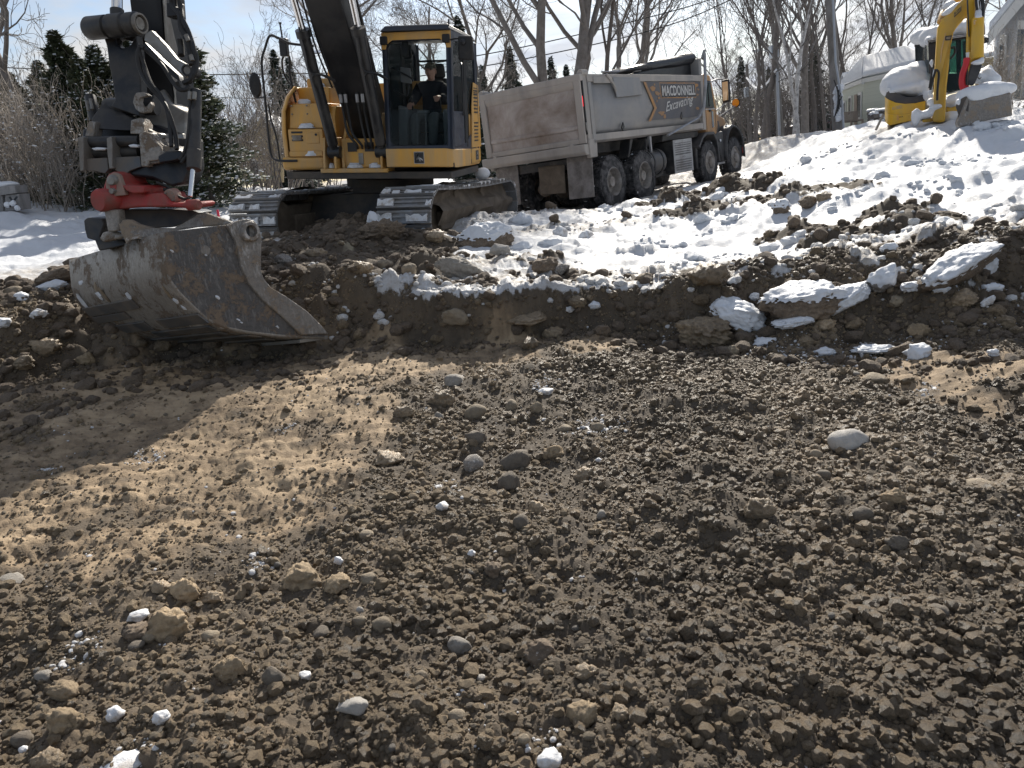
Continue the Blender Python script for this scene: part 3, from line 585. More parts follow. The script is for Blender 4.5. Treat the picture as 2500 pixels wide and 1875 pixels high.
def lump(name, px, py, wpx, hpx, mat, kind, label, cat, rot=None, depth=.8, group=None, tilt=(0, 0), sink=.28, d=None, snowcap=None, sub=3):
    """an uneven body wpx wide and hpx tall in the photograph, resting on the ground there"""
    _seed[0] += 1
    if d is None: P, dist = hit(px, py + hpx * .32)
    else: P, dist = at(px, py, d), d
    a = wpx * dist / FPX / 2; c = hpx * dist / FPX / 2 * .95; b = a * depth
    me = lump_mesh(name, _seed[0], kind, sub, (a, b, c)); me.materials.append(M_(mat + '_m' if mat + '_m' in MATS else mat))
    o = bpy.data.objects.new(name, me); sc.collection.objects.link(o)
    z = G_at(P[0], P[1])[0][0] if d is None else P[2]
    o.location = (P[0], P[1], z + c * (1 - 2 * sink) if d is None else z)
    o.rotation_euler = (RAD(tilt[0]), RAD(tilt[1]), RAD(rot if rot is not None else rnd.uniform(-25, 25)))
    tag(o, label, cat, group)
    if snowcap:
        bm = bmesh.new(); bm.from_mesh(me); zmax = c
        bmesh.ops.delete(bm, geom=[v for v in bm.verts if v.co.z < snowcap * zmax + zmax * (.22 * pn(V([v.co.x * 26]), V([v.co.y * 26]))[0] + .18 * pn(V([v.co.x * 70 + 3]), V([v.co.y * 70]))[0])], context='VERTS')
        for v in bm.verts: v.co *= 1.03; v.co.z += .012 + .02 * abs(pn(V([v.co.x * 9]), V([v.co.y * 9]))[0])
        m2 = bpy.data.meshes.new('snow_cap'); bm.to_mesh(m2); bm.free(); m2.materials.append(MATS['snow']); m2.polygons.foreach_set('use_smooth', [True] * len(m2.polygons))
        s = bpy.data.objects.new('snow_cap', m2); sc.collection.objects.link(s); s.parent = o
    return o
LUMPS = [  # foreground, each one picked out in the photograph
 ('stone', 2070, 1070, 94, 66, 'stone_pale', 'stone', 'largest pale smooth rounded stone on the dark churned soil', 'stone'),
 ('stone', 2392, 1182, 74, 34, 'stone_brown', 'stone', 'long flat oval stone near the right edge of the dug soil', 'stone'),
 ('stone', 2008, 1157, 40, 40, 'stone_dark', 'stone', 'small dark stone just left of the large pale rounded stone', 'stone'),
 ('stone', 1990, 1108, 38, 34, 'stone_brown', 'stone', 'small round stone above the large pale rounded stone', 'stone'),
 ('stone', 2105, 1250, 50, 40, 'stone_dark', 'stone', 'dull round stone right below the large pale rounded stone', 'stone'),
 ('clod', 2185, 1210, 60, 40, 'soil_clod_light', 'clod', 'brown soil clod right of the large pale rounded stone', 'soil clod'),
 ('clod', 1850, 1240, 80, 62, 'soil_clod', 'clod', 'wide dark clod left of and below the large pale stone', 'soil clod'),
 ('clod', 2190, 1325, 52, 44, 'stone_dark', 'clod', 'grey lump below the large pale rounded stone', 'soil clod'),
 ('stone', 2290, 1485, 52, 36, 'stone_dark', 'stone', 'grey stone low on the right of the churned soil', 'stone'),
 ('clod', 1735, 1525, 32, 32, 'stone_brown', 'clod', 'small reddish lump right of centre on the dark crumbs', 'soil clod'),
 ('stone', 2135, 922, 56, 32, 'stone_brown', 'angular', 'blocky tan stone above the smooth pale patch of ground', 'stone'),
 ('stone', 2085, 912, 26, 16, 'stone_grey', 'stone', 'small grey stone beside the blocky tan stone', 'stone'),
 ('stone', 1120, 1575, 72, 58, 'stone_grey', 'angular', 'square grey stone with a frosted top in the foreground', 'stone'),
 ('clod', 1325, 1582, 82, 74, 'soil_frozen', 'clod', 'large rough clod right of the square grey stone', 'soil clod'),
 ('stone', 935, 1523, 54, 50, 'stone_brown', 'stone', 'three cornered stone left of the square grey stone', 'stone'),
 ('stone', 880, 1517, 34, 28, 'stone_brown', 'stone', 'small brown stone beside the three cornered stone', 'stone'),
 ('stone', 880, 1487, 22, 26, 'stone_pale', 'stone', 'small pale upright pebble above the three cornered stone', 'stone'),
 ('stone_splinter', 862, 1722, 88, 44, 'stone_pale', 'slab', 'long pale splinter of stone in the near foreground', 'stone'),
 ('clod', 852, 1708, 48, 48, 'soil_clod_light', 'clod', 'tan lump touching the pale splinter of stone', 'soil clod'),
 ('clod', 1425, 1740, 78, 56, 'soil_clod_light', 'clod', 'wide tan clod at the bottom right of centre', 'soil clod'),
 ('clod', 1513, 1735, 48, 44, 'soil_clod', 'clod', 'dark clod just right of the wide tan clod', 'soil clod'),
 ('stone', 1115, 1745, 44, 34, 'stone_brown', 'stone', 'brown stone below the square grey stone', 'stone'),
 ('stone', 1032, 1650, 34, 34, 'stone_brown', 'stone', 'round brown stone left of and below the square grey stone', 'stone'),
 ('stone', 1090, 1645, 20, 16, 'stone_pale', 'stone', 'tiny pale stone under the square grey stone', 'stone'),
 ('stone', 1175, 1655, 24, 16, 'stone_pale', 'stone', 'tiny pale flat stone right of the round brown stone', 'stone'),
 ('stone', 1280, 1805, 30, 32, 'stone_brown', 'stone', 'brown stone at the bottom edge beside a white snow bit', 'stone'),
 ('clod', 1430, 1640, 56, 40, 'soil_clod', 'clod', 'dark brown clod above the wide tan clod', 'soil clod'),
 ('stone', 1162, 1006, 54, 48, 'stone_brown', 'stone', 'rounded tan stone at the top of the middle rock cluster', 'stone'),
 ('stone', 1165, 1067, 54, 46, 'stone_dark', 'angular', 'dark blocky stone below the rounded tan stone', 'stone'),
 ('broken_stone', 1262, 1113, 88, 74, 'stone_dark', 'angular', 'largest dark slanted rock of the middle rock cluster', 'rock'),
 ('stone', 1157, 1128, 52, 52, 'stone_frost', 'stone', 'frosted round stone left of the largest dark rock', 'stone'),
 ('broken_stone', 1245, 1174, 66, 58, 'stone_dark', 'angular', 'dark pointed rock below the largest slanted rock', 'rock'),
 ('clod', 1355, 1105, 54, 44, 'soil_clod_light', 'clod', 'brown clod right of the largest slanted rock', 'soil clod'),
 ('stone', 1275, 1280, 42, 50, 'stone_dark', 'stone', 'upright grey stone below the pointed dark rock', 'stone'),
 ('clod', 1082, 968, 64, 56, 'soil_clod', 'clod', 'dark clod left of the rounded tan stone', 'soil clod'),
 ('broken_stone', 1108, 926, 62, 38, 'stone_grey', 'slab', 'pale grey slab at the far side of the rock cluster', 'rock'),
 ('stone', 1073, 1012, 28, 40, 'stone_grey', 'angular', 'small upright grey stone left of the rounded tan stone', 'stone'),
 ('stone', 1250, 986, 32, 38, 'stone_brown', 'stone', 'small egg shaped stone right of the rounded tan stone', 'stone'),
 ('stone', 1313, 1000, 36, 34, 'stone_brown', 'angular', 'small blocky stone farthest right in the rock cluster', 'stone'),
 ('stone', 1380, 1044, 36, 26, 'stone_brown', 'stone', 'half buried round stone right of the rock cluster', 'stone'),
 ('stone', 1460, 1047, 40, 26, 'stone_brown', 'stone', 'second half buried stone right of the rock cluster', 'stone'),
 ('clod', 1430, 1155, 62, 46, 'soil_clod', 'clod', 'dark clod below the white snow bit right of centre', 'soil clod'),
 ('clod', 985, 1005, 50, 36, 'soil_clod', 'clod', 'dark clod left of the small upright grey stone', 'soil clod'),
 ('clod', 945, 1118, 70, 44, 'soil_clod', 'clod', 'wide dark clod at the edge of the smooth scraped soil', 'soil clod'),
 ('clod', 1310, 1235, 46, 44, 'soil_clod', 'clod', 'dark clod right of and below the pointed rock', 'soil clod'),
 ('stone', 1470, 1253, 28, 34, 'stone_grey', 'stone', 'small grey stone alone on dark crumbs right of centre', 'stone'),
 ('clod', 1205, 1390, 46, 42, 'soil_frozen', 'clod', 'crumbly clod in the middle of the picture', 'soil clod'),
 ('stone', 895, 1302, 36, 26, 'stone_brown', 'stone', 'tan stone at the border of scraped and churned soil', 'stone'),
 ('stone', 905, 1402, 56, 40, 'stone_brown', 'angular', 'pale tan angular stone beside a red brown clod', 'stone'),
 ('clod', 828, 1425, 66, 50, 'soil_clod_light', 'clod', 'red brown clod left of the pale tan angular stone', 'soil clod'),
 ('clod', 738, 1402, 108, 76, 'soil_clod_light', 'clod', 'biggest broad clod at the left of the foreground', 'soil clod'),
 ('clod', 455, 1437, 72, 62, 'soil_clod_light', 'clod', 'rounded clod left of the biggest broad clod', 'soil clod'),
 ('clod', 395, 1430, 46, 42, 'soil_clod', 'clod', 'smaller dark clod left of the rounded clod', 'soil clod'),
 ('clod', 525, 1460, 56, 40, 'soil_clod', 'clod', 'flat clod right of the rounded clod', 'soil clod'),
 ('clod', 418, 1512, 96, 104, 'soil_clod_light', 'clod', 'tall blocky clod beside a bar of white snow', 'soil clod'),
 ('clod', 332, 1542, 62, 44, 'soil_frozen', 'clod', 'snow dusted clod under the bar of white snow', 'soil clod'),
 ('stone', 515, 1548, 44, 36, 'stone_brown', 'stone', 'tan stone right of the tall blocky clod', 'stone'),
 ('stone', 368, 1556, 42, 32, 'stone_brown', 'stone', 'flat brown stone at the foot of the tall blocky clod', 'stone'),
 ('stone', 335, 1575, 40, 24, 'stone_dark', 'stone', 'dark flat stone below the snow dusted clod', 'stone'),
 ('stone', 787, 1541, 46, 30, 'stone_dark', 'stone', 'dark half round stone on tan soil left of centre', 'stone'),
 ('stone', 695, 1562, 38, 30, 'stone_brown', 'angular', 'pale brown stone left of the dark half round stone', 'stone'),
 ('clod', 566, 1633, 70, 62, 'soil_clod_light', 'clod', 'round clod in the shaded hollow at lower left', 'soil clod'),
 ('broken_stone', 672, 1646, 68, 58, 'stone_dark', 'slab', 'dark curved slab right of the round clod in the hollow', 'rock'),
 ('stone', 292, 1612, 26, 34, 'stone_brown', 'stone', 'upright brown stone at lower left above the hollow', 'stone'),
 ('stone', 108, 1650, 46, 26, 'stone_grey', 'stone', 'flat grey stone near the lower left edge', 'stone'),
 ('clod', 165, 1680, 84, 56, 'soil_clod_light', 'clod', 'wide tan clod near the lower left edge', 'soil clod'),
 ('clod', 160, 1750, 96, 74, 'soil_clod_light', 'clod', 'widest clod of the lower left corner', 'soil clod'),
 ('clod', 120, 1850, 74, 80, 'soil_clod', 'clod', 'clod at the bottom edge in the lower left corner', 'soil clod'),
 ('stone', 62, 1805, 58, 44, 'stone_dark', 'stone', 'dark rounded stone in the lower left corner', 'stone'),
 ('broken_stone', 28, 1412, 72, 36, 'stone_grey', 'slab', 'blue grey flat slab at the left edge', 'rock'),
 ('snow_lump', 340, 1507, 56, 24, 'snow_clump', 'snow', 'bar of white snow leaning on the tall blocky clod', 'snow'),
 ('snow_lump', 285, 1750, 42, 40, 'snow_clump', 'snow', 'block of snow at lower left, left one of two', 'snow'),
 ('snow_lump', 397, 1746, 46, 30, 'snow_clump', 'snow', 'block of snow at lower left, right one of two', 'snow'),
 ('snow_lump', 830, 1378, 26, 24, 'snow_clump', 'snow', 'small white snow bit beside the biggest broad clod', 'snow'),
 ('snow_lump', 745, 1648, 36, 24, 'snow_clump', 'snow', 'small snow bit right of the dark curved slab', 'snow'),
 ('snow_lump', 1345, 1862, 62, 44, 'snow_clump', 'snow', 'snow heap cut by the bottom edge of the picture', 'snow'),
 ('snow_lump', 1290, 1830, 18, 20, 'snow_clump', 'snow', 'tiny snow bit by the brown stone at the bottom edge', 'snow'),
 ('snow_lump', 60, 1832, 28, 18, 'snow_clump', 'snow', 'little roll of snow in the lower left corner', 'snow'),
 ('snow_lump', 1462, 1127, 20, 20, 'snow_clump', 'snow', 'white snow bit right of the middle rock cluster', 'snow'),
 ('snow_lump', 1152, 1352, 20, 26, 'snow_clump', 'snow', 'white snow bit in the middle of the dark crumbs', 'snow'),
 ('snow_lump', 1080, 1235, 34, 26, 'snow_dirty', 'snow', 'grey frosted snow lump left of the upright grey stone', 'snow'),
 ('snow_lump', 1333, 958, 34, 20, 'snow_clump', 'snow', 'thin snow scrap above the rock cluster', 'snow'),
 ('snow_lump', 300, 1862, 120, 34, 'snow_clump', 'snow', 'wide snow patch at the bottom edge on the left', 'snow')]
for n, px, py, a, b, m, k, l, c in LUMPS: lump(n, px, py, a, b, m, k, l, c, sink=.38 if n != 'snow_lump' else .3, depth=rnd.uniform(.7, 1), sub=4 if k == 'clod' else 3)
EDGE = [  # frozen slabs and blocks along the cut
 ('frozen_slab', 1965, 728, 195, 92, 'soil_frozen', 'slab', 'round frozen soil slab with a flat snow top', 'frozen slab', .18, .8, (0, 0)),
 ('snow_slab', 2072, 722, 150, 70, 'snow', 'slab', 'tilted clean white snow slab right of the round frozen slab', 'snow slab', None, .6, (-18, -22)),
 ('frozen_slab', 1800, 772, 140, 80, 'soil_frozen', 'slab', 'snow faced slab tilted down to the right below the bank', 'frozen slab', -.25, .7, (28, 24)),
 ('frozen_block', 1722, 800, 130, 88, 'soil_clod', 'clod', 'dark frozen block left of the tilted snow faced slab', 'frozen block', None, .8, (0, 12)),
 ('frozen_slab', 2335, 655, 235, 74, 'soil_frozen', 'slab', 'longest frozen slab under a snow shelf at right', 'frozen slab', .10, .5, (10, -17)),
 ('frozen_slab', 2400, 640, 95, 70, 'snow', 'slab', 'snow crust slab hanging right of the longest frozen slab', 'snow slab', None, .5, (-10, -30)),
 ('snowy_rock', 2160, 682, 86, 66, 'stone_frost', 'angular', 'snow dusted rock between the white slab and long slab', 'rock', -.1, .7, (20, -10)),
 ('stone', 2190, 762, 38, 30, 'stone_brown', 'angular', 'small tan stone below the snow dusted rock', 'stone', None, .8, (0, 0)),
 ('snow_lump', 2242, 858, 56, 48, 'snow', 'snow', 'clean white snow ball at the foot of the right bank', 'snow', None, .9, (0, 0)),
 ('snow_lump', 2222, 702, 56, 30, 'snow', 'snow', 'flat white snow chip right of the small tan stone', 'snow', None, .8, (0, 0)),
 ('snow_lump', 1868, 838, 54, 24, 'snow', 'snow', 'flat white snow chip below the tilted snow faced slab', 'snow', None, .8, (0, 0)),
 ('snow_lump', 2005, 858, 66, 30, 'snow', 'snow', 'long snow strip under the round frozen slab', 'snow', None, .6, (0, 0)),
 ('snow_lump', 2130, 862, 92, 24, 'snow', 'snow', 'flat snow strip left of the clean snow ball', 'snow', None, .6, (0, 0)),
 ('snow_lump', 2425, 862, 26, 22, 'snow', 'snow', 'small snow cube right of the clean snow ball', 'snow', None, .8, (0, 0)),
 ('snow_lump', 2420, 712, 50, 28, 'snow', 'snow', 'snow chip low on the right bank under the hanging crust', 'snow', None, .7, (0, 0)),
 ('snow_lump', 2412, 742, 38, 24, 'snow_clump', 'snow', 'slanting snow chip below the snow chip of the right bank', 'snow', None, .6, (0, -30)),
 ('snow_lump', 1940, 785, 100, 26, 'snow', 'snow', 'thin snow sheet right under the round frozen slab', 'snow', None, .6, (0, -6)),
 ('snow_lump', 2300, 722, 40, 24, 'snow', 'snow', 'snow chip under the longest frozen slab', 'snow', None, .6, (0, 0)),
 ('snow_lump', 1787, 702, 24, 20, 'snow', 'snow', 'small snow bit above the tilted snow faced slab', 'snow', None, .8, (0, 0)),
 ('snow_lump', 1842, 733, 26, 22, 'snow', 'snow', 'small snow bit left of the round frozen slab', 'snow', None, .8, (0, 0)),
 ('clod', 2350, 735, 70, 46, 'soil_clod', 'clod', 'dark clod on the right bank below the longest slab', 'soil clod', None, .8, (0, 0)),
 ('clod', 2240, 810, 56, 40, 'soil_clod_light', 'clod', 'tan clod above the clean snow ball', 'soil clod', None, .8, (0, 0)),
 ('clod', 2010, 790, 60, 36, 'soil_clod', 'clod', 'dark clod below the white snow slab', 'soil clod', None, .8, (0, 0)),
 ('clod', 1785, 858, 46, 30, 'stone_brown', 'clod', 'rounded lump below the dark frozen block', 'soil clod', None, .8, (0, 0)),
 ('clod', 1730, 690, 90, 60, 'soil_clod', 'clod', 'dark clod at the corner where the bank turns', 'soil clod', None, .8, (0, 0)),
 ('rock_slab', 1128, 655, 132, 62, 'stone_grey', 'slab', 'flat grey slab leaning at the lip of the cut', 'rock', None, .6, (-30, 14)),
 ('frozen_block', 1180, 577, 140, 76, 'soil_frozen', 'slab', 'frozen block with snow on its face before the truck', 'frozen block', .15, .7, (12, 0)),
 ('stone', 1222, 612, 50, 34, 'stone_pale', 'angular', 'pale angular stone below the snowy frozen block', 'stone', None, .8, (0, 0)),
 ('rock_slab', 1118, 786, 72, 44, 'stone_brown', 'slab', 'pale slab lying below the cut face at its left end', 'rock', None, .7, (-25, 12)),
 ('frozen_block', 1300, 800, 110, 40, 'soil_clod', 'slab', 'dark flat block in the shade under the cut face', 'frozen block', None, .7, (0, 0)),
 ('frozen_block', 1348, 812, 60, 44, 'soil_clod', 'clod', 'dark round block beside the flat block under the cut', 'frozen block', None, .8, (0, 0)),
 ('snow_lump', 1458, 800, 30, 22, 'snow', 'snow', 'single snow bit in the shade under the cut face', 'snow', None, .8, (0, 0)),
 ('snow_lump', 1395, 780, 24, 16, 'snow_clump', 'snow', 'second snow bit in the shade further left under the cut', 'snow', None, .8, (0, 0)),
 ('clod', 1335, 650, 62, 42, 'soil_frozen', 'clod', 'dark lump on the churned snow lip above the cut', 'soil clod', None, .8, (0, 0)),
 ('stone', 1370, 655, 46, 36, 'stone_frost', 'angular', 'frosted stone right of the dark lump on the snow lip', 'stone', None, .8, (0, 0)),
 ('stone', 1575, 676, 40, 34, 'stone_brown', 'angular', 'tan stone on the snow lip right of the frosted stone', 'stone', None, .8, (0, 0)),
 ('snow_lump', 1370, 565, 36, 34, 'snow_clump', 'snow', 'round snow lump in the pushed row before the truck', 'snow', None, .9, (0, 0)),
 ('snow_lump', 1432, 572, 40, 32, 'snow_clump', 'snow', 'larger snow lump next along the pushed row', 'snow', None, .9, (0, 0)),
 ('snow_lump', 1270, 532, 52, 40, 'snow', 'snow', 'white snow block behind the snowy frozen block', 'snow', None, .8, (0, 0)),
 ('snow_lump', 1325, 500, 60, 30, 'snow', 'snow', 'slanting snow slab under the truck mud flap', 'snow', None, .6, (0, -25)),
 ('snow_lump', 1275, 600, 48, 30, 'snow', 'snow', 'snow chunk right of the pale angular stone', 'snow', None, .8, (0, 0)),
 ('snow_lump', 1345, 592, 60, 26, 'snow', 'snow', 'low snow chunk between lip and pushed row', 'snow', None, .8, (0, 0)),
 ('frozen_block', 935, 560, 110, 58, 'soil_frozen', 'clod', 'big brown block lying in front of the excavator track', 'frozen block', None, .7, (0, 0)),
 ('snow_lump', 910, 540, 30, 66, 'snow', 'snow', 'upright snow piece wedged against the excavator track', 'snow', None, .6, (0, 8)),
 ('clod', 1068, 585, 46, 36, 'soil_clod', 'clod', 'round clod on the dirt ramp beside the snowy block', 'soil clod', None, .8, (0, 0)),
 ('stone', 940, 647, 40, 30, 'stone_brown', 'stone', 'pale rounded stone half way up the dirt ramp', 'stone', None, .8, (0, 0)),
 ('stone', 1000, 655, 38, 32, 'stone_brown', 'stone', 'round stone right of the pale stone on the dirt ramp', 'stone', None, .8, (0, 0)),
 ('clod', 885, 655, 50, 36, 'soil_clod', 'clod', 'dark clod left of the pale stone on the dirt ramp', 'soil clod', None, .8, (0, 0)),
 ('stone', 792, 712, 22, 20, 'stone_brown', 'stone', 'small round stone low on the dirt ramp near the bucket', 'stone', None, .8, (0, 0)),
 ('stone', 717, 702, 20, 16, 'stone_pale', 'angular', 'tiny square tan stone beside the bucket lip', 'stone', None, .8, (0, 0)),
 ('broken_stone', 690, 635, 60, 36, 'stone_frost', 'angular', 'frosted rock on the dirt ramp close to the bucket pipe', 'rock', None, .8, (0, 0)),
 ('broken_stone', 775, 620, 60, 44, 'soil_clod', 'clod', 'dark lump on the dirt ramp right of the frosted rock', 'soil clod', None, .8, (0, 0)),
 ('frozen_slab', 152, 675, 110, 42, 'soil_frozen', 'slab', 'frozen slab resting on the left dirt bank by the bucket', 'frozen slab', None, .6, (0, -6)),
 ('stone', 33, 712, 48, 28, 'stone_brown', 'stone', 'rounded stone on top of the left dirt bank', 'stone', None, .8, (0, 0)),
 ('snow_lump', 55, 722, 44, 30, 'snow', 'snow', 'snow lump beside the rounded stone of the left bank', 'snow', None, .8, (0, 0)),
 ('snow_lump', 8, 785, 40, 32, 'snow', 'snow', 'snow lump at the left edge on the dirt bank', 'snow', None, .8, (0, 0)),
 ('snow_lump', 97, 770, 36, 24, 'snow_clump', 'snow', 'grey snow lump low on the left dirt bank', 'snow', None, .8, (0, 0)),
 ('snow_lump', 130, 702, 70, 26, 'snow', 'snow', 'snow sheet below the frozen slab of the left bank', 'snow', None, .6, (0, 0)),
 ('clod', 120, 860, 70, 44, 'soil_clod', 'clod', 'large clod at the foot of the left dirt bank', 'soil clod', None, .8, (0, 0)),
 ('clod', 60, 890, 50, 36, 'soil_clod', 'clod', 'smaller clod at the foot of the left bank near the edge', 'soil clod', None, .8, (0, 0)),
 ('clod', 215, 880, 44, 34, 'soil_clod_light', 'clod', 'tan clod at the foot of the left bank near the bucket', 'soil clod', None, .8, (0, 0)),
 ('clod', 1905, 505, 44, 40, 'soil_frozen', 'clod', 'round clod on the long dirty ridge behind, left one', 'soil clod', -.1, .8, (0, 0)),
 ('clod', 1975, 490, 44, 38, 'soil_frozen', 'clod', 'round clod on the long dirty ridge, middle one', 'soil clod', None, .8, (0, 0)),
 ('clod', 2010, 480, 36, 30, 'soil_clod', 'clod', 'round clod at the right end of the long dirty ridge', 'soil clod', None, .8, (0, 0)),
 ('snow_lump', 2170, 605, 40, 30, 'snow', 'snow', 'white snow lump on the upper bank before the long slab', 'snow', None, .8, (0, 0))]
for n, px, py, a, b, m, k, l, c, cap, dp, tl in EDGE: lump(n, px, py, a, b, m, k, l, c, depth=dp, tilt=tl, snowcap=cap, sink=.32, sub=5 if a > 90 else 4)
# more single clods that nothing tells apart
CL = [lump_mesh('clod', 300 + k, 'clod', 4, (1, .9, .75)) for k in range(7)]
for m in CL: m.materials.append(MATS['soil_clod'])
CL2 = [lump_mesh('stone', 340 + k, ('stone', 'angular')[k % 2], 3, (1, .85, .7)) for k in range(6)]
for k, m in enumerate(CL2): m.materials.append(MATS[('stone_brown', 'stone_grey', 'stone_dark')[k % 3]])
def many(n, meshes, name, label, cat, group, box, smin, smax, keep):
    k = 0; tries = 0
    while k < n and tries < 4000:
        tries += 1; px, py = rnd.uniform(box[0], box[2]), rnd.uniform(box[1], box[3])
        P, dist = hit(px, py)
        if dist > 14 or not keep(px, py): continue
        z, sn, to, gr = G_at(P[0], P[1])
        if sn[0] > .4: continue
        s = smin * (1 - rnd.random() * (1 - (smin / smax) ** 2)) ** -.5
        o = bpy.data.objects.new(name, meshes[k % len(meshes)]); sc.collection.objects.link(o); o.scale = (s, s, s); o.location = (P[0], P[1], z[0] + s * .3); o.rotation_euler = (rnd.uniform(-.5, .5), rnd.uniform(-.5, .5), rnd.uniform(0, 6.28))
        tag(o, label, cat, group); k += 1
many(150, CL, 'soil_clod', 'plain dark brown clod lying loose among the soil crumbs', 'soil clod', 'loose clods on the dug ground', (0, 880, 2500, 1860), .011, .032, lambda x, y: x > 800 or y > 1350)
many(70, CL2, 'loose_stone', 'small plain stone lying loose among the soil crumbs', 'stone', 'loose stones on the dug ground', (0, 900, 2500, 1860), .008, .020, lambda x, y: True)
many(60, CL, 'bank_clod', 'brown clod lying on the dirt ramp or banks of the cut', 'soil clod', 'clods on the banks', (0, 560, 2500, 860), .03, .085, lambda x, y: True)
# ------------------------------------------------------------------ large excavator: undercarriage, house, cab
def text(name, body, h, org, xdir, ydir, mat, parent, ext=.003, shear=0, wide=None, spacing=1.0, label=None, bold=0):
    """flat lettering: org = lower left corner, xdir reading direction, ydir up, h letter height, wide = total width"""
    cu = bpy.data.curves.new(name, 'FONT'); cu.body = body; cu.size = 1; cu.extrude = 0; cu.shear = shear; cu.space_character = spacing; cu.offset = bold; cu.resolution_u = 3
    tmp = bpy.data.objects.new(name, cu); sc.collection.objects.link(tmp); bpy.context.view_layer.update()
    m = bpy.data.meshes.new_from_object(tmp.evaluated_get(bpy.context.evaluated_depsgraph_get())); bpy.data.objects.remove(tmp); bpy.data.curves.remove(cu)
    c = V([v.co[:] for v in m.vertices]); c[:, 0] -= c[:, 0].min(); cap = .69
    kx = (wide / c[:, 0].max()) if wide else h / cap; ky = h / cap
    xd = V(xdir, float); xd /= np.linalg.norm(xd); yd = V(ydir, float); yd /= np.linalg.norm(yd); n = np.cross(xd, yd)
    P = V(org, float) + c[:, :1] * kx * xd + c[:, 1:2] * ky * yd + n * ext
    m.vertices.foreach_set('co', P.astype('f4').ravel()); m.update(); m.materials.append(M_(mat))
    o = bpy.data.objects.new(name, m); sc.collection.objects.link(o); o.parent = parent
    if label: o['label'] = label
    return o
def copy_mesh(o, parent, mw):
    c = bpy.data.objects.new(o.name.split('.')[0], o.data); sc.collection.objects.link(c); c.parent = parent; c.matrix_basis = mw; return c
JF = frame(J_M, J_T)
JD = thing('tracked_excavator', 'large yellow and black tracked excavator with driver, red tilt hitch and wide bucket', 'excavator', JF)
U_M = basis((-.330, -.944, .0), (.055, -.035, 1)); U_T = V([-1.74, 12.95, .80]); UF = frame(U_M, U_T); JU = JF.inverted() @ UF   # undercarriage in the machine's frame
def uv(p): return tuple(JU @ Vector(p))
class UB(MB):
    def build(s, *a, **k): s.v = [uv(p) for p in s.v]; return MB.build(s, *a, **k)
GA, SW, TX, RZ, RR_ = 1.20, .40, 1.55, .44, .40
def loop_pt(d):
    L = 2 * TX; A = math.pi * RR_; d = d % (2 * L + 2 * A)
    if d < L: return (TX - d, RZ + RR_ - .02 * math.sin(math.pi * d / L) * 1.5), math.pi          # top run, going back
    d -= L
    if d < A: a = math.pi / 2 + d / RR_; return (-TX + RR_ * math.cos(a), RZ + RR_ * math.sin(a)), a + math.pi / 2
    d -= A
    if d < L: return (-TX + d, RZ - RR_), 0
    d -= L; a = -math.pi / 2 + d / RR_; return (TX + RR_ * math.cos(a), RZ + RR_ * math.sin(a)), a + math.pi / 2
PER = 4 * TX + 2 * math.pi * RR_; NS = 46
shoe = MB(); pt = PER / NS
shoe.box((-pt * .47, -SW, -.012), (pt * .47, SW, .014)); shoe.box((-pt * .47, -SW, .012), (-pt * .36, SW, .052)); shoe.box((-.008, -SW, .012), (.014, SW, .036)); shoe.box((pt * .30, -SW, .012), (pt * .42, SW, .036)); shoe.box((-pt * .42, -.12, -.10), (pt * .42, -.07, -.013)); shoe.box((-pt * .42, .07, -.10), (pt * .42, .12, -.013))
S0 = None
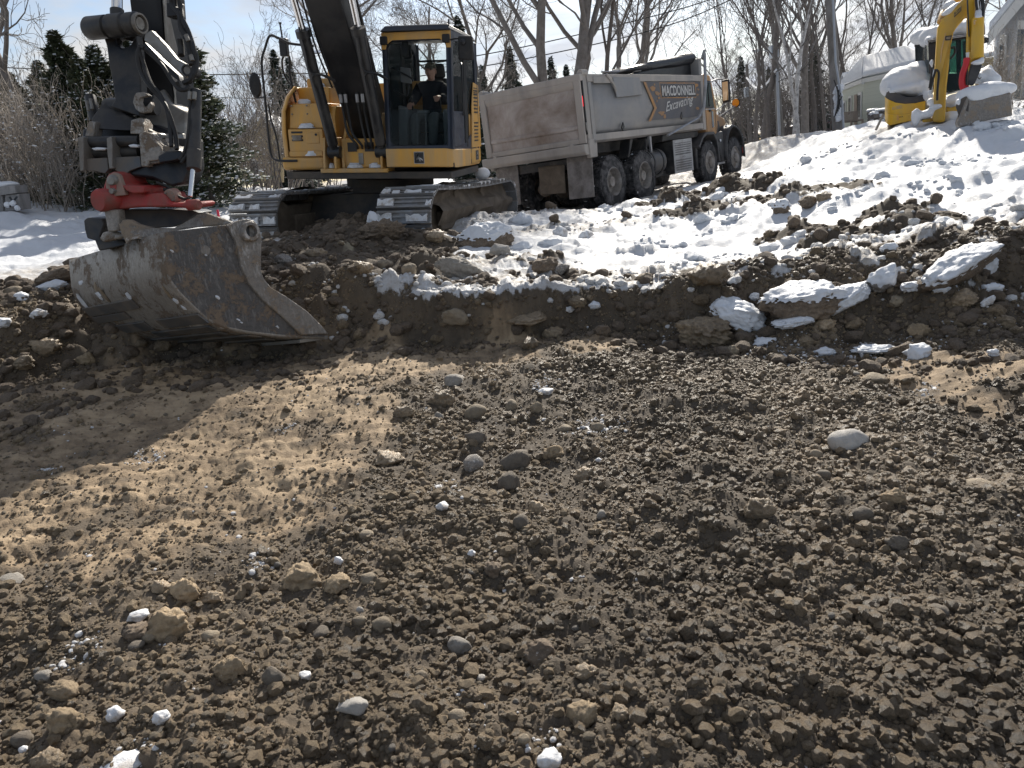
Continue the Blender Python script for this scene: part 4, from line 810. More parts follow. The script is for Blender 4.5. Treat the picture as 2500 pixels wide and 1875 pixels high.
for side in (1, -1):
    for k in range(NS):
        (x, z), a = loop_pt(k * pt); ca, sa = math.cos(a), math.sin(a)
        m = JU @ Matrix([[ca, 0, sa, x], [0, 1, 0, side * GA], [sa, 0, -ca, z], [0, 0, 0, 1]])
        # local z of the shoe points outwards
        if S0 is None: S0 = shoe.build('track_shoe', 'track_steel', JD); S0.matrix_basis = m
        else: copy_mesh(S0, JD, m)
    f = UB(); f.prism([(1.35, side * GA - .16, .20), (1.45, side * GA - .16, .45), (1.30, side * GA - .16, .66), (-1.30, side * GA - .16, .66), (-1.45, side * GA - .16, .45), (-1.35, side * GA - .16, .20)], (0, .32, 0))
    f.prism([(1.30, side * GA - .27, .25), (1.25, side * GA - .27, .52), (-1.2, side * GA - .27, .52), (-1.3, side * GA - .27, .25)], (0, .54, 0))
    f.build('track_frame', 'track_mud', JD, .02)
    ic = UB(); ic.lathe([(0, -.2), (.30, -.2), (.33, -.10), (.33, .10), (.30, .2), (0, .2)], (TX, side * GA, RZ), (0, 1, 0), 20); ic.build('idler', 'track_mud', JD)
    ic = UB(); ic.lathe([(0, -.15), (.22, -.15), (.22, -.05), (.34, -.03), (.34, .03), (.22, .05), (.22, .15), (.14, .2), (0, .2)], (-TX, side * GA, RZ), (0, 1, 0), 20); ic.build('sprocket', 'track_mud', JD)
    for x in np.linspace(-1.1, 1.1, 7):
        ro = UB(); ro.lathe([(0, -.25), (.07, -.25), (.09, -.18), (.075, 0), (.09, .18), (.07, .25), (0, .25)], (x, side * GA, .145), (0, 1, 0), 12); ro.build('track_roller', 'track_mud', JD)
    for x in (-.6, .55):
        ro = UB(); ro.lathe([(0, -.22), (.06, -.22), (.075, -.14), (.075, .14), (.06, .22), (0, .22)], (x, side * GA, .72), (0, 1, 0), 12); ro.build('carrier_roller', 'track_mud', JD)
    # snow and mud packed between the grousers of the front and top shoes
    pk = UB(); rs = np.random.RandomState(5 + side)
    for k in list(range(0, 20)) + list(range(NS - 9, NS)):
        (x, z), a = loop_pt(k * pt); n = V([math.sin(a), 0, -math.cos(a)]); t_ = V([math.cos(a), 0, math.sin(a)])
        y0 = -SW + .01 + .2 * rs.uniform() ** 3
        while y0 < SW - .06:
            L_ = rs.uniform(.05, .34) if rs.uniform() < .8 else 0
            if L_ and math.sin(k * 2.1 + y0 * 5 + side) > -.75:
                y1 = min(y0 + L_, SW - .01); c = V([x, side * GA, z]) + n * .018; h = rs.uniform(.006, .05); a0, a1 = -pt * .34, pt * rs.uniform(.05, .30)
                e = [V([0, y0, 0]) + t_ * a0, V([0, y0 + .02 * rs.uniform(-1, 1), 0]) + t_ * a1]
                m_k = max(2, int((y1 - y0) / .05)); top_ = [V([0, y0 + (y1 - y0) * q / m_k, 0]) + t_ * (a1 + pt * rs.uniform(-.22, .06)) for q in range(1, m_k)]
                pk.prism([c + e[0], c + V([0, y1, 0]) + t_ * a0, c + V([0, y1 + .015 * rs.uniform(-1, 1), 0]) + t_ * a1] + [c + q for q in top_[::-1]] + [c + e[1]], n * h)
            y0 += L_ + rs.uniform(.01, .10)
    tag(pk.build('packed_snow', 'snow_clump', JD, .012), kind='stuff')
    mu = UB(); xs_ = np.linspace(-1.75, 1.45, 60); GG = []
    for i_, (z_, o_) in enumerate(((.86, .02), (.83, .14), (.76, .20), (.68, .22), (.60, .30), (.53, .36), (.46, .35), (.40, .30), (.33, .27))):
        nz_ = .09 * fbm(xs_ * 2.2 + side, np.full(60, z_ * 7.0 + 3 * side), 4, 77, .65); GG.append([(x_, side * (GA + o_ + nz_[q] * (1 if 0 < i_ < 8 else .2)), z_ + .05 * math.sin(3 * x_) * (i_ < 4) + .4 * nz_[q]) for q, x_ in enumerate(xs_)])
    mu.grid(V(GG))
    tag(mu.build('caked_mud', 'track_mud', JD), kind='stuff')
c = UB(); c.hexa([(-.75, -1.05, .38), (.75, -1.05, .38), (.75, 1.05, .38), (-.75, 1.05, .38), (-.6, -1.0, .78), (.6, -1.0, .78), (.6, 1.0, .78), (-.6, 1.0, .78)]); c.build('car_body', 'frame_dark', JD, .02)
c = MB(); c.lathe([(0, .70), (.62, .70), (.62, .86), (.70, .86), (.70, .98), (.55, .98), (.55, 1.06), (0, 1.06)], (0, 0, 0), (0, 0, 1), 36); c.build('swing_ring', 'frame_dark', JD)
c = MB(); c.prism([(1.25, -1.2, 1.04), (1.35, -.55, 1.04), (1.35, .42, 1.04), (1.4, 1.38, 1.04), (-.3, 1.40, 1.04), (-1.1, .9, 1.04), (-1.1, -.9, 1.04), (-.3, -1.25, 1.04)], (0, 0, .10)); c.build('deck', 'frame_dark', JD, .01)
c = MB(); c.box((1.05, -.60, 1.13), (1.38, .43, 1.19)); c.build('deck_edge', 'yellow_paint', JD, .008)
# house body (rear and right side), rounded counterweight
def body(pts, z0, z1, inset, name, mat):
    m = MB(); n = len(pts); rows = []
    for z, s in ((z0, .985), (z0 + .05, 1.0), (z1 - .16, 1.0), (z1 - .06, 1 - inset * .45), (z1, 1 - inset)):
        rows.append([(x * s, y * s, z) for x, y in pts])
    vs = [p for r_ in rows for p in r_]; fs = [(i * n + k, i * n + (k + 1) % n, (i + 1) * n + (k + 1) % n, (i + 1) * n + k) for i in range(4) for k in range(n)]
    fs += [tuple(range(n))[::-1], tuple(range(4 * n, 5 * n))]; m.add(vs, fs); return m.build(name, mat, JD, .012)
arc = [(1.48 * math.cos(a), 1.40 * math.sin(a)) for a in np.radians(np.linspace(132, 228, 14))]
body([(.30, 1.41), (-.35, 1.43)] + arc + [(-.3, -1.26), (.95, -1.30), (1.02, -1.2), (1.02, -.45), (.30, -.45), (.30, .43)], 1.16, 2.06, .05, 'engine_housing', 'yellow_paint')
body([(.06, 1.40), (-.35, 1.41)] + [(x * .97, y * .98) for x, y in arc] + [(-.3, -.6), (-.3, .46), (.06, .46)], 2.04, 2.42, .06, 'engine_hood', 'yellow_paint')
m = MB()     # flared front right corner panel
for z, y, x in ((1.22, -1.28, 1.05),): pass
prof = [(1.22, 0), (1.30, .05), (1.7, .055), (2.0, .03), (2.2, -.06), (2.34, -.20)]
m.grid(V([[(x, -1.29 - o + (.16 * max(0, x - .95) / .25), z) for z, o in prof] for x in (.2, .6, .95, 1.08, 1.18)])); po = m.build('corner_panel', 'yellow_paint', JD); sd = po.modifiers.new('t', 'SOLIDIFY'); sd.thickness = .03
# stepped boxes at the right front
c = MB(); c.hexa([(.75, -1.28, 1.16), (1.19, -1.28, 1.16), (1.19, -.60, 1.16), (.75, -.60, 1.16), (.75, -1.30, 1.35), (1.22, -1.28, 1.35), (1.22, -.60, 1.35), (.75, -.60, 1.35)]); c.build('lower_skirt', 'yellow_paint', JD, .05, segs=4)
c = MB(); c.box((.8, -1.14, 1.352), (1.18, -.60, 1.745)); stp = c.build('tool_box', 'yellow_paint', JD, .012)
c = MB(); c.prism([(1.182, -1.14, 1.44), (1.21, -1.14, 1.42), (1.21, -1.14, 1.36), (1.182, -1.14, 1.36)], (0, .52, 0)); c.build('box_ledge', 'yellow_paint', stp, .006)
for k in range(3):
    c = MB(); c.box((1.17, -1.09, 1.575 + .055 * k), (1.186, -.91, 1.605 + .055 * k)); c.build('louvre_slot', 'black_paint', stp, .008)
c = MB(); c.box((1.17, -1.075, 1.583), (1.20, -.93, 1.66)); c.build('light_lens', 'worn_steel', stp, .01)
c = MB(); c.box((1.17, -.86, 1.54), (1.188, -.655, 1.70)); h_ = c.build('fuel_hatch', 'yellow_paint', stp, .02)
c = MB(); c.cyl((1.186, -.70, 1.665), (1.197, -.70, 1.665), .018, n=12); c.build('hatch_lock', 'black_paint', h_)
c = MB(); c.hexa([(.6, -1.14, 1.75), (1.12, -1.14, 1.75), (1.12, -.55, 1.75), (.6, -.53, 1.75), (.6, -1.12, 2.10), (1.07, -1.12, 2.10), (1.10, -.52, 2.10), (.6, -.52, 2.10)]); stp2 = c.build('fuel_tank_cover', 'yellow_paint', JD, .015)
c = MB(); c.hexa([(1.075, -1.12, 1.93), (1.098, -1.12, 1.93), (1.098, -.80, 1.93), (1.075, -.80, 1.93), (1.04, -1.10, 2.09), (1.083, -1.10, 2.09), (1.095, -.80, 2.09), (1.04, -.80, 2.09)]); c.build('cover_plate', 'yellow_paint', stp2, .006)
for y in (-1.08, -.84):
    for z in (1.955, 2.07):
        c = MB(); c.cyl((1.08, y, z), (1.112, y, z), .012, n=8); c.build('bolt', 'worn_steel', stp2)
c = MB(); c.box((.35, -1.05, 2.10), (.88, -.56, 2.33)); c.build('step_box', 'yellow_paint', JD, .015)
c = MB(); c.box((.1, -1.0, 2.33), (.66, -.56, 2.46)); c.build('upper_step_box', 'yellow_paint', JD, .015)
for x, y, z, sx, sy in ((.98, -.93, 2.10, .07, .10), (1.15, -.86, 1.76, .05, .13), (1.20, -.80, 1.37, .04, .09), (.74, -.75, 2.33, .06, .07), (1.28, -.10, 1.20, .09, .12), (1.28, .22, 1.20, .07, .10), (1.3, -.45, 1.2, .06, .05), (1.05, .15, 1.93, .08, .10)):
    c = MB(); c.ball((x, y, z), (sx, sy, .065), 12, 6, .22, int(100 * abs(y) + 7), z - .005); c.build('snow_patch', 'snow', JD)
# exhaust, beacon
c = MB(); c.cyl((.2, -.78, 2.40), (.2, -.78, 2.62), .055, n=16); c.build('exhaust_base', 'yellow_paint', JD)
c = MB(); c.lathe([(.06, 2.62), (.066, 2.64), (.05, 2.70), (0, 2.70)], (.2, -.78, 0), (0, 0, 1), 16); c.build('exhaust_cap', 'black_steel', JD)
c = MB(); c.lathe([(0, 2.60), (.05, 2.60), (.05, 2.70), (.03, 2.74), (0, 2.74)], (.5, -.63, 0), (0, 0, 1), 14); c.build('beacon', 'amber', JD)
# hand rails and mirrors at the right front
def rail(path, r, name='handrail', mat='black_paint', n=6, par=None): return MB().tube(smooth_path(path, n), r, 8).build(name, mat, par or JD)
rail([(1.22, -1.02, 1.30), (1.22, -1.25, 1.30), (1.22, -1.37, 1.32), (1.22, -1.43, 1.42), (1.22, -1.43, 1.77), (1.22, -1.42, 2.3), (1.22, -1.41, 2.67), (1.22, -1.33, 2.86), (1.22, -1.24, 3.01), (1.22, -1.1, 2.97), (1.20, -.94, 2.90), (1.0, -.69, 2.88)], .018)
rail([(1.15, -1.33, 1.28), (1.15, -1.34, 1.6), (1.15, -1.40, 1.9), (1.15, -1.41, 2.1)], .014)
rail([(1.0, -1.05, 2.12), (1.02, -1.09, 2.5), (1.06, -1.05, 2.72), (1.12, -1.08, 2.8)], .016)
rail([(.85, -1.10, 2.28), (.95, -1.20, 2.48), (1.05, -1.18, 2.66), (1.1, -1.12, 2.76)], .015)
c = MB(); c.box((1.08, -1.14, 2.74), (1.18, -1.03, 2.98)); c.build('junction_box', 'black_paint', JD, .012)
rail([(1.13, -1.10, 2.98), (1.13, -1.11, 3.18)], .012, 'antenna'); c = MB(); c.cyl((1.13, -1.11, 3.17), (1.13, -1.11, 3.19), .022, n=8); c.build('antenna_tip', 'black_paint', JD)
c = MB(); c.lathe([(0, -.02), (.07, -.02), (.085, 0), (.07, .03), (0, .035)], (0, 0, 0), (.9, .25, 0), 20)
c.v = [(x + 1.22, y * 1.0 - 1.55, z * 2.1 + 2.36) for x, y, z in c.v]; mo = c.build('wing_mirror', 'black_rubber', JD)
rail([(1.22, -1.42, 2.20), (1.22, -1.55, 2.19), (1.22, -1.60, 2.25), (1.22, -1.60, 2.36)], .010, 'mirror_stay')
c = MB(); c.lathe([(0, 0), (.11, 0), (.115, .012), (0, .02)], (.9, -.74, 2.80), (.25, .1, 1), 20); c.build('round_mirror', 'glass_mirror', JD)
# ---------------- cab
CY0, CY1 = .45, 1.43
def cp(u, v_):   # point on the front plane: u 0..1 across, v 0..1 up
    return V([1.45 - .12 * v_, CY0 + (CY1 - CY0) * u, 1.45 + 1.53 * v_])
c = MB(); cabr = None
def post(p, q, s=.05, name='cab_post', mat='navy_paint', par=None): return MB().tube([p, q], s * 1.25, 4).build(name, mat, par or CAB, .006)
c.box((-.22, CY0, 1.20), (1.42, CY1, 1.26)); CAB = c.build('cab_floor', 'black_paint', JD)
fr = MB()   # front frame: a plate with a rounded opening
def ring(outer, inner, th):
    n = len(outer); P = [V(p) for p in outer] + [V(p) for p in inner]; off = V(th, float); Q = P + [p + off for p in P]
    fs = []
    for k in range(n):
        k2 = (k + 1) % n; fs += [(k, k2, n + k2, n + k), (2 * n + k, 3 * n + k, 3 * n + k2, 2 * n + k2), (k, 2 * n + k, 2 * n + k2, k2), (n + k, n + k2, 3 * n + k2, 3 * n + k)]
    return Q, fs
def rrect(f, x0, x1, y0, y1, r, rx=None):
    out = []; rx = rx or r
    for cx, cy, a0 in ((x1 - rx, y1 - r, 0), (x0 + rx, y1 - r, 90), (x0 + rx, y0 + r, 180), (x1 - rx, y0 + r, 270)):
        for a in np.radians(np.linspace(a0, a0 + 90, 6)): out.append(f(cx + rx * math.cos(a), cy + r * math.sin(a)))
    return out
Q, fs = ring(rrect(cp, 0, 1, 0, 1, .03, .05), rrect(cp, .075, .925, .035, .925, .06, .10), (-.07, 0, 0)); fr.add(Q, fs); fo = fr.build('windscreen_frame', 'navy_paint', CAB, .008)
c = MB(); c.prism([cp(0.0, .86) + (.003, 0, 0), cp(.06, .86) + (.003, 0, 0), cp(.075, .90) + (.003, 0, 0), cp(.16, .935) + (.003, 0, 0), cp(.84, .935) + (.003, 0, 0), cp(.925, .90) + (.003, 0, 0), cp(.94, .86) + (.003, 0, 0), cp(1.0, .86) + (.003, 0, 0), cp(1, 1.0) + (.003, 0, 0), cp(0, 1.0) + (.003, 0, 0)], (.012, 0, 0)); c.build('cab_brow', 'yellow_paint', CAB, .004)
c = MB(); c.hexa([(-.25, CY0 - .01, 2.975), (1.40, CY0 - .01, 2.985), (1.40, CY1 + .01, 2.985), (-.25, CY1 + .01, 2.975), (-.2, CY0 + .04, 3.05), (1.30, CY0 + .04, 3.07), (1.30, CY1 - .04, 3.07), (-.2, CY1 - .04, 3.05)]); c.build('cab_roof', 'black_paint', CAB, .02)
for u in (.03, .93):
    c = MB(); c.box(tuple(cp(u, .93) + (.0, -.045, -.05)), tuple(cp(u, .93) + (.05, .06, .06))); c.build('work_light', 'black_rubber', CAB, .015)
c = MB(); c.prism([cp(.07, .36), cp(.93, .36), cp(.93, .93), cp(.07, .93)], (-.008, 0, 0)); c.build('upper_windscreen', 'cab_glass', CAB)
c = MB(); c.prism([cp(.07, .03), cp(.93, .03), cp(.93, .35), cp(.07, .35)], (-.008, 0, 0)); c.build('lower_windscreen', 'cab_glass_low', CAB)
# side walls: left door (seen at the right of the picture) and right side glass
def xz(y): return lambda x, z: V([x, y, z])
for y, nm in ((CY1, 'door_frame'), (CY0 + .045, 'side_frame')):
    fr = MB(); outer = [(1.45, y, 1.45), (1.33, y, 2.98), (.6, y, 3.0), (.0, y, 2.99), (-.22, y, 2.9), (-.24, y, 2.2), (-.24, y, 1.45), (.6, y, 1.3)]
    inner = [(1.34, y, 1.62), (1.24, y, 2.86), (.6, y, 2.90), (.05, y, 2.88), (-.12, y, 2.8), (-.13, y, 2.2), (-.1, y, 1.75), (.6, y, 1.5)]
    Q, fs = ring(outer, inner, (0, -.045, 0)); fr.add(Q, fs); d_ = fr.build(nm, 'navy_paint', CAB, .006)
    c = MB(); c.prism([(p[0], y - .02, p[2]) for p in inner], (0, -.006, 0)); c.build('side_glass', 'cab_glass', d_)
    post((.55, y - .02, 1.45), (.52, y - .02, 2.95), .03, 'door_pillar', 'black_paint', d_)
    if nm == 'door_frame':
        c = MB(); c.box((.72, y - .04, 1.46), (1.36, y + .006, 1.95)); c.build('door_panel', 'navy_paint', d_, .02)
        c = MB(); c.tube([(.80, y + .03, 1.9), (.80, y + .03, 2.2)], .012, 8); c.build('door_handle', 'black_paint', d_)
for y in (CY0 + .03, CY1 - .03): post((-.2, y, 1.3), (-.2, y, 2.95), .04)
c = MB(); c.prism([(-.2, CY0 + .08, 2.0), (-.2, CY1 - .08, 2.0), (-.18, CY1 - .08, 2.86), (-.18, CY0 + .08, 2.86)], (.006, 0, 0)); c.build('rear_glass', 'cab_glass', CAB)
c = MB(); c.box((-.21, CY0 + .02, 1.26), (-.17, CY1 - .02, 2.0)); c.build('cab_rear_wall', 'black_paint', CAB)
c = MB(); c.box((-.185, CY0 + .08, 2.70), (-.165, CY1 - .08, 2.73)); c.build('rear_window_bar', 'black_paint', CAB)
text('rear_window_lettering', 'JOHN DEERE', .05, (-.178, CY0 + .10, 2.62), (0, 1, 0), (0, 0, 1), 'black_paint', CAB, .012, wide=.7).scale = (1, 1, 1)
# roof hatch showing light, sun visor, monitor, consoles, seat
c = MB(); c.prism([cp(.25, .80) - (.12, 0, 0), cp(.34, .80) - (.12, 0, 0), cp(.34, .93) - (.12, 0, 0), cp(.25, .93) - (.12, 0, 0)], (-.05, 0, 0)); c.build('wiper_motor', 'black_rubber', CAB, .01)
c = MB(); c.box((1.05, CY0 + .22, 2.66), (1.10, CY0 + .34, 2.84)); c.build('visor_unit', 'black_rubber', CAB, .01)
c = MB(); c.hexa([(1.02, .60, 2.36), (1.06, .60, 2.36), (1.06, .76, 2.33), (1.02, .76, 2.33), (1.0, .60, 2.56), (1.04, .60, 2.56), (1.04, .74, 2.54), (1.0, .74, 2.54)]); c.build('monitor', 'interior', CAB, .01)
rail([(1.1, .50, 2.55), (1.1, .75, 2.42), (1.1, .80, 2.36)], .012, 'cab_grab_bar', par=CAB); rail([(1.1, .50, 2.26), (1.1, .68, 2.17), (1.1, .74, 2.32)], .012, 'cab_grab_bar', par=CAB)
c = MB(); c.hexa([(.2, .50, 1.28), (1.05, .50, 1.28), (1.05, .64, 1.28), (.2, .64, 1.28), (.2, .50, 2.0), (.95, .50, 2.06), (.95, .64, 2.02), (.2, .64, 2.0)]); c.build('console', 'interior', CAB, .03)
c = MB(); c.box((.2, 1.14, 1.28), (.85, 1.28, 1.98)); c.build('console', 'interior', CAB, .03)
c = MB(); c.hexa([(.15, .64, 1.66), (.72, .64, 1.68), (.72, 1.12, 1.68), (.15, 1.12, 1.66), (.15, .64, 1.80), (.74, .64, 1.82), (.74, 1.12, 1.82), (.15, 1.12, 1.80)]); c.build('seat_cushion', 'seat_cloth', CAB, .04)
c = MB(); c.hexa([(.12, .66, 1.78), (.26, .66, 1.78), (.26, 1.10, 1.78), (.12, 1.10, 1.78), (.02, .70, 2.45), (.14, .70, 2.45), (.14, 1.06, 2.45), (.02, 1.06, 2.45)]); c.build('seat_back', 'seat_cloth', CAB, .05)
c = MB(); c.hexa([(.04, .80, 2.45), (.13, .80, 2.45), (.13, 1.02, 2.45), (.04, 1.02, 2.45), (.03, .83, 2.66), (.11, .83, 2.66), (.11, .99, 2.66), (.03, .99, 2.66)]); c.build('headrest', 'seat_cloth', CAB, .04)
c = MB(); c.box((.30, .70, 1.27), (.62, 1.06, 1.66)); c.build('seat_base', 'black_rubber', CAB, .02)
for y in (.68, 1.10):
    c = MB(); c.tube([(.80, y, 1.98), (.82, y, 2.10)], .012, 8); c.ball((.825, y, 2.13), (.025, .022, .045), 10, 6); c.build('joystick', 'black_rubber', CAB)
for y in (.82, .95):
    c = MB(); c.tube([(1.18, y, 1.27), (1.10, y, 1.62), (1.06, y, 1.95)], .012, 8); c.box((1.10, y - .045, 1.28), (1.25, y + .045, 1.34)); c.build('travel_lever', 'interior', CAB)
c = MB(); c.box((1.0, .82, 1.93), (1.08, .99, 1.97)); c.build('lever_grip', 'interior', CAB, .01)
# skirt below the windscreen, wrapping round to the door side
c = MB(); c.prism([(.35, 1.435, 1.17), (1.30, 1.46, 1.19), (1.42, 1.42, 1.20), (1.48, 1.32, 1.21), (1.48, .45, 1.21), (1.25, .45, 1.21), (1.25, 1.2, 1.21), (.35, 1.2, 1.17)], (0, 0, .25)); sk = c.build('cab_skirt', 'yellow_paint', JD, .012)
em = [(1.482, .94 + .075 * max(-1, min(1, 1.25 * math.copysign(abs(math.cos(a)) ** .5, math.cos(a)))) , 1.335 + .082 * max(-1, min(1, 1.2 * math.copysign(abs(math.sin(a)) ** .55, math.sin(a))))) for a in np.radians(np.linspace(0, 350, 30))]
c = MB(); c.prism(em, (.006, 0, 0)); eb = c.build('emblem', 'decal_white', sk)
c = MB(); c.prism([(1.489, .94 + (y - .94) * .90, 1.335 + (z - 1.335) * .90) for x, y, z in em], (.004, 0, 0)); c.build('emblem_field', 'decal_black', eb)
deer = [(-.055, -.035), (-.035, -.005), (-.02, .01), (.0, .012), (.02, .005), (.045, -.012), (.058, -.03), (.05, -.035), (.03, -.02), (.012, -.012), (.02, -.04), (.012, -.043), (.0, -.015), (-.014, -.014), (-.02, .0), (-.012, .03), (-.004, .034), (-.006, .042), (-.016, .04), (-.012, .06), (-.02, .058), (-.024, .038), (-.034, .03), (-.03, .024), (-.024, .024), (-.03, .008), (-.044, -.014), (-.064, -.03)]
c = MB(); c.prism([(1.494, .94 + a * 1.05, 1.33 + b) for a, b in deer], (.003, 0, 0)); c.build('leaping_deer', 'decal_white', eb)
# engine-side panel behind the door with louvres and the number plate
c = MB(); c.hexa([(-.32, 1.30, 1.17), (.30, 1.30, 1.17), (.30, 1.45, 1.19), (-.32, 1.45, 1.19), (-.32, 1.30, 1.42), (.30, 1.30, 1.42), (.30, 1.45, 1.42), (-.32, 1.45, 1.42)]); sp_ = c.build('side_skirt', 'yellow_paint', JD, .03, segs=3)
c = MB(); c.box((-.10, 1.452, 1.24), (.08, 1.458, 1.38)); pl = c.build('number_plate', 'decal_black', sp_)
text('number_lettering', '345', .05, (.06, 1.459, 1.315), (-1, 0, 0), (0, 0, 1), 'decal_white', sp_, .002, wide=.12); text('number_lettering', 'G LC', .035, (.06, 1.459, 1.26), (-1, 0, 0), (0, 0, 1), 'decal_white', sp_, .002, wide=.11)
c = MB(); c.prism([(.28, 1.425, 1.43), (.20, 1.425, 2.05), (.02, 1.415, 2.38), (-.28, 1.42, 2.35), (-.36, 1.43, 1.43)], (0, .02, 0)); vp = c.build('vent_panel', 'yellow_paint', JD, .006)
for k in range(15):
    z = 1.52 + k * .052; x1 = .12 - .06 * (z - 1.5)
    if 6 <= k <= 7: continue
    c = MB(); c.box((x1 - .26, 1.442, z), (x1, 1.452, z + .022)); c.build('vent_slat', 'black_paint', vp)
for x0, x1 in ((-.22, -.10), (-.06, .06)):
    for k in range(5):
        c = MB(); c.box((x0, 1.432, 2.16 + k * .033), (x1, 1.444, 2.172 + k * .033)); c.build('vent_slat', 'black_paint', vp)
# big mirror by the door
rail([(1.36, 1.43, 2.86), (1.38, 1.52, 2.87), (1.40, 1.62, 2.86)], .012, 'mirror_arm')
c = MB(); c.hexa([(1.38, 1.54, 2.60), (1.43, 1.55, 2.60), (1.43, 1.755, 2.59), (1.38, 1.75, 2.59), (1.38, 1.545, 2.90), (1.43, 1.55, 2.90), (1.43, 1.75, 2.895), (1.38, 1.745, 2.895)]); mm = c.build('door_mirror', 'black_rubber', JD, .022, segs=3)
c = MB(); c.ball((1.44, 1.62, 2.82), (.03, .04, .04), 8, 6); c.build('mirror_mount', 'black_paint', mm)
rail([(.9, 1.46, 1.9), (1.0, 1.49, 2.0), (1.0, 1.49, 2.5), (.9, 1.46, 2.6)], .011); rail([(1.30, 1.40, 3.05), (1.30, 1.40, 3.12)], .012, 'antenna')
# ---------------- boom, cylinders, hoses on the house
c = MB(); c.box((.55, -.30, 1.19), (1.25, .30, 1.60)); c.build('boom_bracket', 'yellow_paint', JD, .02)
for y in (-.29, .25): c = MB(); c.prism([(.4, y, 1.19), (1.3, y, 1.19), (1.3, y, 1.42), (.95, y, 1.95), (.6, y, 1.95)], (0, .04, 0)); c.build('boom_lug', 'yellow_paint', JD, .006)
for y in (-.54, -.37, .33): c = MB(); c.prism([(1.1, y, 1.19), (1.40, y, 1.19), (1.40, y, 1.30), (1.33, y, 1.62), (1.1, y, 1.62)], (0, .035, 0)); c.build('cylinder_lug', 'yellow_paint', JD, .005)
for y in (-.13, .13): c = MB(); c.box((1.25, y - .07, 1.42), (1.258, y + .07, 1.55)); c.build('hose_port', 'black_paint', JD)
c = MB(); c.box((1.25, -.04, 1.24), (1.265, .03, 1.40)); c.build('latch_plate', 'worn_steel', JD)
def ribbon(path, th, name, mat, ywid, par, y0=0, bev=.015):
    P = [V(p, float) for p in path]; n = len(P); L, Rr = [], []
    for i in range(n):
        t_ = P[min(i + 1, n - 1)] - P[max(i - 1, 0)]; t_ /= np.linalg.norm(t_); q = V([-t_[1], t_[0]])
        h = th[i] / 2; L.append(P[i] + q * h); Rr.append(P[i] - q * h)
    poly = L + Rr[::-1]; c = MB(); c.prism([(a, y0 - ywid / 2, b) for a, b in poly], (0, ywid, 0)); return c.build(name, mat, par, bev)
BOOM = [(.62, 1.55), (1.0, 2.05), (1.62, 2.95), (2.2, 3.75), (2.95, 4.62), (3.9, 5.35), (5.0, 5.75), (6.25, 5.80)]
bo = ribbon(BOOM, [.34, .46, .56, .62, .70, .66, .56, .42], 'boom', 'black_paint', .48, JD)
for y in (-.37, .35):
    c = MB(); f0, f1, f2 = V([1.33, y, 1.42]), V([2.02, y * 1.06, 2.98]), V([2.75, y * 1.1, 4.45]); c.tube([f0, f0 + (f1 - f0) * .06, f0 + (f1 - f0) * .07, f1 - (f1 - f0) * .06, f1 - (f1 - f0) * .055, f1], [.062, .062, .078, .078, .098, .098], 18); bc = c.build('boom_cylinder', 'black_steel', JD)
    MB().cyl(f1, f2, .045, n=16).build('cylinder_rod', 'chrome', bc); MB().cyl(f0 - (0, .09, 0), f0 + (0, .09, 0), .085, n=16).build('cylinder_eye', 'black_steel', bc)
    q = V([.10, 0, .02]); MB().tube(smooth_path([f0 + (f1 - f0) * .50 + q, f0 + (f1 - f0) * .62 + q, f0 + (f1 - f0) * .64 + q + (0, .12, 0), f0 + (f1 - f0) * .60 + (.05, .28, 0)], 5), .014, 8).build('cylinder_pipe', 'black_paint', bc)
    MB().tube(smooth_path([f1 + q, f0 + (f1 - f0) * .8 + q, f0 + (f1 - f0) * .66 + q * 1.2, f0 + (f1 - f0) * .63 + q + (0, .2, 0), f0 + (f1 - f0) * .60 + (.06, .30, 0)], 5), .013, 8).build('cylinder_pipe', 'black_paint', bc)
for k, (y0, y1) in enumerate(((-.18, -.10), (-.11, -.03), (.06, .06), (.14, .13))):
    P = [(1.42, y0 - .02, 2.45), (1.40, y0, 2.15), (1.36, y0 + .01, 1.9), (1.38, y0 + .05, 1.68), (1.36, y1 + .08, 1.52), (1.27, y1 + .06, 1.47)]
    MB().tube(smooth_path(P, 6), .019, 8).build('hydraulic_hose', 'black_rubber', JD); c = MB(); c.cyl((1.405, y0 - .003, 2.20), (1.40, y0, 2.09), .026, n=10); c.build('hose_ferrule', 'aluminium', JD)
for k in range(6):
    y = -.30 - .03 * (k % 3); P = [(1.0 + .05 * k, y, 2.3), (1.45 + .04 * k, y - .04 * rnd.random(), 2.8), (1.85 + .03 * k, y + .03 * rnd.random(), 3.3), (2.3, y, 4.0)]
    MB().tube(smooth_path(P, 6), .014, 6).build('boom_hose', 'black_rubber', JD)
for k in range(3): MB().tube(smooth_path([(1.3 + .05 * k, .31, 2.3), (1.8 + .05 * k, .34 + .02 * k, 3.1), (2.3, .33, 3.9)], 6), .014, 6).build('boom_hose', 'black_rubber', JD)
c = MB(); c.prism([(.80, .24, 2.95), (.80, .31, 2.95), (.80, .43, 2.15), (.80, .36, 2.05)], (-.02, 0, 0)); c.build('guard_plate', 'house_white', JD, .004)

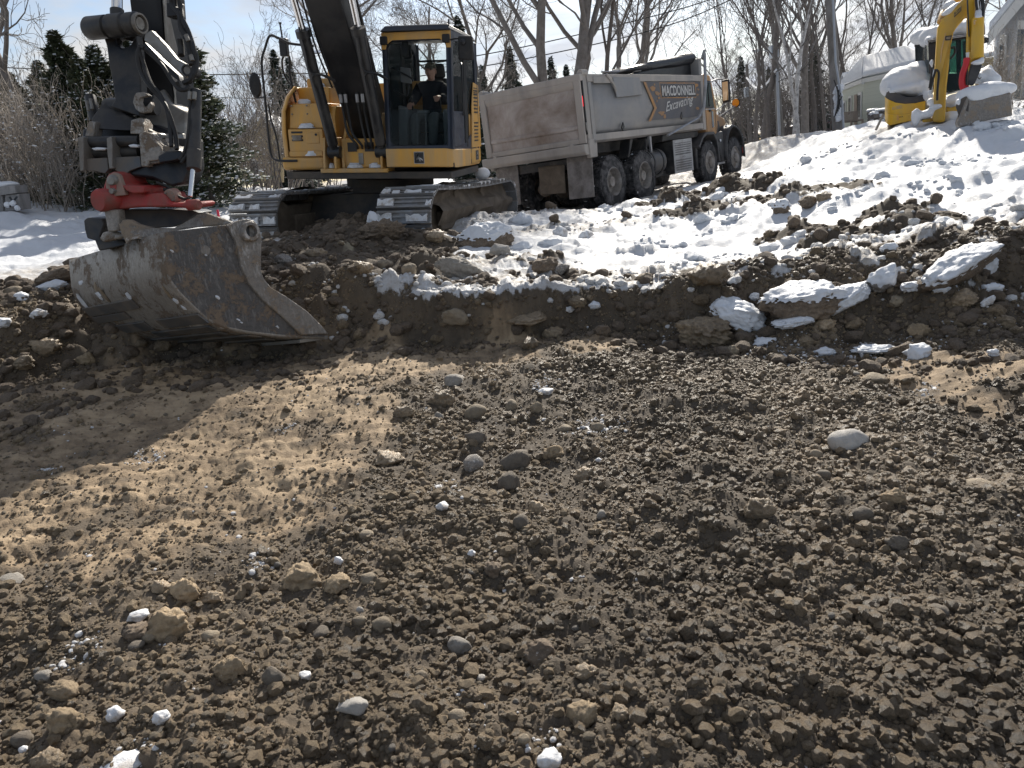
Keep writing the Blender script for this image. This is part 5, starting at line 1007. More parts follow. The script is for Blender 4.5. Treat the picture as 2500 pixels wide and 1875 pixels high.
# ------------------------------------------------------------------ the driver
PF = JF @ Matrix.Translation((.45, .88, 1.80))
man = thing('person', 'driver in dark hoodie, grey trousers and camouflage cap sitting in the cab', 'person', PF)
def skin(name, verts, edges, radii, mat, parent, root=0, sub=2):
    me = bpy.data.meshes.new(name); me.from_pydata(verts, edges, []); me.materials.append(M_(mat)); o = bpy.data.objects.new(name, me); sc.collection.objects.link(o); o.parent = parent
    o.modifiers.new('skin', 'SKIN'); sd_ = me.skin_vertices[0].data if me.skin_vertices else None
    if sd_ is None:
        bpy.context.view_layer.objects.active = o; me.skin_vertices.active if hasattr(me.skin_vertices, 'active') else None
    lay = me.skin_vertices[0]
    for k, r in enumerate(radii): lay.data[k].radius = r if not np.isscalar(r) else (r, r); lay.data[k].use_root = (k == root)
    s = o.modifiers.new('sub', 'SUBSURF'); s.levels = sub; s.render_levels = sub
    o.modifiers['skin'].use_smooth_shade = True
    dg = bpy.context.evaluated_depsgraph_get(); bpy.context.view_layer.update()
    m2 = bpy.data.meshes.new_from_object(o.evaluated_get(bpy.context.evaluated_depsgraph_get())); o.modifiers.clear(); o.data = m2; m2.name = name
    m2.polygons.foreach_set('use_smooth', [True] * len(m2.polygons))
    if not m2.materials: m2.materials.append(M_(mat))
    return o
# torso and arms (hoodie), x forward, y left
tv = [(0, 0, .06), (.0, 0, .24), (-.02, 0, .42), (-.03, 0, .54), (-.03, 0, .60), (-.02, .17, .52), (.10, .25, .34), (.30, .21, .36), (-.02, -.17, .52), (.10, -.25, .32), (.30, -.24, .29)]
te = [(0, 1), (1, 2), (2, 3), (3, 4), (3, 5), (5, 6), (6, 7), (3, 8), (8, 9), (9, 10)]
skin('hoodie', tv, te, [(.17, .15), (.18, .155), (.17, .14), (.13, .11), (.075, .07), (.085, .09), (.07, .075), (.05, .05), (.085, .09), (.07, .075), (.05, .05)], 'hoodie', man)
skin('trousers', [(.0, 0, .02), (.06, .10, .03), (.42, .13, .10), (.50, .13, -.32), (.06, -.10, .03), (.42, -.15, .10), (.50, -.15, -.32)], [(0, 1), (1, 2), (2, 3), (0, 4), (4, 5), (5, 6)], [(.14, .12), (.11, .105), (.085, .085), (.065, .065), (.11, .105), (.085, .085), (.065, .065)], 'trousers', man)
hd = MB()   # head with brow, nose, chin and ears
n, m_ = 20, 14; P = []
for i in range(m_ + 1):
    t_ = math.pi * i / m_; row = []
    for k in range(n):
        a = 2 * math.pi * k / n; x, y, z = math.sin(t_) * math.cos(a), math.sin(t_) * math.sin(a), math.cos(t_)
        sx, sy, sz = .098, .076 * (1 - .22 * max(0, -z)), .118; x *= sx; y *= sy; z *= sz
        f_ = max(0, math.cos(a))
        if f_ > .75: x += .030 * math.exp(-((z + .012) / .018) ** 2) * math.exp(-(y / .016) ** 2) + .008 * math.exp(-((z - .03) / .012) ** 2) + .014 * math.exp(-((z + .085) / .022) ** 2) - .010 * math.exp(-((z - .012) / .012) ** 2) * math.exp(-((abs(y) - .03) / .014) ** 2) - .004 * math.exp(-((z + .052) / .007) ** 2)
        row.append((x, y, z))
    P.append(row)
hd.grid(V([r_ + [r_[0]] for r_ in P])); hd.tube([(-.03, 0, -.17), (-.015, 0, -.07)], .055, 12)
for s in (1, -1): hd.ball((-.01, .078 * s, -.005), (.02, .01, .032), 8, 6)
hd.v = [(x + .0, y, z + .725) for x, y, z in hd.v]; ho = hd.build('head', 'skin', man, ang=80)
c = MB(); c.ball((.0 + .088, .03, .742), (.010, .012, .007), 8, 5); c.ball((.088, -.03, .742), (.010, .012, .007), 8, 5); c.build('eye', 'black_paint', ho)
c = MB(); c.box((.088, -.028, .665), (.094, .028, .671)); c.build('mouth', 'pink_grey', ho, .002)
c = MB(); c.ball((-.005, 0, .765), (.108, .088, .098), 16, 10, 0, 0, .765)
P = [[(.085 + .085 * u_ * math.cos(w_), (.078) * math.sin(w_) * (1 - .12 * u_), .775 - .030 * u_ + .012 * math.cos(w_ * 1.5)) for w_ in np.linspace(-1.3, 1.3, 11)] for u_ in np.linspace(0, 1, 4)]
c.grid(V(P)); c.build('cap', 'camo', man, ang=60)
def hand(name, org, s, curl, pitch):
    h = MB(); P0 = V(org, float); f = V([math.cos(pitch), 0, math.sin(pitch)]); sd_ = V([0, 1., 0]); up = np.cross(f, sd_)
    h.tube([P0 - f * .05, P0, P0 + f * .045, P0 + f * .08], [.028, .036, .040, .034], 10, flat=.55)
    for k, (o_, L) in enumerate(((-.028, .060), (-.010, .070), (.010, .066), (.027, .052))):
        b = P0 + f * .075 + sd_ * o_ * s; q = [b]; a = 0
        for j in range(3): a += curl; d_ = f * math.cos(a) - up * math.sin(a) * -1 * -1; b = b + (f * math.cos(a) - V([0, 0, 1]) * math.sin(a)) * L / 2.6; q.append(b)
        h.tube(q, [.0105, .010, .0095, .008], 7)
    b = P0 + f * .02 - sd_ * .035 * s; h.tube([b, b + f * .03 - sd_ * .022 * s, b + f * .055 - sd_ * .012 * s - V([0, 0, .012])], [.013, .012, .010], 7)
    return h.build(name, 'skin', man, ang=70)
hand('hand', (.34, -.225, .275), -1, .55, -.25); hand('hand', (.33, .195, .36), 1, .45, -.1)
for y in (.13, -.15): c = MB(); c.hexa([(.44, y - .05, -.46), (.70, y - .05, -.46), (.70, y + .05, -.46), (.44, y + .05, -.46), (.45, y - .05, -.34), (.66, y - .045, -.41), (.66, y + .045, -.41), (.45, y + .05, -.34)]); c.build('boot', 'black_rubber', man, .02)
# ------------------------------------------------------------------ excavator arm, linkage, tilt hitch and bucket (entering from the top left)
AW = V([.12, .993, 0.0])
def z1(x, y, d=6.2): return at(x / 2.963, y / 2.963, d)
def z2(x, y, d=6.0): return at(100 + x / 2.949, 350 + y / 2.949, d)
def plate(name, mat, pts, th, par, bev=.006, off=None, label=None):
    c = MB(); c.prism(pts, (AW if off is None else V(off, float)) * th); return c.build(name, mat, par, bev, world=True, label=label)
def wtube(name, mat, pts, r, par, n=10, k=6): return MB().tube(smooth_path(pts, k) if len(pts) > 2 else pts, r, n).build(name, mat, par, 0, world=True)
def wlathe(name, mat, prof, o, ax, par, n=24): return MB().lathe(prof, o, ax, n).build(name, mat, par, 0, world=True)
# arm: tapered box, its near face and its right flank show
A0 = [z1(945, -60, 6.35), z1(1165, -60, 6.35), z1(1195, 330, 6.45), z1(1260, 700, 6.55), z1(1290, 980, 6.6), z1(1050, 980, 6.6), z1(1000, 640, 6.5), z1(985, 300, 6.45)]
TOPA = JF @ Vector((6.25, 0, 5.8))
up0, up1 = V([TOPA.x - .17, TOPA.y, TOPA.z]), V([TOPA.x + .17, TOPA.y, TOPA.z])
arm = plate('arm', 'black_paint', [up0, up1] + A0[1:] + [A0[0]], .40, JD, .012)
q = V([.33, .05, 0])
plate('arm_flank', 'worn_steel', [up1 + (.004, .01, 0), up1 + (.13, .36, 0), z1(1330, -60, 6.72), z1(1345, 300, 6.82), z1(1350, 640, 6.9), z1(1345, 1010, 6.9), z1(1258, 990, 6.56), z1(1262, 690, 6.52), z1(1198, 330, 6.42), z1(1172, -60, 6.33)], .03, JD, .004, off=(-.3, .95, 0))
# bucket cylinder rod and clevis
wtube('bucket_cylinder_rod', 'chrome', [z1(846, 82, 6.1), z1(846, -20, 6.12), V([TOPA.x - .12, TOPA.y - .42, TOPA.z - 1.0])], .042, JD, 18, 1)
cy = wtube('rod_clevis', 'black_steel', [z1(846, 70, 6.1), z1(848, 130, 6.1)], .052, JD, 16)
# pin boss across the link
pa, pb = z1(700, 200, 6.12), z1(1062, 165, 5.98); ax = (pb - pa) / np.linalg.norm(pb - pa)
wlathe('link_boss', 'black_steel', [(0, -.09), (.075, -.09), (.088, -.07), (.088, .11), (.075, .115), (.070, .12), (.075, .13), (.09, .14), (.09, .28), (.078, .29), (.078, .31), (.088, .32), (.088, .40), (.07, .41)], pa, ax, JD)
wlathe('pin_face', 'worn_steel', [(0, .425), (.045, .425), (.047, .40), (.058, .40), (.062, .435), (.076, .435), (.078, .40)], pa, ax, JD)
wlathe('pin_end', 'black_steel', [(0, -.10), (.06, -.10), (.07, -.08)], pa, ax, JD)
# wide bucket link with its oval hole
link = [z1(735, 235), z1(770, 330), z1(790, 480), z1(815, 600), z1(830, 720), z1(800, 770), z1(1010, 845), z1(1020, 700), z1(1015, 500), z1(1000, 380), z1(985, 250), z1(940, 330), z1(880, 350), z1(840, 320), z1(835, 265), z1(860, 240)]
plate('bucket_link', 'black_steel', link, .10, JD, .01)
plate('link_bridge', 'black_steel', [z1(740, 200), z1(1000, 180), z1(985, 262), z1(940, 250), z1(900, 290), z1(870, 265), z1(835, 285), z1(760, 290)], .12, JD, .01, off=AW)
# side link, worn grey, with its eye
plate('side_link', 'worn_steel', [z1(1045, 245, 6.0), z1(1090, 215, 6.0), z1(1200, 330, 6.02), z1(1275, 425, 6.04), z1(1345, 462, 6.05), z1(1395, 500, 6.05), z1(1380, 555, 6.05), z1(1330, 560, 6.05), z1(1300, 520, 6.05), z1(1160, 400, 6.02), z1(1040, 290, 6.0)], .06, JD, .008)
plate('side_link_back', 'black_steel', [z1(1040, 300, 6.07), z1(1150, 415, 6.09), z1(1290, 545, 6.1), z1(1300, 590, 6.1), z1(1255, 560, 6.1), z1(1110, 430, 6.09), z1(1030, 350, 6.07)], .08, JD, .006)
e0 = z1(1362, 510, 6.04); wlathe('side_link_eye', 'black_steel', [(.0, -.012), (.030, -.012), (.032, -.03), (.042, -.03), (.048, -.015), (.048, .12), (0, .12)], e0, (.12, .99, 0), JD); wlathe('eye_pin', 'worn_steel', [(0, -.02), (.029, -.02), (.030, 0)], e0, (.12, .99, 0), JD)
# arm tip casting and hook
plate('tip_casting', 'worn_steel', [z1(1180, 640, 6.5), z1(1215, 740, 6.45), z1(1345, 810, 6.45), z1(1345, 1000, 6.45), z1(1240, 990, 6.4), z1(1100, 930, 6.38), z1(1010, 860, 6.38), z1(1030, 760, 6.42), z1(1090, 690, 6.45)], .25, JD, .015)
hk = [z1(1020 + 62 * math.cos(a), 738 + 78 * math.sin(a), 6.12) for a in np.radians(np.linspace(-130, 130, 14)[::-1])]; hi = [z1(1030 + 28 * math.cos(a), 738 + 40 * math.sin(a), 6.12) for a in np.radians(np.linspace(-130, 130, 14))]
plate('lifting_hook', 'bucket_back', [z1(970, 690, 6.12), z1(985, 670, 6.12), z1(1040, 665, 6.12), z1(1075, 690, 6.12), z1(1040, 700, 6.12), z1(1012, 705, 6.12), z1(1008, 740, 6.12), z1(1025, 775, 6.12), z1(1060, 770, 6.12), z1(1085, 735, 6.12), z1(1095, 760, 6.12), z1(1070, 810, 6.12), z1(1020, 820, 6.12), z1(980, 790, 6.12), z1(960, 740, 6.12)], .06, JD, .006)
wlathe('arm_tip_boss', 'black_steel', [(0, -.03), (.06, -.03), (.07, 0), (.07, .40), (0, .40)], z1(790, 775, 6.3), z1(1060, 770, 6.2) - z1(770, 775, 6.22), JD)
# upper coupler wings
plate('coupler_wing', 'black_steel', [z1(655, 868, 6.15), z1(720, 770, 6.2), z1(790, 705, 6.25), z1(830, 780, 6.25), z1(960, 860, 6.2), z1(960, 945, 6.12), z1(700, 935, 6.12)], .10, JD, .01)
plate('wing_face', 'bucket_steel', [z1(612, 985, 6.05), z1(640, 875, 6.08), z1(690, 880, 6.08), z1(672, 990, 6.05)], .12, JD, .008)
plate('wing_face', 'bucket_back', [z1(940, 968, 6.04), z1(945, 870, 6.06), z1(1010, 850, 6.06), z1(1040, 900, 6.06), z1(1035, 968, 6.04)], .14, JD, .008)
plate('coupler_arch', 'worn_steel', [z1(1025, 870, 6.12), z1(1080, 940, 6.12), z1(1160, 975, 6.12), z1(1260, 975, 6.12), z1(1320, 965, 6.12), z1(1330, 1005, 6.12), z1(1240, 1000, 6.12), z1(1140, 1000, 6.12), z1(1060, 975, 6.12)], .05, JD, .005)
wtube('left_tilt_cylinder', 'black_steel', [z1(652, 700, 6.55), z1(690, 880, 6.5)], .046, JD, 18); wtube('left_cylinder_port', 'worn_steel', [z1(655, 715, 6.42), z1(668, 790, 6.42)], .014, JD, 8); wtube('left_cylinder_port', 'worn_steel', [z1(625, 730, 6.42), z1(640, 800, 6.42)], .012, JD, 8)
# coupler frame: three cheek plates, cross pins and face plates
D0 = 5.98
plate('cheek_plate', 'worn_steel', [z1(560, 995, D0), z1(602, 988, D0), z1(606, 1235, D0), z1(578, 1240, D0)], .34, JD, .006)
plate('cheek_plate', 'worn_steel', [z1(770, 1000, D0), z1(805, 985, D0), z1(812, 1060, D0), z1(810, 1200, D0), z1(820, 1215, D0), z1(790, 1222, D0), z1(775, 1110, D0)], .34, JD, .005)
plate('cheek_plate', 'bucket_back', [z1(1003, 970, D0), z1(1050, 950, D0), z1(1090, 985, D0), z1(1160, 1060, D0), z1(1190, 1120, D0), z1(1140, 1160, D0), z1(1078, 1165, D0), z1(1070, 1208, D0), z1(1020, 1206, D0)], .34, JD, .008)
plate('coupler_flank', 'bucket_steel', [z1(1085, 985, 6.0), z1(1180, 1050, 6.02), z1(1260, 1060, 6.04), z1(1300, 1095, 6.04), z1(1200, 1130, 6.0), z1(1150, 1180, 6.0), z1(1080, 1190, 6.0)], .30, JD, .01)
wtube('coupler_pin', 'black_steel', [z1(600, 1028, 6.07), z1(1005, 1020, 6.07)], .042, JD, 16); wtube('coupler_pin', 'black_steel', [z1(600, 1105, 6.12), z1(1005, 1098, 6.12)], .045, JD, 16)
plate('face_plate', 'wear_steel', [z1(606, 1150, 6.02), z1(775, 1140, 6.02), z1(785, 1225, 6.02), z1(760, 1255, 6.02), z1(690, 1238, 6.02), z1(606, 1236, 6.02)], .06, JD, .005); plate('face_plate', 'wear_steel', [z1(812, 1138, 6.02), z1(1012, 1130, 6.02), z1(1022, 1206, 6.02), z1(940, 1235, 6.02), z1(900, 1270, 6.02), z1(830, 1230, 6.02)], .06, JD, .005)
plate('coupler_back', 'black_paint', [z1(590, 930, 6.3), z1(1100, 900, 6.3), z1(1350, 1000, 6.3), z1(1360, 1230, 6.3), z1(1250, 1320, 6.3), z1(1000, 1300, 6.3), z1(880, 1270, 6.3), z1(600, 1235, 6.3)], .30, JD, .02)
plate('coupler_belly', 'black_steel', [z1(900, 1262, 6.05), z1(1000, 1205, 6.05), z1(1150, 1165, 6.05), z1(1300, 1120, 6.05), z1(1370, 1130, 6.05), z1(1370, 1240, 6.05), z1(1330, 1330, 6.05), z1(1240, 1350, 6.05), z1(1100, 1290, 6.05), z1(1000, 1280, 6.05)], .25, JD, .02)
plate('valve_block', 'black_paint', [z1(1140, 1130, 5.95), z1(1200, 1095, 5.95), z1(1310, 1090, 5.95), z1(1330, 1140, 5.95), z1(1250, 1165, 5.95), z1(1150, 1180, 5.95)], .12, JD, .01)
plate('snow_patch', 'snow', [z1(655, 1072, 6.0), z1(700, 1065, 6.0), z1(765, 1070, 6.0), z1(760, 1085, 6.0), z1(680, 1088, 6.0)], .1, JD, .01); plate('snow_patch', 'snow', [z1(920, 1050, 6.0), z1(960, 1042, 6.0), z1(1000, 1050, 6.0), z1(1000, 1068, 6.0), z1(940, 1066, 6.0)], .1, JD, .01)
# right tilt cylinder with chrome rod
t0, t1_, t2_, t3 = z1(1415, 650, 6.0), z1(1408, 1085, 5.95), z1(1402, 1225, 5.93), z1(1375, 1420, 5.9)
cyl_ = MB().tube([t0, t0 + (t1_ - t0) * .02, t1_, t1_ + (t2_ - t1_) * .05, t2_, t2_ + (t3 - t2_) * .03], [.034, .046, .046, .056, .054, .036], 20).build('tilt_cylinder', 'black_steel', JD, 0, world=True)
wtube('tilt_rod', 'chrome', [z1(1396, 1215, 5.92), t3], .0185, cyl_, 16); wlathe('tilt_rod_eye', 'red_paint', [(0, -.06), (.032, -.06), (.040, -.05), (.040, .04), (0, .04)], z1(1395, 1482, 5.84), (-.9, .3, .05), cyl_)
wtube('tilt_rod_pin', 'worn_steel', [z1(1380, 1500, 5.86), z1(1420, 1465, 5.86)], .022, cyl_, 14)
for dx in (0, 32): wtube('cylinder_port', 'worn_steel', [z1(1375 + dx, 665, 5.9), z1(1372 + dx, 720, 5.9)], .016, cyl_, 8)
# red tilt hitch
red = plate('tilt_hitch', 'red_paint', [z1(755, 1320, 5.9), z1(775, 1262, 5.9), z1(820, 1238, 5.9), z1(865, 1255, 5.9), z1(905, 1340, 5.9), z1(1040, 1345, 5.9), z1(1042, 1405, 5.9), z1(1178, 1392, 5.88), z1(1205, 1440, 5.86), z1(1240, 1468, 5.85), z1(1330, 1470, 5.84), z1(1395, 1460, 5.83), z1(1420, 1480, 5.83), z1(1390, 1510, 5.83), z1(1240, 1498, 5.85), z1(1000, 1500, 5.88), z1(900, 1510, 5.9), z1(760, 1520, 5.92), z1(720, 1528, 5.92), z1(700, 1500, 5.92)], .34, JD, .016)
wlathe('hitch_drum', 'red_paint', [(0, -.02), (.076, -.02), (.086, 0), (.086, .22), (0, .22)], z1(722, 1450, 5.82), (.45, .88, 0), red)
plate('hitch_side', 'red_paint', [z1(880, 1340, 5.84), z1(1040, 1345, 5.84), z1(1040, 1395, 5.84), z1(960, 1400, 5.84), z1(910, 1380, 5.84)], .1, red, .01)
plate('pin_plate', 'pink_grey', [z1(762, 1318, 5.84), z1(780, 1268, 5.84), z1(822, 1246, 5.84), z1(858, 1266, 5.84), z1(890, 1350, 5.84), z1(908, 1412, 5.84), z1(770, 1425, 5.84)], .05, red, .006)
wlathe('pin_head', 'worn_steel', [(0, -.025), (.030, -.025), (.036, -.012), (.042, 0), (.042, .04)], z1(812, 1306, 5.83), (.1, .99, 0), red, 16); wlathe('pin_bolt', 'worn_steel', [(0, -.025), (.02, -.025), (.024, 0), (.024, .03)], z1(817, 1382, 5.83), (.1, .99, 0), red, 8)
plate('pin_keeper', 'red_paint', [z1(790, 1330, 5.83), z1(838, 1330, 5.83), z1(836, 1395, 5.83), z1(800, 1398, 5.83)], .03, red, .006)
wlathe('bearing_disc', 'pink_grey', [(0, -.02), (.050, -.02), (.056, 0), (.056, .06), (0, .06)], z1(1235, 1420, 5.92), (.2, .97, .1), red)
for a in range(8): wlathe('disc_bolt', 'worn_steel', [(0, -.028), (.006, -.028), (.006, 0)], z1(1235 + 34 * math.cos(a * .785), 1420 + 36 * math.sin(a * .785), 5.91), (.2, .97, .1), red, 6)
# hoses on the arm
HO = [([(1045, 350), (1015, 340), (995, 400), (1020, 520), (1080, 620), (1150, 700), (1205, 780), (1228, 900), (1240, 1060)], .017), ([(1045, 350), (1100, 400), (1180, 480), (1240, 580), (1300, 650), (1360, 640)], .015), ([(1005, 370), (1040, 470), (1090, 600), (1160, 690), (1225, 830), (1270, 980), (1280, 1080)], .017),
      ([(1260, -20), (1270, 60), (1330, 160), (1370, 250), (1400, 350), (1412, 450), (1380, 570), (1330, 600)], .020), ([(1290, -20), (1310, 60), (1320, 130), (1350, 230), (1390, 320), (1425, 420), (1415, 520), (1370, 600)], .017), ([(1240, -20), (1250, 40), (1300, 110), (1310, 200), (1350, 280), (1375, 380), (1385, 470)], .022),
      ([(1380, 670), (1375, 800), (1365, 950), (1340, 1080), (1300, 1160)], .014), ([(1405, 680), (1400, 800), (1380, 960), (1360, 1100), (1310, 1180)], .014), ([(1280, 590), (1300, 640), (1340, 650), (1365, 620)], .016), ([(1180, 1370), (1240, 1380), (1290, 1420), (1340, 1440), (1370, 1430)], .012), ([(1130, 1320), (1200, 1345), (1260, 1385), (1300, 1430)], .012), ([(1300, 280), (1310, 340), (1312, 400)], .024)]
for p, r in HO: wtube('arm_hose', 'black_rubber', [z1(x, y, 5.93 + .02 * (i % 2)) for i, (x, y) in enumerate(p)], r, JD, 8)
wtube('hose_clamp', 'worn_steel', [z1(1345, 255, 5.92), z1(1365, 300, 5.92)], .019, JD, 8); wtube('hose_clamp', 'worn_steel', [z1(1380, 400, 5.92), z1(1392, 440, 5.92)], .018, JD, 8)
plate('arm_light', 'black_rubber', [z1(1200, 20, 6.1), z1(1285, 10, 6.1), z1(1290, 115, 6.1), z1(1205, 125, 6.1)], .12, JD, .01)
# ---------------- bucket: w runs along its width (left and away), side plate towards the camera
WV = z2(215, 840, 6.75) - z2(885, 640, 5.6)
sdp = lambda x, y: z2(x, y, 5.6 + .85 * (x - 885) / 1165)
rim_in = [(1330, 600), (1385, 700), (1425, 880), (1480, 1010), (1580, 1130), (1720, 1250), (1860, 1380)]
low = [(885, 640), (893, 760), (905, 880), (935, 985), (1000, 1070), (1090, 1160), (1200, 1262), (1330, 1320), (1480, 1352), (1700, 1378), (1860, 1392), (2040, 1395)]
top = [(1345, 585), (1400, 560), (1460, 548), (1520, 562), (1555, 610), (1572, 690), (1570, 800), (1568, 920), (1590, 980), (1640, 1040), (1750, 1105), (1900, 1210), (2000, 1310), (2052, 1372)]
side_out = [sdp(*p) for p in low] + [sdp(*p) for p in top[::-1]]
WN = WV / np.linalg.norm(WV)
bk = plate('bucket', 'bucket_dark', side_out, .035, JD, .004, off=WN, label='dirty wide steel ditching bucket held just above the ground')
plate('bucket_side', 'bucket_dark', [p + WV for p in side_out], .035, bk, .004, off=-WN)
# rolled shell between the two side plates, with thickness
sh = [sdp(*p) for p in low]; nS = len(sh)
c = MB(); cen = V(sh).mean(0) * .5 + V([sdp(*p) for p in top]).mean(0) * .5
NW = 9; G = V([[p + WV * (j / (NW - 1)) for j in range(NW)] for p in sh]); c.grid(G); so_ = c.build('bucket_shell', 'bucket_back', bk, 0, world=True, ang=50); md = so_.modifiers.new('t', 'SOLIDIFY'); md.thickness = .03; md.offset = 0
# thicker front edge strip with its pipe
plate('edge_strip', 'bucket_steel', [sdp(*p) - WN * .035 for p in rim_in] + [sdp(*p) - WN * .035 for p in top[::-1][:-1]], .034, bk, .006, off=WN)
pc = sdp(1475, 642); wlathe('torque_pipe', 'bucket_steel', [(.047, -.035), (.047, -.085), (.070, -.085), (.078, -.07), (.078, .0)], pc, WN, bk, 30)
MB().lathe([(.0, -.037), (.0475, -.037)], pc, WN, 30).build('bore_shade', 'black_steel', bk, 0, world=True)  # black disc stands in for the shade inside an open pipe
MB().lathe([(.065, .04), (.065, np.linalg.norm(WV) - .04)], pc, WN, 24).build('cross_tube', 'bucket_steel', bk, 0, world=True)
# top plate of the bucket, hinge brackets
plate('bucket_top', 'bucket_steel', [sdp(885, 640), sdp(1345, 585), sdp(1345, 585) + WV, sdp(885, 640) + WV], .03, bk, .004, off=(0, 0, -1))
f0 = lambda x, y, d: z2(x, y, d)
plate('hinge_bracket', 'bucket_steel', [f0(560, 585, 5.8), f0(590, 550, 5.8), f0(640, 552, 5.8), f0(700, 585, 5.82), f0(800, 610, 5.85), f0(950, 612, 5.9), f0(1060, 560, 5.95), f0(1120, 515, 5.95), f0(1180, 500, 5.97), f0(1380, 572, 6.05), f0(1330, 592, 6.03), f0(1130, 605, 5.97), f0(960, 632, 5.9), f0(880, 645, 5.85), f0(640, 700, 5.78), f0(615, 728, 5.78), f0(575, 640, 5.8)], .05, bk, .006)
plate('hinge_plate', 'wear_steel', [f0(560, 480, 6.1), f0(900, 474, 6.12), f0(1090, 482, 6.14), f0(1140, 500, 6.15), f0(1040, 570, 6.12), f0(940, 605, 6.1), f0(800, 610, 6.08), f0(690, 585, 6.06), f0(590, 545, 6.05)], .25, bk, .01)
plate('hinge_post', 'bucket_back', [f0(450, 480, 5.85), f0(555, 476, 5.87), f0(560, 560, 5.87), f0(555, 632, 5.86), f0(480, 640, 5.85), f0(465, 560, 5.85)], .10, bk, .012)
plate('hinge_hook', 'black_steel', [f0(305, 555, 6.1), f0(330, 535, 6.1), f0(440, 540, 6.1), f0(462, 580, 6.1), f0(420, 680, 6.05), f0(600, 690, 6.0), f0(610, 735, 6.0), f0(415, 775, 6.05), f0(385, 700, 6.1), f0(330, 685, 6.1), f0(312, 620, 6.1)], .22, bk, .012)
plate('hinge_lip', 'bucket_back', [f0(415, 690, 5.9), f0(440, 640, 5.9), f0(500, 630, 5.9), f0(590, 650, 5.9), f0(600, 680, 5.9), f0(450, 715, 5.9)], .10, bk, .02)
# wear strips along the curved back
def on_shell(u, v_):  # u along the profile 0..1, v along the width 0..1
    a = u * (nS - 1); i = min(int(a), nS - 2); p = sh[i] + (sh[i + 1] - sh[i]) * (a - i); t_ = sh[i + 1] - sh[i]; n = np.cross(WN, t_); n /= np.linalg.norm(n)
    if (p - cen) @ n < 0: n = -n
    return p + WV * v_ + n * .017, n
for u0, u1, v0, v1 in ((.34, .41, .42, .98), (.42, .47, .60, .98), (.50, .56, .0, .40), (.50, .56, .52, .96), (.585, .63, .05, .60), (.66, .70, .10, .9), (.74, .78, .02, .75), (.82, .86, .1, .95)):
    pts_ = [on_shell(u0, v0)[0], on_shell(u0, v1)[0], on_shell(u1, v1)[0], on_shell(u1, v0)[0]]; plate('wear_strip', 'wear_steel', pts_, .016, bk, .003, off=on_shell((u0 + u1) / 2, .5)[1])
e0, e1 = sdp(2052, 1378), sdp(1860, 1396); plate('cutting_edge', 'worn_steel', [e0 + V([.01, .02, -.012]), e1 + V([0, 0, -.02]), e1 + WV + V([0, 0, -.02]), e0 + WV + V([.01, .02, -.012])], .03, bk, .004, off=(0, 0, -1))
rs = np.random.RandomState(12)
for k in range(14):
    u, v_ = rs.uniform(.16, .55), rs.uniform(.05, .95); p, n = on_shell(u, v_); c = MB(); c.ball((0, 0, 0), 1, 8, 5, .3, k); B = basis(WN, n); sz = V([rs.uniform(.015, .05), rs.uniform(.02, .09), .008]); c.v = [tuple(p + B @ (V(q) * sz)) for q in c.v]; c.build('stuck_snow' if k % 3 else 'stuck_mud', 'snow' if k % 3 else 'soil_clod', bk, 0, world=True)
for x, y, r in ((1270, 1110, .022), (1420, 1270, .02), (1440, 1290, .014), (940, 775, .016), (1185, 805, .012), (1700, 1320, .02)):
    p = sdp(x, y) - WN * .004; c = MB(); c.ball((0, 0, 0), 1, 8, 5, .35, x); B = basis(sdp(x + 60, y + 40) - sdp(x, y), WN); c.v = [tuple(p + B @ (V(q) * V([r, r * .6, .008]))) for q in c.v]; c.build('stuck_snow', 'snow', bk, 0, world=True)
wlathe('plug_ring', 'bucket_steel', [(.0, -.006), (.035, -.006), (.04, 0)], sdp(1185, 770), WN, bk, 18)
# ------------------------------------------------------------------ dump truck (x forward, y left; its right side faces us)
TF = frame(T_M, T_T)
TR = thing('dump_truck', 'salt stained grey dump truck with orange cab and company lettering, parked on the snowy road', 'truck', TF)
def tp(name, mat, m, bev=0, par=None, **k): return m.build(name, mat, par or TR, bev, **k)
def bx(a, b): return MB().box(a, b)
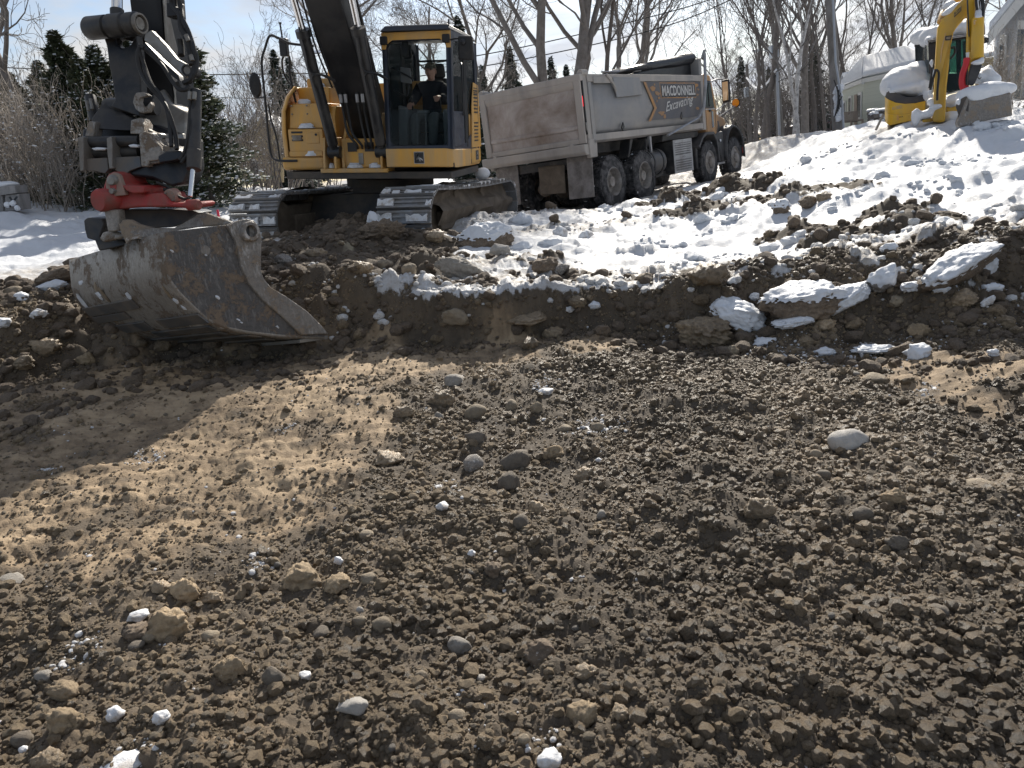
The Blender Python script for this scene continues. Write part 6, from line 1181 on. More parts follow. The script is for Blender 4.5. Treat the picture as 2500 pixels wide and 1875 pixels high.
# wheels
def wheel(x, y, s, dual, steer):
    """s=-1 right side (outer face towards -y)"""
    W = .29; ty = MB(); R_ = .525
    prof = [(.29, -.14), (.36, -.145), (.47, -.14), (.505, -.125), (R_, -.10), (R_, .10), (.505, .125), (.47, .14), (.36, .145), (.29, .14), (.29, -.14)]
    o = V([x, y, R_]); ty.lathe(prof, o, (0, 1, 0), 40)
    wo_ = tp('wheel', 'tyre_rubber', ty, 0, ang=50)
    tr = MB()
    for k in range(36):
        a = 2 * math.pi * k / 36
        for y0, y1, sh_ in ((-.125, -.055, 0), (-.045, .045, .04), (.055, .125, .08)):
            a0 = a + sh_; ca, sa = math.cos(a0), math.sin(a0); t_ = V([-sa, 0, ca]); n = V([ca, 0, sa])
            c0 = o + n * (R_ - .004); tr.prism([c0 + t_ * -.034 + V([0, y0, 0]), c0 + t_ * .034 + V([0, y0, 0]), c0 + t_ * .034 + V([0, y1, 0]), c0 + t_ * -.034 + V([0, y1, 0])], n * .018)
    to_ = tp('tread', 'tyre_rubber', tr, 0, wo_); to_['kind'] = 'stuff'
    rm = MB(); e = s * .145; d = .02 if steer else .0
    if steer: pr = [(.295, e), (.28, e + .012 * s), (.27, e), (.25, e - .03 * s), (.22, e - .02 * s), (.16, e + .005 * s), (.13, e + .01 * s), (.12, e + .05 * s), (.09, e + .07 * s), (0, e + .075 * s)]
    else: pr = [(.295, e), (.28, e + .012 * s), (.27, e), (.255, e - .06 * s), (.245, e - .17 * s), (.17, e - .19 * s), (.15, e - .17 * s), (.12, e - .16 * s), (.11, e - .06 * s), (.10, e - .04 * s), (0, e - .035 * s)]
    rm.lathe(pr, o, (0, 1, 0), 32); tp('rim', 'wheel_rim', rm, 0, wo_)
    for k in range(10):
        a = 2 * math.pi * k / 10; yy = e + (.012 if steer else -.17) * s; c = MB(); p = o + V([.142 * math.cos(a), yy, .142 * math.sin(a)]); c.cyl(p, p + V([0, s * .028, 0]), .014, n=6); tp('wheel_nut', 'wheel_rim', c, 0, wo_)
    sn = MB(); rs = np.random.RandomState(int(abs(x * 37 + y * 11)) + 3)
    for k in range(16):
        a = rs.uniform(0, 6.28); n = V([math.cos(a), 0, math.sin(a)]); p = o + n * (R_ - .01) + V([0, rs.uniform(-.11, .12), 0]); sn.ball(p, (rs.uniform(.015, .04), rs.uniform(.01, .05), rs.uniform(.015, .04)), 6, 4, .3, int(rs.randint(999)))
    so2 = tp('tread_snow', 'snow_clump', sn, 0, wo_); so2['kind'] = 'stuff'
for x in (0, 1.38):
    for s in (-1, 1): wheel(x, s * 1.075, s, True, False); wheel(x, s * .745, s, True, False)
for x in (4.93, 6.62):
    for s in (-1, 1): wheel(x, s * 1.075, s, False, True)
# chassis
for y in (-.45, .37): tp('frame_rail', 'truck_black', bx((-.55, y, .88), (6.9, y + .08, 1.16)), .01)
for x in (0, 1.38):
    c = MB(); c.cyl((x, -1.0, .52), (x, 1.0, .52), .085, n=16); c.ball((x, 0, .53), (.25, .26, .24), 16, 10); tp('drive_axle', 'track_mud', c)
for x in (4.93, 6.62): tp('steer_axle', 'truck_black', MB().cyl((x, -1.0, .5), (x, 1.0, .5), .06, n=12))
tp('suspension_beam', 'track_mud', bx((-.1, -.62, .55), (1.5, -.5, .80)), .02); tp('suspension_beam', 'track_mud', bx((-.1, .5, .55), (1.5, .62, .80)), .02)
tp('rear_cross_member', 'truck_black', bx((-.75, -.95, .92), (-.60, .95, 1.10)), .01)
c = MB(); c.hexa([(-.80, -.50, .43), (-.76, -.50, .43), (-.76, .12, .45), (-.80, .12, .45), (-.80, -.55, 1.0), (-.76, -.55, 1.0), (-.76, .10, 1.02), (-.80, .10, 1.02)]); tp('centre_plate', 'track_mud', c, .02)
for y in (-.6, .22):
    c = MB(); c.cyl((-.70, y - .13, .55), (-.55, y - .13, .55), .15, n=18); tp('brake_chamber', 'track_mud', c, .02)
for s in (-1, 1):
    c = MB(); y0, y1 = sorted((s * .62, s * 1.22)); c.hexa([(-.86, y0, .30), (-.83, y0, .30), (-.83, y1, .30), (-.86, y1, .30), (-.80, y0, 1.12), (-.77, y0, 1.12), (-.77, y1, 1.12), (-.80, y1, 1.12)]); tp('mud_flap', 'flap_rubber', c, .04, segs=3)
# ---- box body
XT, XF, ZB, ZT = -.96, 4.66, 1.36, 2.60
tail = MB(); tail.box((XT, -1.23, ZB), (XT + .05, 1.23, ZT - .06)); TG = tp('tailgate', 'gate_salt', tail, .008)
for y0, y1 in ((-1.25, -1.10), (1.10, 1.25)): tp('gate_edge', 'truck_salt', bx((XT - .05, y0, ZB - .02), (XT - .002, y1, ZT - .05)), .012, TG)
tp('gate_top_rail', 'truck_salt', bx((XT - .055, -1.27, ZT - .11), (XT + .06, 1.27, ZT + .02)), .02, TG)
c = MB(); c.prism([(XT - .003, -1.098, ZB + .09), (XT - .05, -1.098, ZB + .07), (XT - .05, -1.098, ZB - .02), (XT - .003, -1.098, ZB - .02)], (0, 2.196, 0)); tp('gate_bottom_rail', 'truck_salt', c, .01, TG)
c = MB(); c.prism([(XT - .003, -1.098, 2.36), (XT - .05, -1.098, 2.44), (XT - .05, -1.098, 2.50), (XT - .003, -1.098, 2.50)], (0, 2.196, 0)); tp('gate_ledge', 'truck_salt', c, .01, TG)
c = MB(); c.prism([(XT - .003, -1.098, 1.60), (XT - .03, -1.098, 1.62), (XT - .03, -1.098, 1.66), (XT - .003, -1.098, 1.70)], (0, 2.196, 0)); tp('gate_fold', 'gate_salt', c, .01, TG)
c = MB(); c.prism([(XT - .10, -1.24, ZB - .03), (XT + .10, -1.24, ZB - .03), (XT + .35, -1.24, ZB - .22), (XT - .02, -1.24, ZB - .24), (XT - .10, -1.24, ZB - .18)], (0, 2.6, 0)); tp('gate_apron', 'truck_salt', c, .02)
for y in (-.95, 1.0): c = MB(); c.cyl((XT - .10, y, ZB - .03), (XT + .05, y, ZB - .03), .04, n=10); tp('gate_hinge', 'truck_salt', c, .005, TG)
for y, s in ((-1.25, -1), (1.25, 1)):
    y0, y1 = sorted((y, y - s * .12)); tp('corner_post', 'truck_salt', bx((XT + .06, y0, ZB - .05), (XT + .22, y1, ZT + .06)), .012)
    c = MB(); c.cyl((XT + .02, y - s * .02, ZT + .04), (XT + .25, y - s * .02, ZT + .04), .06, n=12); tp('top_pivot', 'truck_salt', c, .01)
    n_ = 10; prof = [(0.0, ZT - .12), (0.0, 1.95), (.012, 1.75), (.04, 1.62), (.09, 1.52), (.16, 1.45)]
    c = MB(); c.grid(V([[(x, y - s * o_, z) for o_, z in prof] for x in np.linspace(XT + .2, XF, 14)])); so3 = tp('body_side', 'truck_grey', c); md = so3.modifiers.new('t', 'SOLIDIFY'); md.thickness = .03
    y0, y1 = sorted((y + s * .025, y - s * .10)); tp('top_rail', 'truck_salt', bx((XT + .2, y0, ZT - .13), (XF + .04, y1, ZT + .01)), .012)
    c = MB(); c.prism([(XT + .2, y - s * .17, 1.46), (XT + .2, y + s * .01, 1.50), (XT + .2, y + s * .01, 1.37), (XT + .2, y - s * .17, 1.33)], (XF - XT - .2, 0, 0)); tp('sill_rail', 'truck_salt', c, .01)
    y0, y1 = sorted((y + s * .02, y - s * .14)); tp('front_post', 'truck_salt', bx((XF - .10, y0, 1.33), (XF + .06, y1, ZT + .02)), .01)
    tp('rear_frame_post', 'truck_grey', bx((XT + .22, y0, 1.32), (XT + .34, y1, ZT - .13)), .01)
    c = MB(); c.prism([(XT + .05, y + s * .02, 1.06), (XT + .32, y + s * .02, 1.06), (XT + .36, y + s * .02, 1.40), (XT + .05, y + s * .02, 1.42)], (0, -s * .10, 0)); tp('corner_gusset', 'truck_salt', c, .02)
tp('head_board', 'truck_grey', bx((XF - .02, -1.22, 1.40), (XF + .02, 1.22, ZT - .02)))
tp('box_floor', 'truck_grey', bx((XT + .05, -1.09, 1.38), (XF, 1.09, 1.44)))
tp('load', 'soil_frozen', MB().grid(V([[(x, y, 2.32 + .22 * math.sin(3.1 * (x + 1) / 5.7) * math.cos(y * 1.1) + .03 * rnd.random()) for y in np.linspace(-1.18, 1.18, 12)] for x in np.linspace(XT + .06, XF - .03, 26)])))
# tail light strip on the post
tp('light_strip', 'black_rubber', bx((XT + .02, -1.262, 1.50), (XT + .058, -1.14, 2.50)), .01)
tp('tail_light', 'lamp_red', bx((XT - .003, -1.245, 2.02), (XT + .018, -1.165, 2.22)), .008); tp('marker_light', 'lamp_red', bx((XT, -1.22, 2.44), (XT + .018, -1.19, 2.465)), .004)
c = MB(); c.tube(smooth_path([(XT + .0, -1.27, 1.72), (XT - .03, -1.29, 1.66), (XT - .02, -1.29, 1.58), (XT + .03, -1.27, 1.55)], 5), .014, 8); tp('latch_hook', 'worn_steel', c)
# folded side panel, brackets
c = MB(); c.hexa([(.30, -1.30, 2.16), (1.42, -1.30, 2.20), (1.42, -1.27, 2.20), (.30, -1.27, 2.16), (.22, -1.29, 2.55), (1.36, -1.29, 2.55), (1.36, -1.262, 2.55), (.22, -1.262, 2.55)]); tp('side_flap', 'truck_grey', c, .006)
c = MB(); c.tube([(-.05, -1.30, 2.60), (.18, -1.31, 2.42), (.26, -1.31, 2.28)], .03, 6); tp('flap_arm', 'truck_salt', c)
tp('lip_board', 'truck_salt', bx((-.55, -1.29, 2.44), (.18, -1.262, 2.56)), .005)
for x, z in ((.45, 1.50), (3.3, 1.62)): c = MB(); c.prism([(x, -1.29, z), (x + .07, -1.29, z + .08), (x + .03, -1.29, z + .17), (x - .05, -1.29, z + .07)], (0, .03, 0)); tp('chain_hook', 'black_steel', c, .004)
c = MB(); c.tube([(4.76, -1.33, 3.10), (4.62, -1.36, 2.40), (4.40, -1.37, 1.85), (4.05, -1.36, 1.62), (2.40, -1.33, 1.30)], [.035, .04, .04, .04, .045], 6, flat=.5); tp('tarp_arm', 'aluminium', c)
# rolled tarp on top
c = MB(); n_ = 16; P = []
for i, x in enumerate(np.linspace(.5, 4.70, n_)):
    t_ = i / (n_ - 1); zc_2 = 2.66 + .38 * t_; r_ = .05 + .10 * t_; P.append([(x, -.95 + (r_ * 1.1 + .02 * math.sin(9 * t_ + k)) * math.cos(a), zc_2 + (r_ + .015 * math.sin(14 * t_ + 2 * k)) * math.sin(a)) for k, a in enumerate(np.linspace(0, 2 * math.pi, 13))])
c.grid(V(P)); c.add([P[0][k] for k in range(12)], [tuple(range(12))]); c.add([P[-1][k] for k in range(12)], [tuple(range(12))]); tp('rolled_tarp', 'tarp_black', c)
c = MB(); c.prism([(1.0, -1.0, 2.61), (4.66, -1.0, 2.61), (4.66, -1.0, 2.98), (4.4, -1.0, 2.98)], (0, .3, 0)); tp('tarp_fold', 'tarp_black', c, .03)
c = MB(); c.hexa([(4.62, -1.22, 2.60), (4.78, -1.22, 2.60), (4.78, 1.2, 2.60), (4.62, 1.2, 2.60), (4.66, -1.22, 3.0), (4.80, -1.22, 3.02), (4.80, 1.2, 3.02), (4.66, 1.2, 3.0)]); tp('tarp_housing', 'truck_grey', c, .02)
c = MB(); c.prism([(4.70, -1.30, 3.0), (4.80, -1.30, 2.96), (4.95, -1.30, 3.20), (4.88, -1.30, 3.20)], (0, .06, 0)); tp('tarp_fin', 'truck_grey', c, .008)
c = MB(); c.tube([(.3, -1.0, 2.70), (2.0, -1.0, 2.74)], .02, 6); tp('tarp_bar', 'aluminium', c)
# decal panel with chevron, lettering and splashes (2-4 mm proud of the side)
YS = -1.272
def flat(name, mat, pts, lift, par=None): return tp(name, mat, MB().prism([(x, YS - lift, z) for x, z in pts], (0, .0015, 0)), 0, par)
DP = flat('dark_graphic', 'panel_dark', [(1.64, 2.46), (4.52, 2.46), (4.52, 1.66), (1.72, 1.66), (2.06, 1.92)], .002)
flat('chevron_stripe', 'decal_orange', [(1.54, 2.46), (1.66, 2.46), (2.08, 1.91), (1.74, 1.64), (1.62, 1.64), (1.95, 1.91)], .006, DP)
flat('name_outline', 'decal_orange', [(2.30, 2.445), (4.20, 2.435), (4.20, 2.40), (4.235, 2.40), (4.22, 2.09), (2.34, 2.11), (2.34, 2.14), (2.32, 2.14)], .005, DP); flat('name_field', 'panel_dark', [(2.325, 2.425), (4.185, 2.415), (4.20, 2.11), (2.36, 2.13)], .007, DP)
text('name_shadow', 'MACDONNELL', .225, (2.37, YS - .010, 2.15), (1, 0, 0), (0, 0, 1), 'decal_black', DP, .002, 0, 1.84, bold=.075)
text('name_lettering', 'MACDONNELL', .205, (2.39, YS - .010, 2.165), (1, 0, 0), (0, 0, 1), 'decal_white', DP, .005, 0, 1.78, bold=.03)
text('script_lettering', 'Excavating', .20, (2.50, YS - .010, 1.82), (1, 0, .105), (.10, 0, 1), 'decal_white', DP, .004, .35, 1.52, bold=.012)
for k, (x, z, a, b) in enumerate(((1.95, 2.32, .16, .05), (2.15, 2.22, .15, .05), (2.05, 2.40, .05, .03), (2.22, 2.12, .06, .03), (2.28, 1.80, .16, .05), (2.44, 1.72, .08, .06), (4.28, 2.38, .10, .04), (4.36, 2.28, .07, .03), (4.30, 2.16, .10, .03), (4.25, 1.85, .10, .04), (2.5, 2.43, .03, .02), (3.1, 2.445, .03, .012), (3.6, 2.44, .025, .013), (2.1, 2.05, .03, .03))):
    rs = np.random.RandomState(k); flat('splash', 'decal_orange', [(x + a * (.55 + .6 * rs.uniform()) * math.cos(t_), z + b * (.55 + .7 * rs.uniform()) * math.sin(t_)) for t_ in np.linspace(0, 6.0, 13)], .0085, DP)
# tank, grille box, steps
c = MB(); c.lathe([(0, -.42), (.26, -.42), (.30, -.38), (.30, .38), (.26, .42), (0, .42)], (2.10, -.92, .76), (1, 0, 0), 36); tk = tp('fuel_tank', 'fuel_tank', c)
for x in (1.90, 2.34): tp('tank_strap', 'black_steel', MB().lathe([(.302, -.03), (.312, -.03), (.312, .03), (.302, .03)], (x, -.92, .76), (1, 0, 0), 36), 0, tk)
tp('tank_bracket', 'truck_black', bx((1.72, -1.12, .48), (1.78, -.60, 1.30)), .01)
tp('air_dryer_stay', 'aluminium', MB().prism([(1.72, -1.22, 1.33), (1.82, -1.22, 1.33), (1.80, -1.22, .98), (1.77, -1.22, .98)], (0, .05, 0)), .004)
GX0, GX1, GZ0, GZ1 = 2.83, 3.86, .42, 1.18; GP = MB(); yg = -1.24
cols, rows_ = 13, 15; xs = np.linspace(GX0 + .05, GX1 - .05, 2 * cols + 1); 
bars = []
for i in range(cols + 1): pass
tp('tool_box', 'truck_black', bx((GX0 + .02, yg + .02, GZ0 + .02), (GX1 - .02, -.55, GZ1 - .02)), .01)
tp('guard_border', 'aluminium', MB().box((GX0, yg, GZ1 - .075), (GX1, yg + .012, GZ1)).box((GX0, yg, GZ0), (GX1, yg + .012, GZ0 + .06)).box((GX0, yg, GZ0 + .06), (GX0 + .07, yg + .012, GZ1 - .075)).box((GX1 - .07, yg, GZ0 + .06), (GX1, yg + .012, GZ1 - .075)).box((GX0 + .07, yg, .755), (GX1 - .07, yg + .012, .83)))
for x in np.linspace(GX0 + .105, GX1 - .105, 13): tp('guard_bar', 'aluminium', bx((x - .012, yg + .002, GZ0 + .06), (x + .012, yg + .010, GZ1 - .075)), 0)
for z in list(np.linspace(.52, .74, 5)) + list(np.linspace(.875, 1.075, 5)): tp('guard_bar', 'aluminium', bx((GX0 + .07, yg + .0012, z - .012), (GX1 - .07, yg + .0108, z + .012)), 0)
text('guard_lettering', 'MACK', .035, (3.25, yg - .002, .765), (1, 0, 0), (0, 0, 1), 'truck_black', TR, .002, 0, .2)
tp('under_skirt', 'truck_black', bx((1.75, -1.0, .40), (4.3, -.5, .52)), .02); tp('sub_frame', 'truck_black', bx((.2, -.75, 1.12), (4.8, .75, 1.34)), .02)
tp('hoist_cover', 'truck_black', bx((2.6, -1.1, 1.18), (4.6, 1.1, 1.33)), .02)
for x in (.95, 1.72): c = MB(); c.prism([(x, -1.1, .95), (x + .25, -1.1, 1.34), (x + .12, -1.1, 1.34), (x - .05, -1.1, .95)], (0, .25, 0)); tp('body_prop', 'truck_black', c, .01)
# second-steer fender
FP = [(4.22, .96), (4.50, 1.19), (4.74, 1.27), (5.22, 1.26), (5.42, 1.05), (5.52, .50)]
c = MB(); ins = [(4.28, .90), (4.54, 1.13), (4.76, 1.20), (5.18, 1.19), (5.35, 1.02), (5.45, .50)]
c.prism([(x, -1.26, z) for x, z in FP] + [(x, -1.26, z) for x, z in ins[::-1]], (0, .50, 0)); tp('middle_fender', 'fender_black', c, .012)
tp('step_box', 'truck_black', bx((4.25, -1.15, .42), (4.38, -.6, .98)), .02); tp('cab_step', 'aluminium', bx((5.45, -1.20, .42), (5.95, -.85, .47)), .008); tp('step_side', 'fender_black', bx((5.47, -1.10, .47), (5.75, -.90, 1.0)), .02)
# cab and hood
CB = [(4.86, 1.22), (5.52, 1.20), (5.62, 1.40), (5.60, 1.86), (5.38, 2.50), (5.30, 2.62), (4.95, 2.66), (4.86, 2.60)]
c = MB(); c.prism([(x, -1.20, z) for x, z in CB], (0, 2.40, 0)); cb = tp('cab', 'cab_orange', c, .03, segs=3)
c = MB(); c.prism([(4.93, -1.208, 1.88), (5.42, -1.208, 1.86), (5.28, -1.208, 2.44), (4.95, -1.208, 2.46)], (0, .012, 0)); tp('door_window', 'green_glass', c, .004, cb)
c = MB(); c.prism([(4.90, -1.204, 1.84), (5.46, -1.204, 1.82), (5.30, -1.204, 2.49), (4.92, -1.204, 2.51)], (0, .012, 0)); tp('window_trim', 'truck_black', c, .004, cb)
c = MB(); c.tube([(5.12, -1.215, 1.88), (5.10, -1.215, 2.3), (5.16, -1.215, 2.42)], .008, 6); tp('window_stay', 'truck_black', c, 0, cb)
tp('door_vent_window', 'window_glass', bx((5.24, -1.212, 1.36), (5.36, -1.198, 1.76)), .006, cb); tp('door_handle', 'black_rubber', bx((5.08, -1.230, 1.75), (5.2, -1.200, 1.80)), .006, cb); tp('door_seam', 'truck_black', bx((4.90, -1.206, 1.26), (4.912, -1.198, 1.84)), 0, cb); tp('door_seam', 'truck_black', bx((5.48, -1.206, 1.26), (5.492, -1.198, 1.84)), 0, cb)
tp('cab_trim', 'decal_white', bx((4.88, -1.212, 1.80), (5.50, -1.200, 1.825)), .003, cb)
c = MB(); c.prism([(5.52, -.92, 1.20), (6.85, -.92, 1.10), (6.95, -.92, 1.30), (6.80, -.92, 1.58), (5.95, -.92, 1.82), (5.60, -.92, 1.88)], (0, 1.84, 0)); hd_ = tp('hood', 'cab_orange', c, .06, segs=3)
for k in range(4): tp('hood_vent', 'truck_black', bx((5.80 + .085 * k, -.935, 1.50 - .012 * k), (5.845 + .085 * k, -.915, 1.66 - .012 * k)), .006, hd_)
c = MB(); Rf = []
for a in np.radians(np.linspace(-8, 188, 20)): Rf.append([(6.62 + (.64) * math.cos(a) * 1.02, y, .62 + .70 * math.sin(a) * (1.06 if a < 1.6 else 1.1)) for y in (-1.26, -1.20, -1.0, -.74)])
G = V(Rf); G[:, 0, 2] -= .03; c.grid(G); fo_ = tp('front_fender', 'fender_black', c); md = fo_.modifiers.new('t', 'SOLIDIFY'); md.thickness = .04
c = MB(); c.prism([(5.50, -1.16, 1.20), (5.98, -1.18, 1.25), (6.02, -1.18, .62), (5.98, -1.18, .46), (5.88, -1.16, .46)], (0, .35, 0)); tp('fender_rear', 'fender_black', c, .03)
c = MB(); c.prism([(5.55, -1.0, 1.2), (6.2, -1.0, 1.55), (6.3, -1.0, 1.3), (5.9, -1.0, .9)], (0, .3, 0)); tp('fender_shoulder', 'fender_black', c, .05)
c = MB(); c.ball((5.75, -1.19, 1.02), (.05, .02, .035), 8, 5, .3, 3); c.ball((6.28, -1.15, 1.36), (.05, .03, .03), 8, 5, .3, 4); tp('snow_patch', 'snow', c)
bp = tp('front_bumper', 'truck_black', bx((6.98, -1.20, .55), (7.26, 1.20, .82)), .02); tp('bumper_light', 'red_paint', bx((7.20, -1.215, .60), (7.262, -1.12, .76)), .008, bp)
c = MB(); c.tube([(5.25, -1.20, 2.46), (5.7, -1.2, 2.52), (6.0, -1.30, 2.52)], .02, 8); c.tube([(5.55, -1.20, 1.78), (5.9, -1.22, 1.86), (6.08, -1.30, 1.96)], .015, 8); tp('mirror_arm', 'aluminium', c)
c = MB(); c.hexa([(5.98, -1.42, 1.94), (6.06, -1.42, 1.94), (6.06, -1.20, 1.94), (5.98, -1.20, 1.94), (5.98, -1.42, 2.50), (6.06, -1.42, 2.50), (6.06, -1.20, 2.50), (5.98, -1.20, 2.50)]); mr = tp('side_mirror', 'black_rubber', c, .05, segs=3); tp('mirror_glass', 'glass_mirror', bx((5.972, -1.39, 1.99), (5.979, -1.23, 2.45)), .01, mr)
c = MB(); c.lathe([(0, -.03), (.11, -.03), (.12, 0), (.09, .05), (0, .07)], (6.75, -1.28, 1.92), (1, -.1, 0), 24); fm = tp('fender_mirror', 'black_rubber', c); tp('fender_mirror_glass', 'amber', MB().lathe([(0, -.045), (.07, -.04), (.10, -.031)], (6.75, -1.28, 1.92), (1, -.1, 0), 24), 0, fm)
c = MB(); c.tube([(6.2, -1.0, 1.62), (6.5, -1.2, 1.78), (6.75, -1.28, 1.86)], .012, 6); tp('fender_mirror_arm', 'aluminium', c)
c = MB(); c.ball((5.1, -.7, 2.68), (.06, .06, .05), 10, 6); tp('roof_light', 'amber', c); c = MB(); c.cyl((4.80, -.9, 1.3), (4.80, -.9, 2.85), .07, n=14); tp('exhaust_stack', 'aluminium', c)
# ------------------------------------------------------------------ parked yellow excavator on the snow bank
kz = lambda x, y, d=12.6: at(2120 + x / 5.026, y / 5.026, d)
kb = kz(760, 1540, 13.2); KF = frame(basis((-.40, -.92, 0)), kb)
KO = thing('compact_excavator', 'smaller yellow excavator half buried in snow on the right bank', 'excavator', KF)
KAW = V([.46, .888, 0.0])
def kp(name, mat, pts, th, par=None, bev=.015, off=None): c = MB(); c.prism([kz(*p) for p in pts], (KAW if off is None else V(off, float)) * th); return c.build(name, mat, par or KO, bev, world=True)
def kt(name, mat, pts, r, par=None, n=8): return MB().tube(smooth_path([kz(*p) for p in pts], 5), r, n).build(name, mat, par or KO, 0, world=True)
def snowpile(name, balls, par, seed=1):
    c = MB()
    for k, (x, y, d, sx, sy, sz) in enumerate(balls): c.ball(kz(x, y, d), (sx * .56, sy * .7, sz * .58), 16, 10, .07, seed + k)
    o = c.build(name, 'snow', par, 0, world=True, ang=80)
    r_ = o.modifiers.new('r', 'REMESH'); r_.mode = 'VOXEL'; r_.voxel_size = .028; r_.use_smooth_shade = True; s = o.modifiers.new('s', 'SMOOTH'); s.iterations = 6; return o
# rear body: rounded counterweight
def shell(name, mat, rows, depth, par, th=1.0):
    c = MB(); G = V([[kz(x, y, d) for x, y, d in r] for r in rows]); nR, nC = G.shape[:2]; B = G + KAW * th
    c.grid(G); c.grid(B[:, ::-1])
    for i in (0, nR - 1): c.grid(V([G[i], B[i]]))
    for j in (0, nC - 1): c.grid(V([G[:, j], B[:, j]]))
    return c.build(name, mat, par, 0, world=True, ang=50)
cols = [(203, 14.1), (212, 13.75), (250, 13.5), (330, 13.3), (450, 13.15), (580, 13.1), (700, 13.1)]
topy = [1185, 1198, 1222, 1258, 1275, 1266, 1238]; boty = [1450, 1500, 1535, 1520, 1495, 1470, 1440]; mid1 = [1370, 1388, 1398, 1402, 1395, 1378, 1352]
bd = shell('counterweight', 'yellow_clean', [[(x, ty, d) for (x, d), ty in zip(cols, topy)], [(x, m, d) for (x, d), m in zip(cols, mid1)], [(x - 2, m + 6, d - .03) for (x, d), m in zip(cols, mid1)], [(x, by, d - .02) for (x, d), by in zip(cols, boty)]], 0, KO, 1.5)
shell('engine_cover', 'frame_dark', [[(235, 1060, 14.0), (245, 1075, 13.8), (290, 1105, 13.6), (360, 1150, 13.45), (470, 1190, 13.3), (580, 1190, 13.25), (690, 1150, 13.2)], [(x + 2, ty - 3, d + .04) for (x, d), ty in zip(cols, topy)]], 0, KO, 1.3)
for k in range(3): kp('vent_slot', 'snow', [(240 + 6 * k, 1075 + 38 * k, 13.72), (275 + 8 * k, 1080 + 40 * k, 13.6), (285 + 8 * k, 1100 + 40 * k, 13.6), (250 + 6 * k, 1095 + 38 * k, 13.72)], .03, KO, .003)
snowpile('snow_cap', [(470, 1020, 13.9, .75, .6, .52), (330, 1040, 13.95, .42, .5, .40), (590, 970, 13.9, .48, .6, .52), (640, 1060, 13.7, .38, .4, .5), (400, 960, 13.95, .5, .5, .35), (500, 920, 13.95, .5, .5, .3), (560, 1100, 13.55, .42, .35, .22), (420, 1110, 13.6, .42, .3, .15), (690, 1150, 13.4, .18, .3, .42), (720, 1230, 13.2, .14, .25, .28), (290, 1100, 13.75, .16, .2, .14)], KO, 10)
text('body_lettering', 'KOBELCO', .05, kz(285, 1352, 13.25), (1, -.12, .10), (0, 0, 1), 'aluminium', KO, .03, 0, .25).data.transform(KF.inverted())
kp('warning_decal', 'yellow_paint', [(348, 1412, 13.22), (430, 1405, 13.2), (430, 1470, 13.2), (348, 1478, 13.22)], .02, KO, .002)
text('decal_mark', 'WA', .03, kz(370, 1450, 13.17), (1, -.12, .08), (0, 0, 1), 'black_paint', KO, .01, 0, .07).data.transform(KF.inverted())
# cab
D1, D2 = 13.3, 13.9
kp('cab_core', 'black_paint', [(745, 900, 13.5), (740, 1080, 13.5), (985, 1140, 13.4), (1230, 1080, 13.4), (1235, 900, 13.4)], .9, KO, .02)
kp('cab_post', 'black_paint', [(735, 520, 13.25), (790, 500, 13.2), (835, 500, 13.2), (820, 760, 13.2), (760, 900, 13.25), (748, 900, 13.25)], .12)
kp('cab_post', 'black_paint', [(1195, 440, 13.15), (1228, 435, 13.15), (1240, 900, 13.15), (1215, 1080, 13.15), (1200, 1080, 13.15)], .10)
kp('cab_post', 'black_paint', [(570, 515, 14.3), (585, 512, 14.3), (592, 850, 14.3), (580, 850, 14.3)], .08); kp('cab_post', 'black_paint', [(648, 512, 13.85), (660, 512, 13.85), (668, 880, 13.85), (655, 880, 13.85)], .06)
kp('cab_post', 'black_paint', [(1075, 470, 13.2), (1140, 455, 13.2), (1140, 900, 13.2), (1085, 900, 13.2)], .08)
kp('cab_header', 'black_paint', [(575, 510, 14.3), (740, 505, 13.22), (1230, 430, 13.1), (1225, 470, 13.1), (740, 540, 13.22), (578, 535, 14.3)], .08)
kp('side_window', 'green_glass', [(580, 530, 14.28), (735, 520, 13.3), (752, 900, 13.3), (590, 850, 14.28)], .01, KO, 0, off=(.5, .5, 0)); kp('front_window', 'green_glass', [(825, 500, 13.2), (1200, 445, 13.12), (1205, 1090, 13.12), (985, 1120, 13.15), (800, 1000, 13.2)], .01, KO, 0)
kp('cab_back', 'green_glass', [(600, 520, 14.6), (1230, 440, 14.4), (1230, 900, 14.4), (600, 860, 14.6)], .02, KO, 0)
kp('operator_seat', 'seat_cloth', [(640, 830, 13.9), (700, 800, 13.9), (1000, 760, 13.8), (1010, 900, 13.8), (640, 900, 13.9)], .3, KO, .05)
kp('cab_roof', 'aluminium', [(570, 500, 14.4), (745, 490, 13.15), (1235, 415, 13.05), (1235, 440, 13.05), (745, 515, 13.15), (570, 520, 14.4)], .9, KO, .02)
snowpile('roof_snow', [(660, 440, 13.9, .26, .5, .24), (760, 450, 13.5, .25, .45, .30), (900, 420, 13.6, .40, .5, .27), (1100, 370, 13.5, .42, .5, .25), (1180, 350, 13.4, .16, .4, .28), (610, 490, 14.2, .12, .2, .07), (740, 500, 13.3, .10, .2, .14)], KO, 30)
kt('mirror_stay', 'black_paint', [(1235, 500, 13.1), (1330, 500, 13.1), (1400, 505, 13.1)], .015); kp('side_mirror', 'black_rubber', [(1392, 465, 13.1), (1480, 460, 13.1), (1482, 520, 13.1), (1400, 530, 13.1)], .06); snowpile('mirror_snow', [(1430, 455, 13.12, .10, .06, .04)], KO, 77)
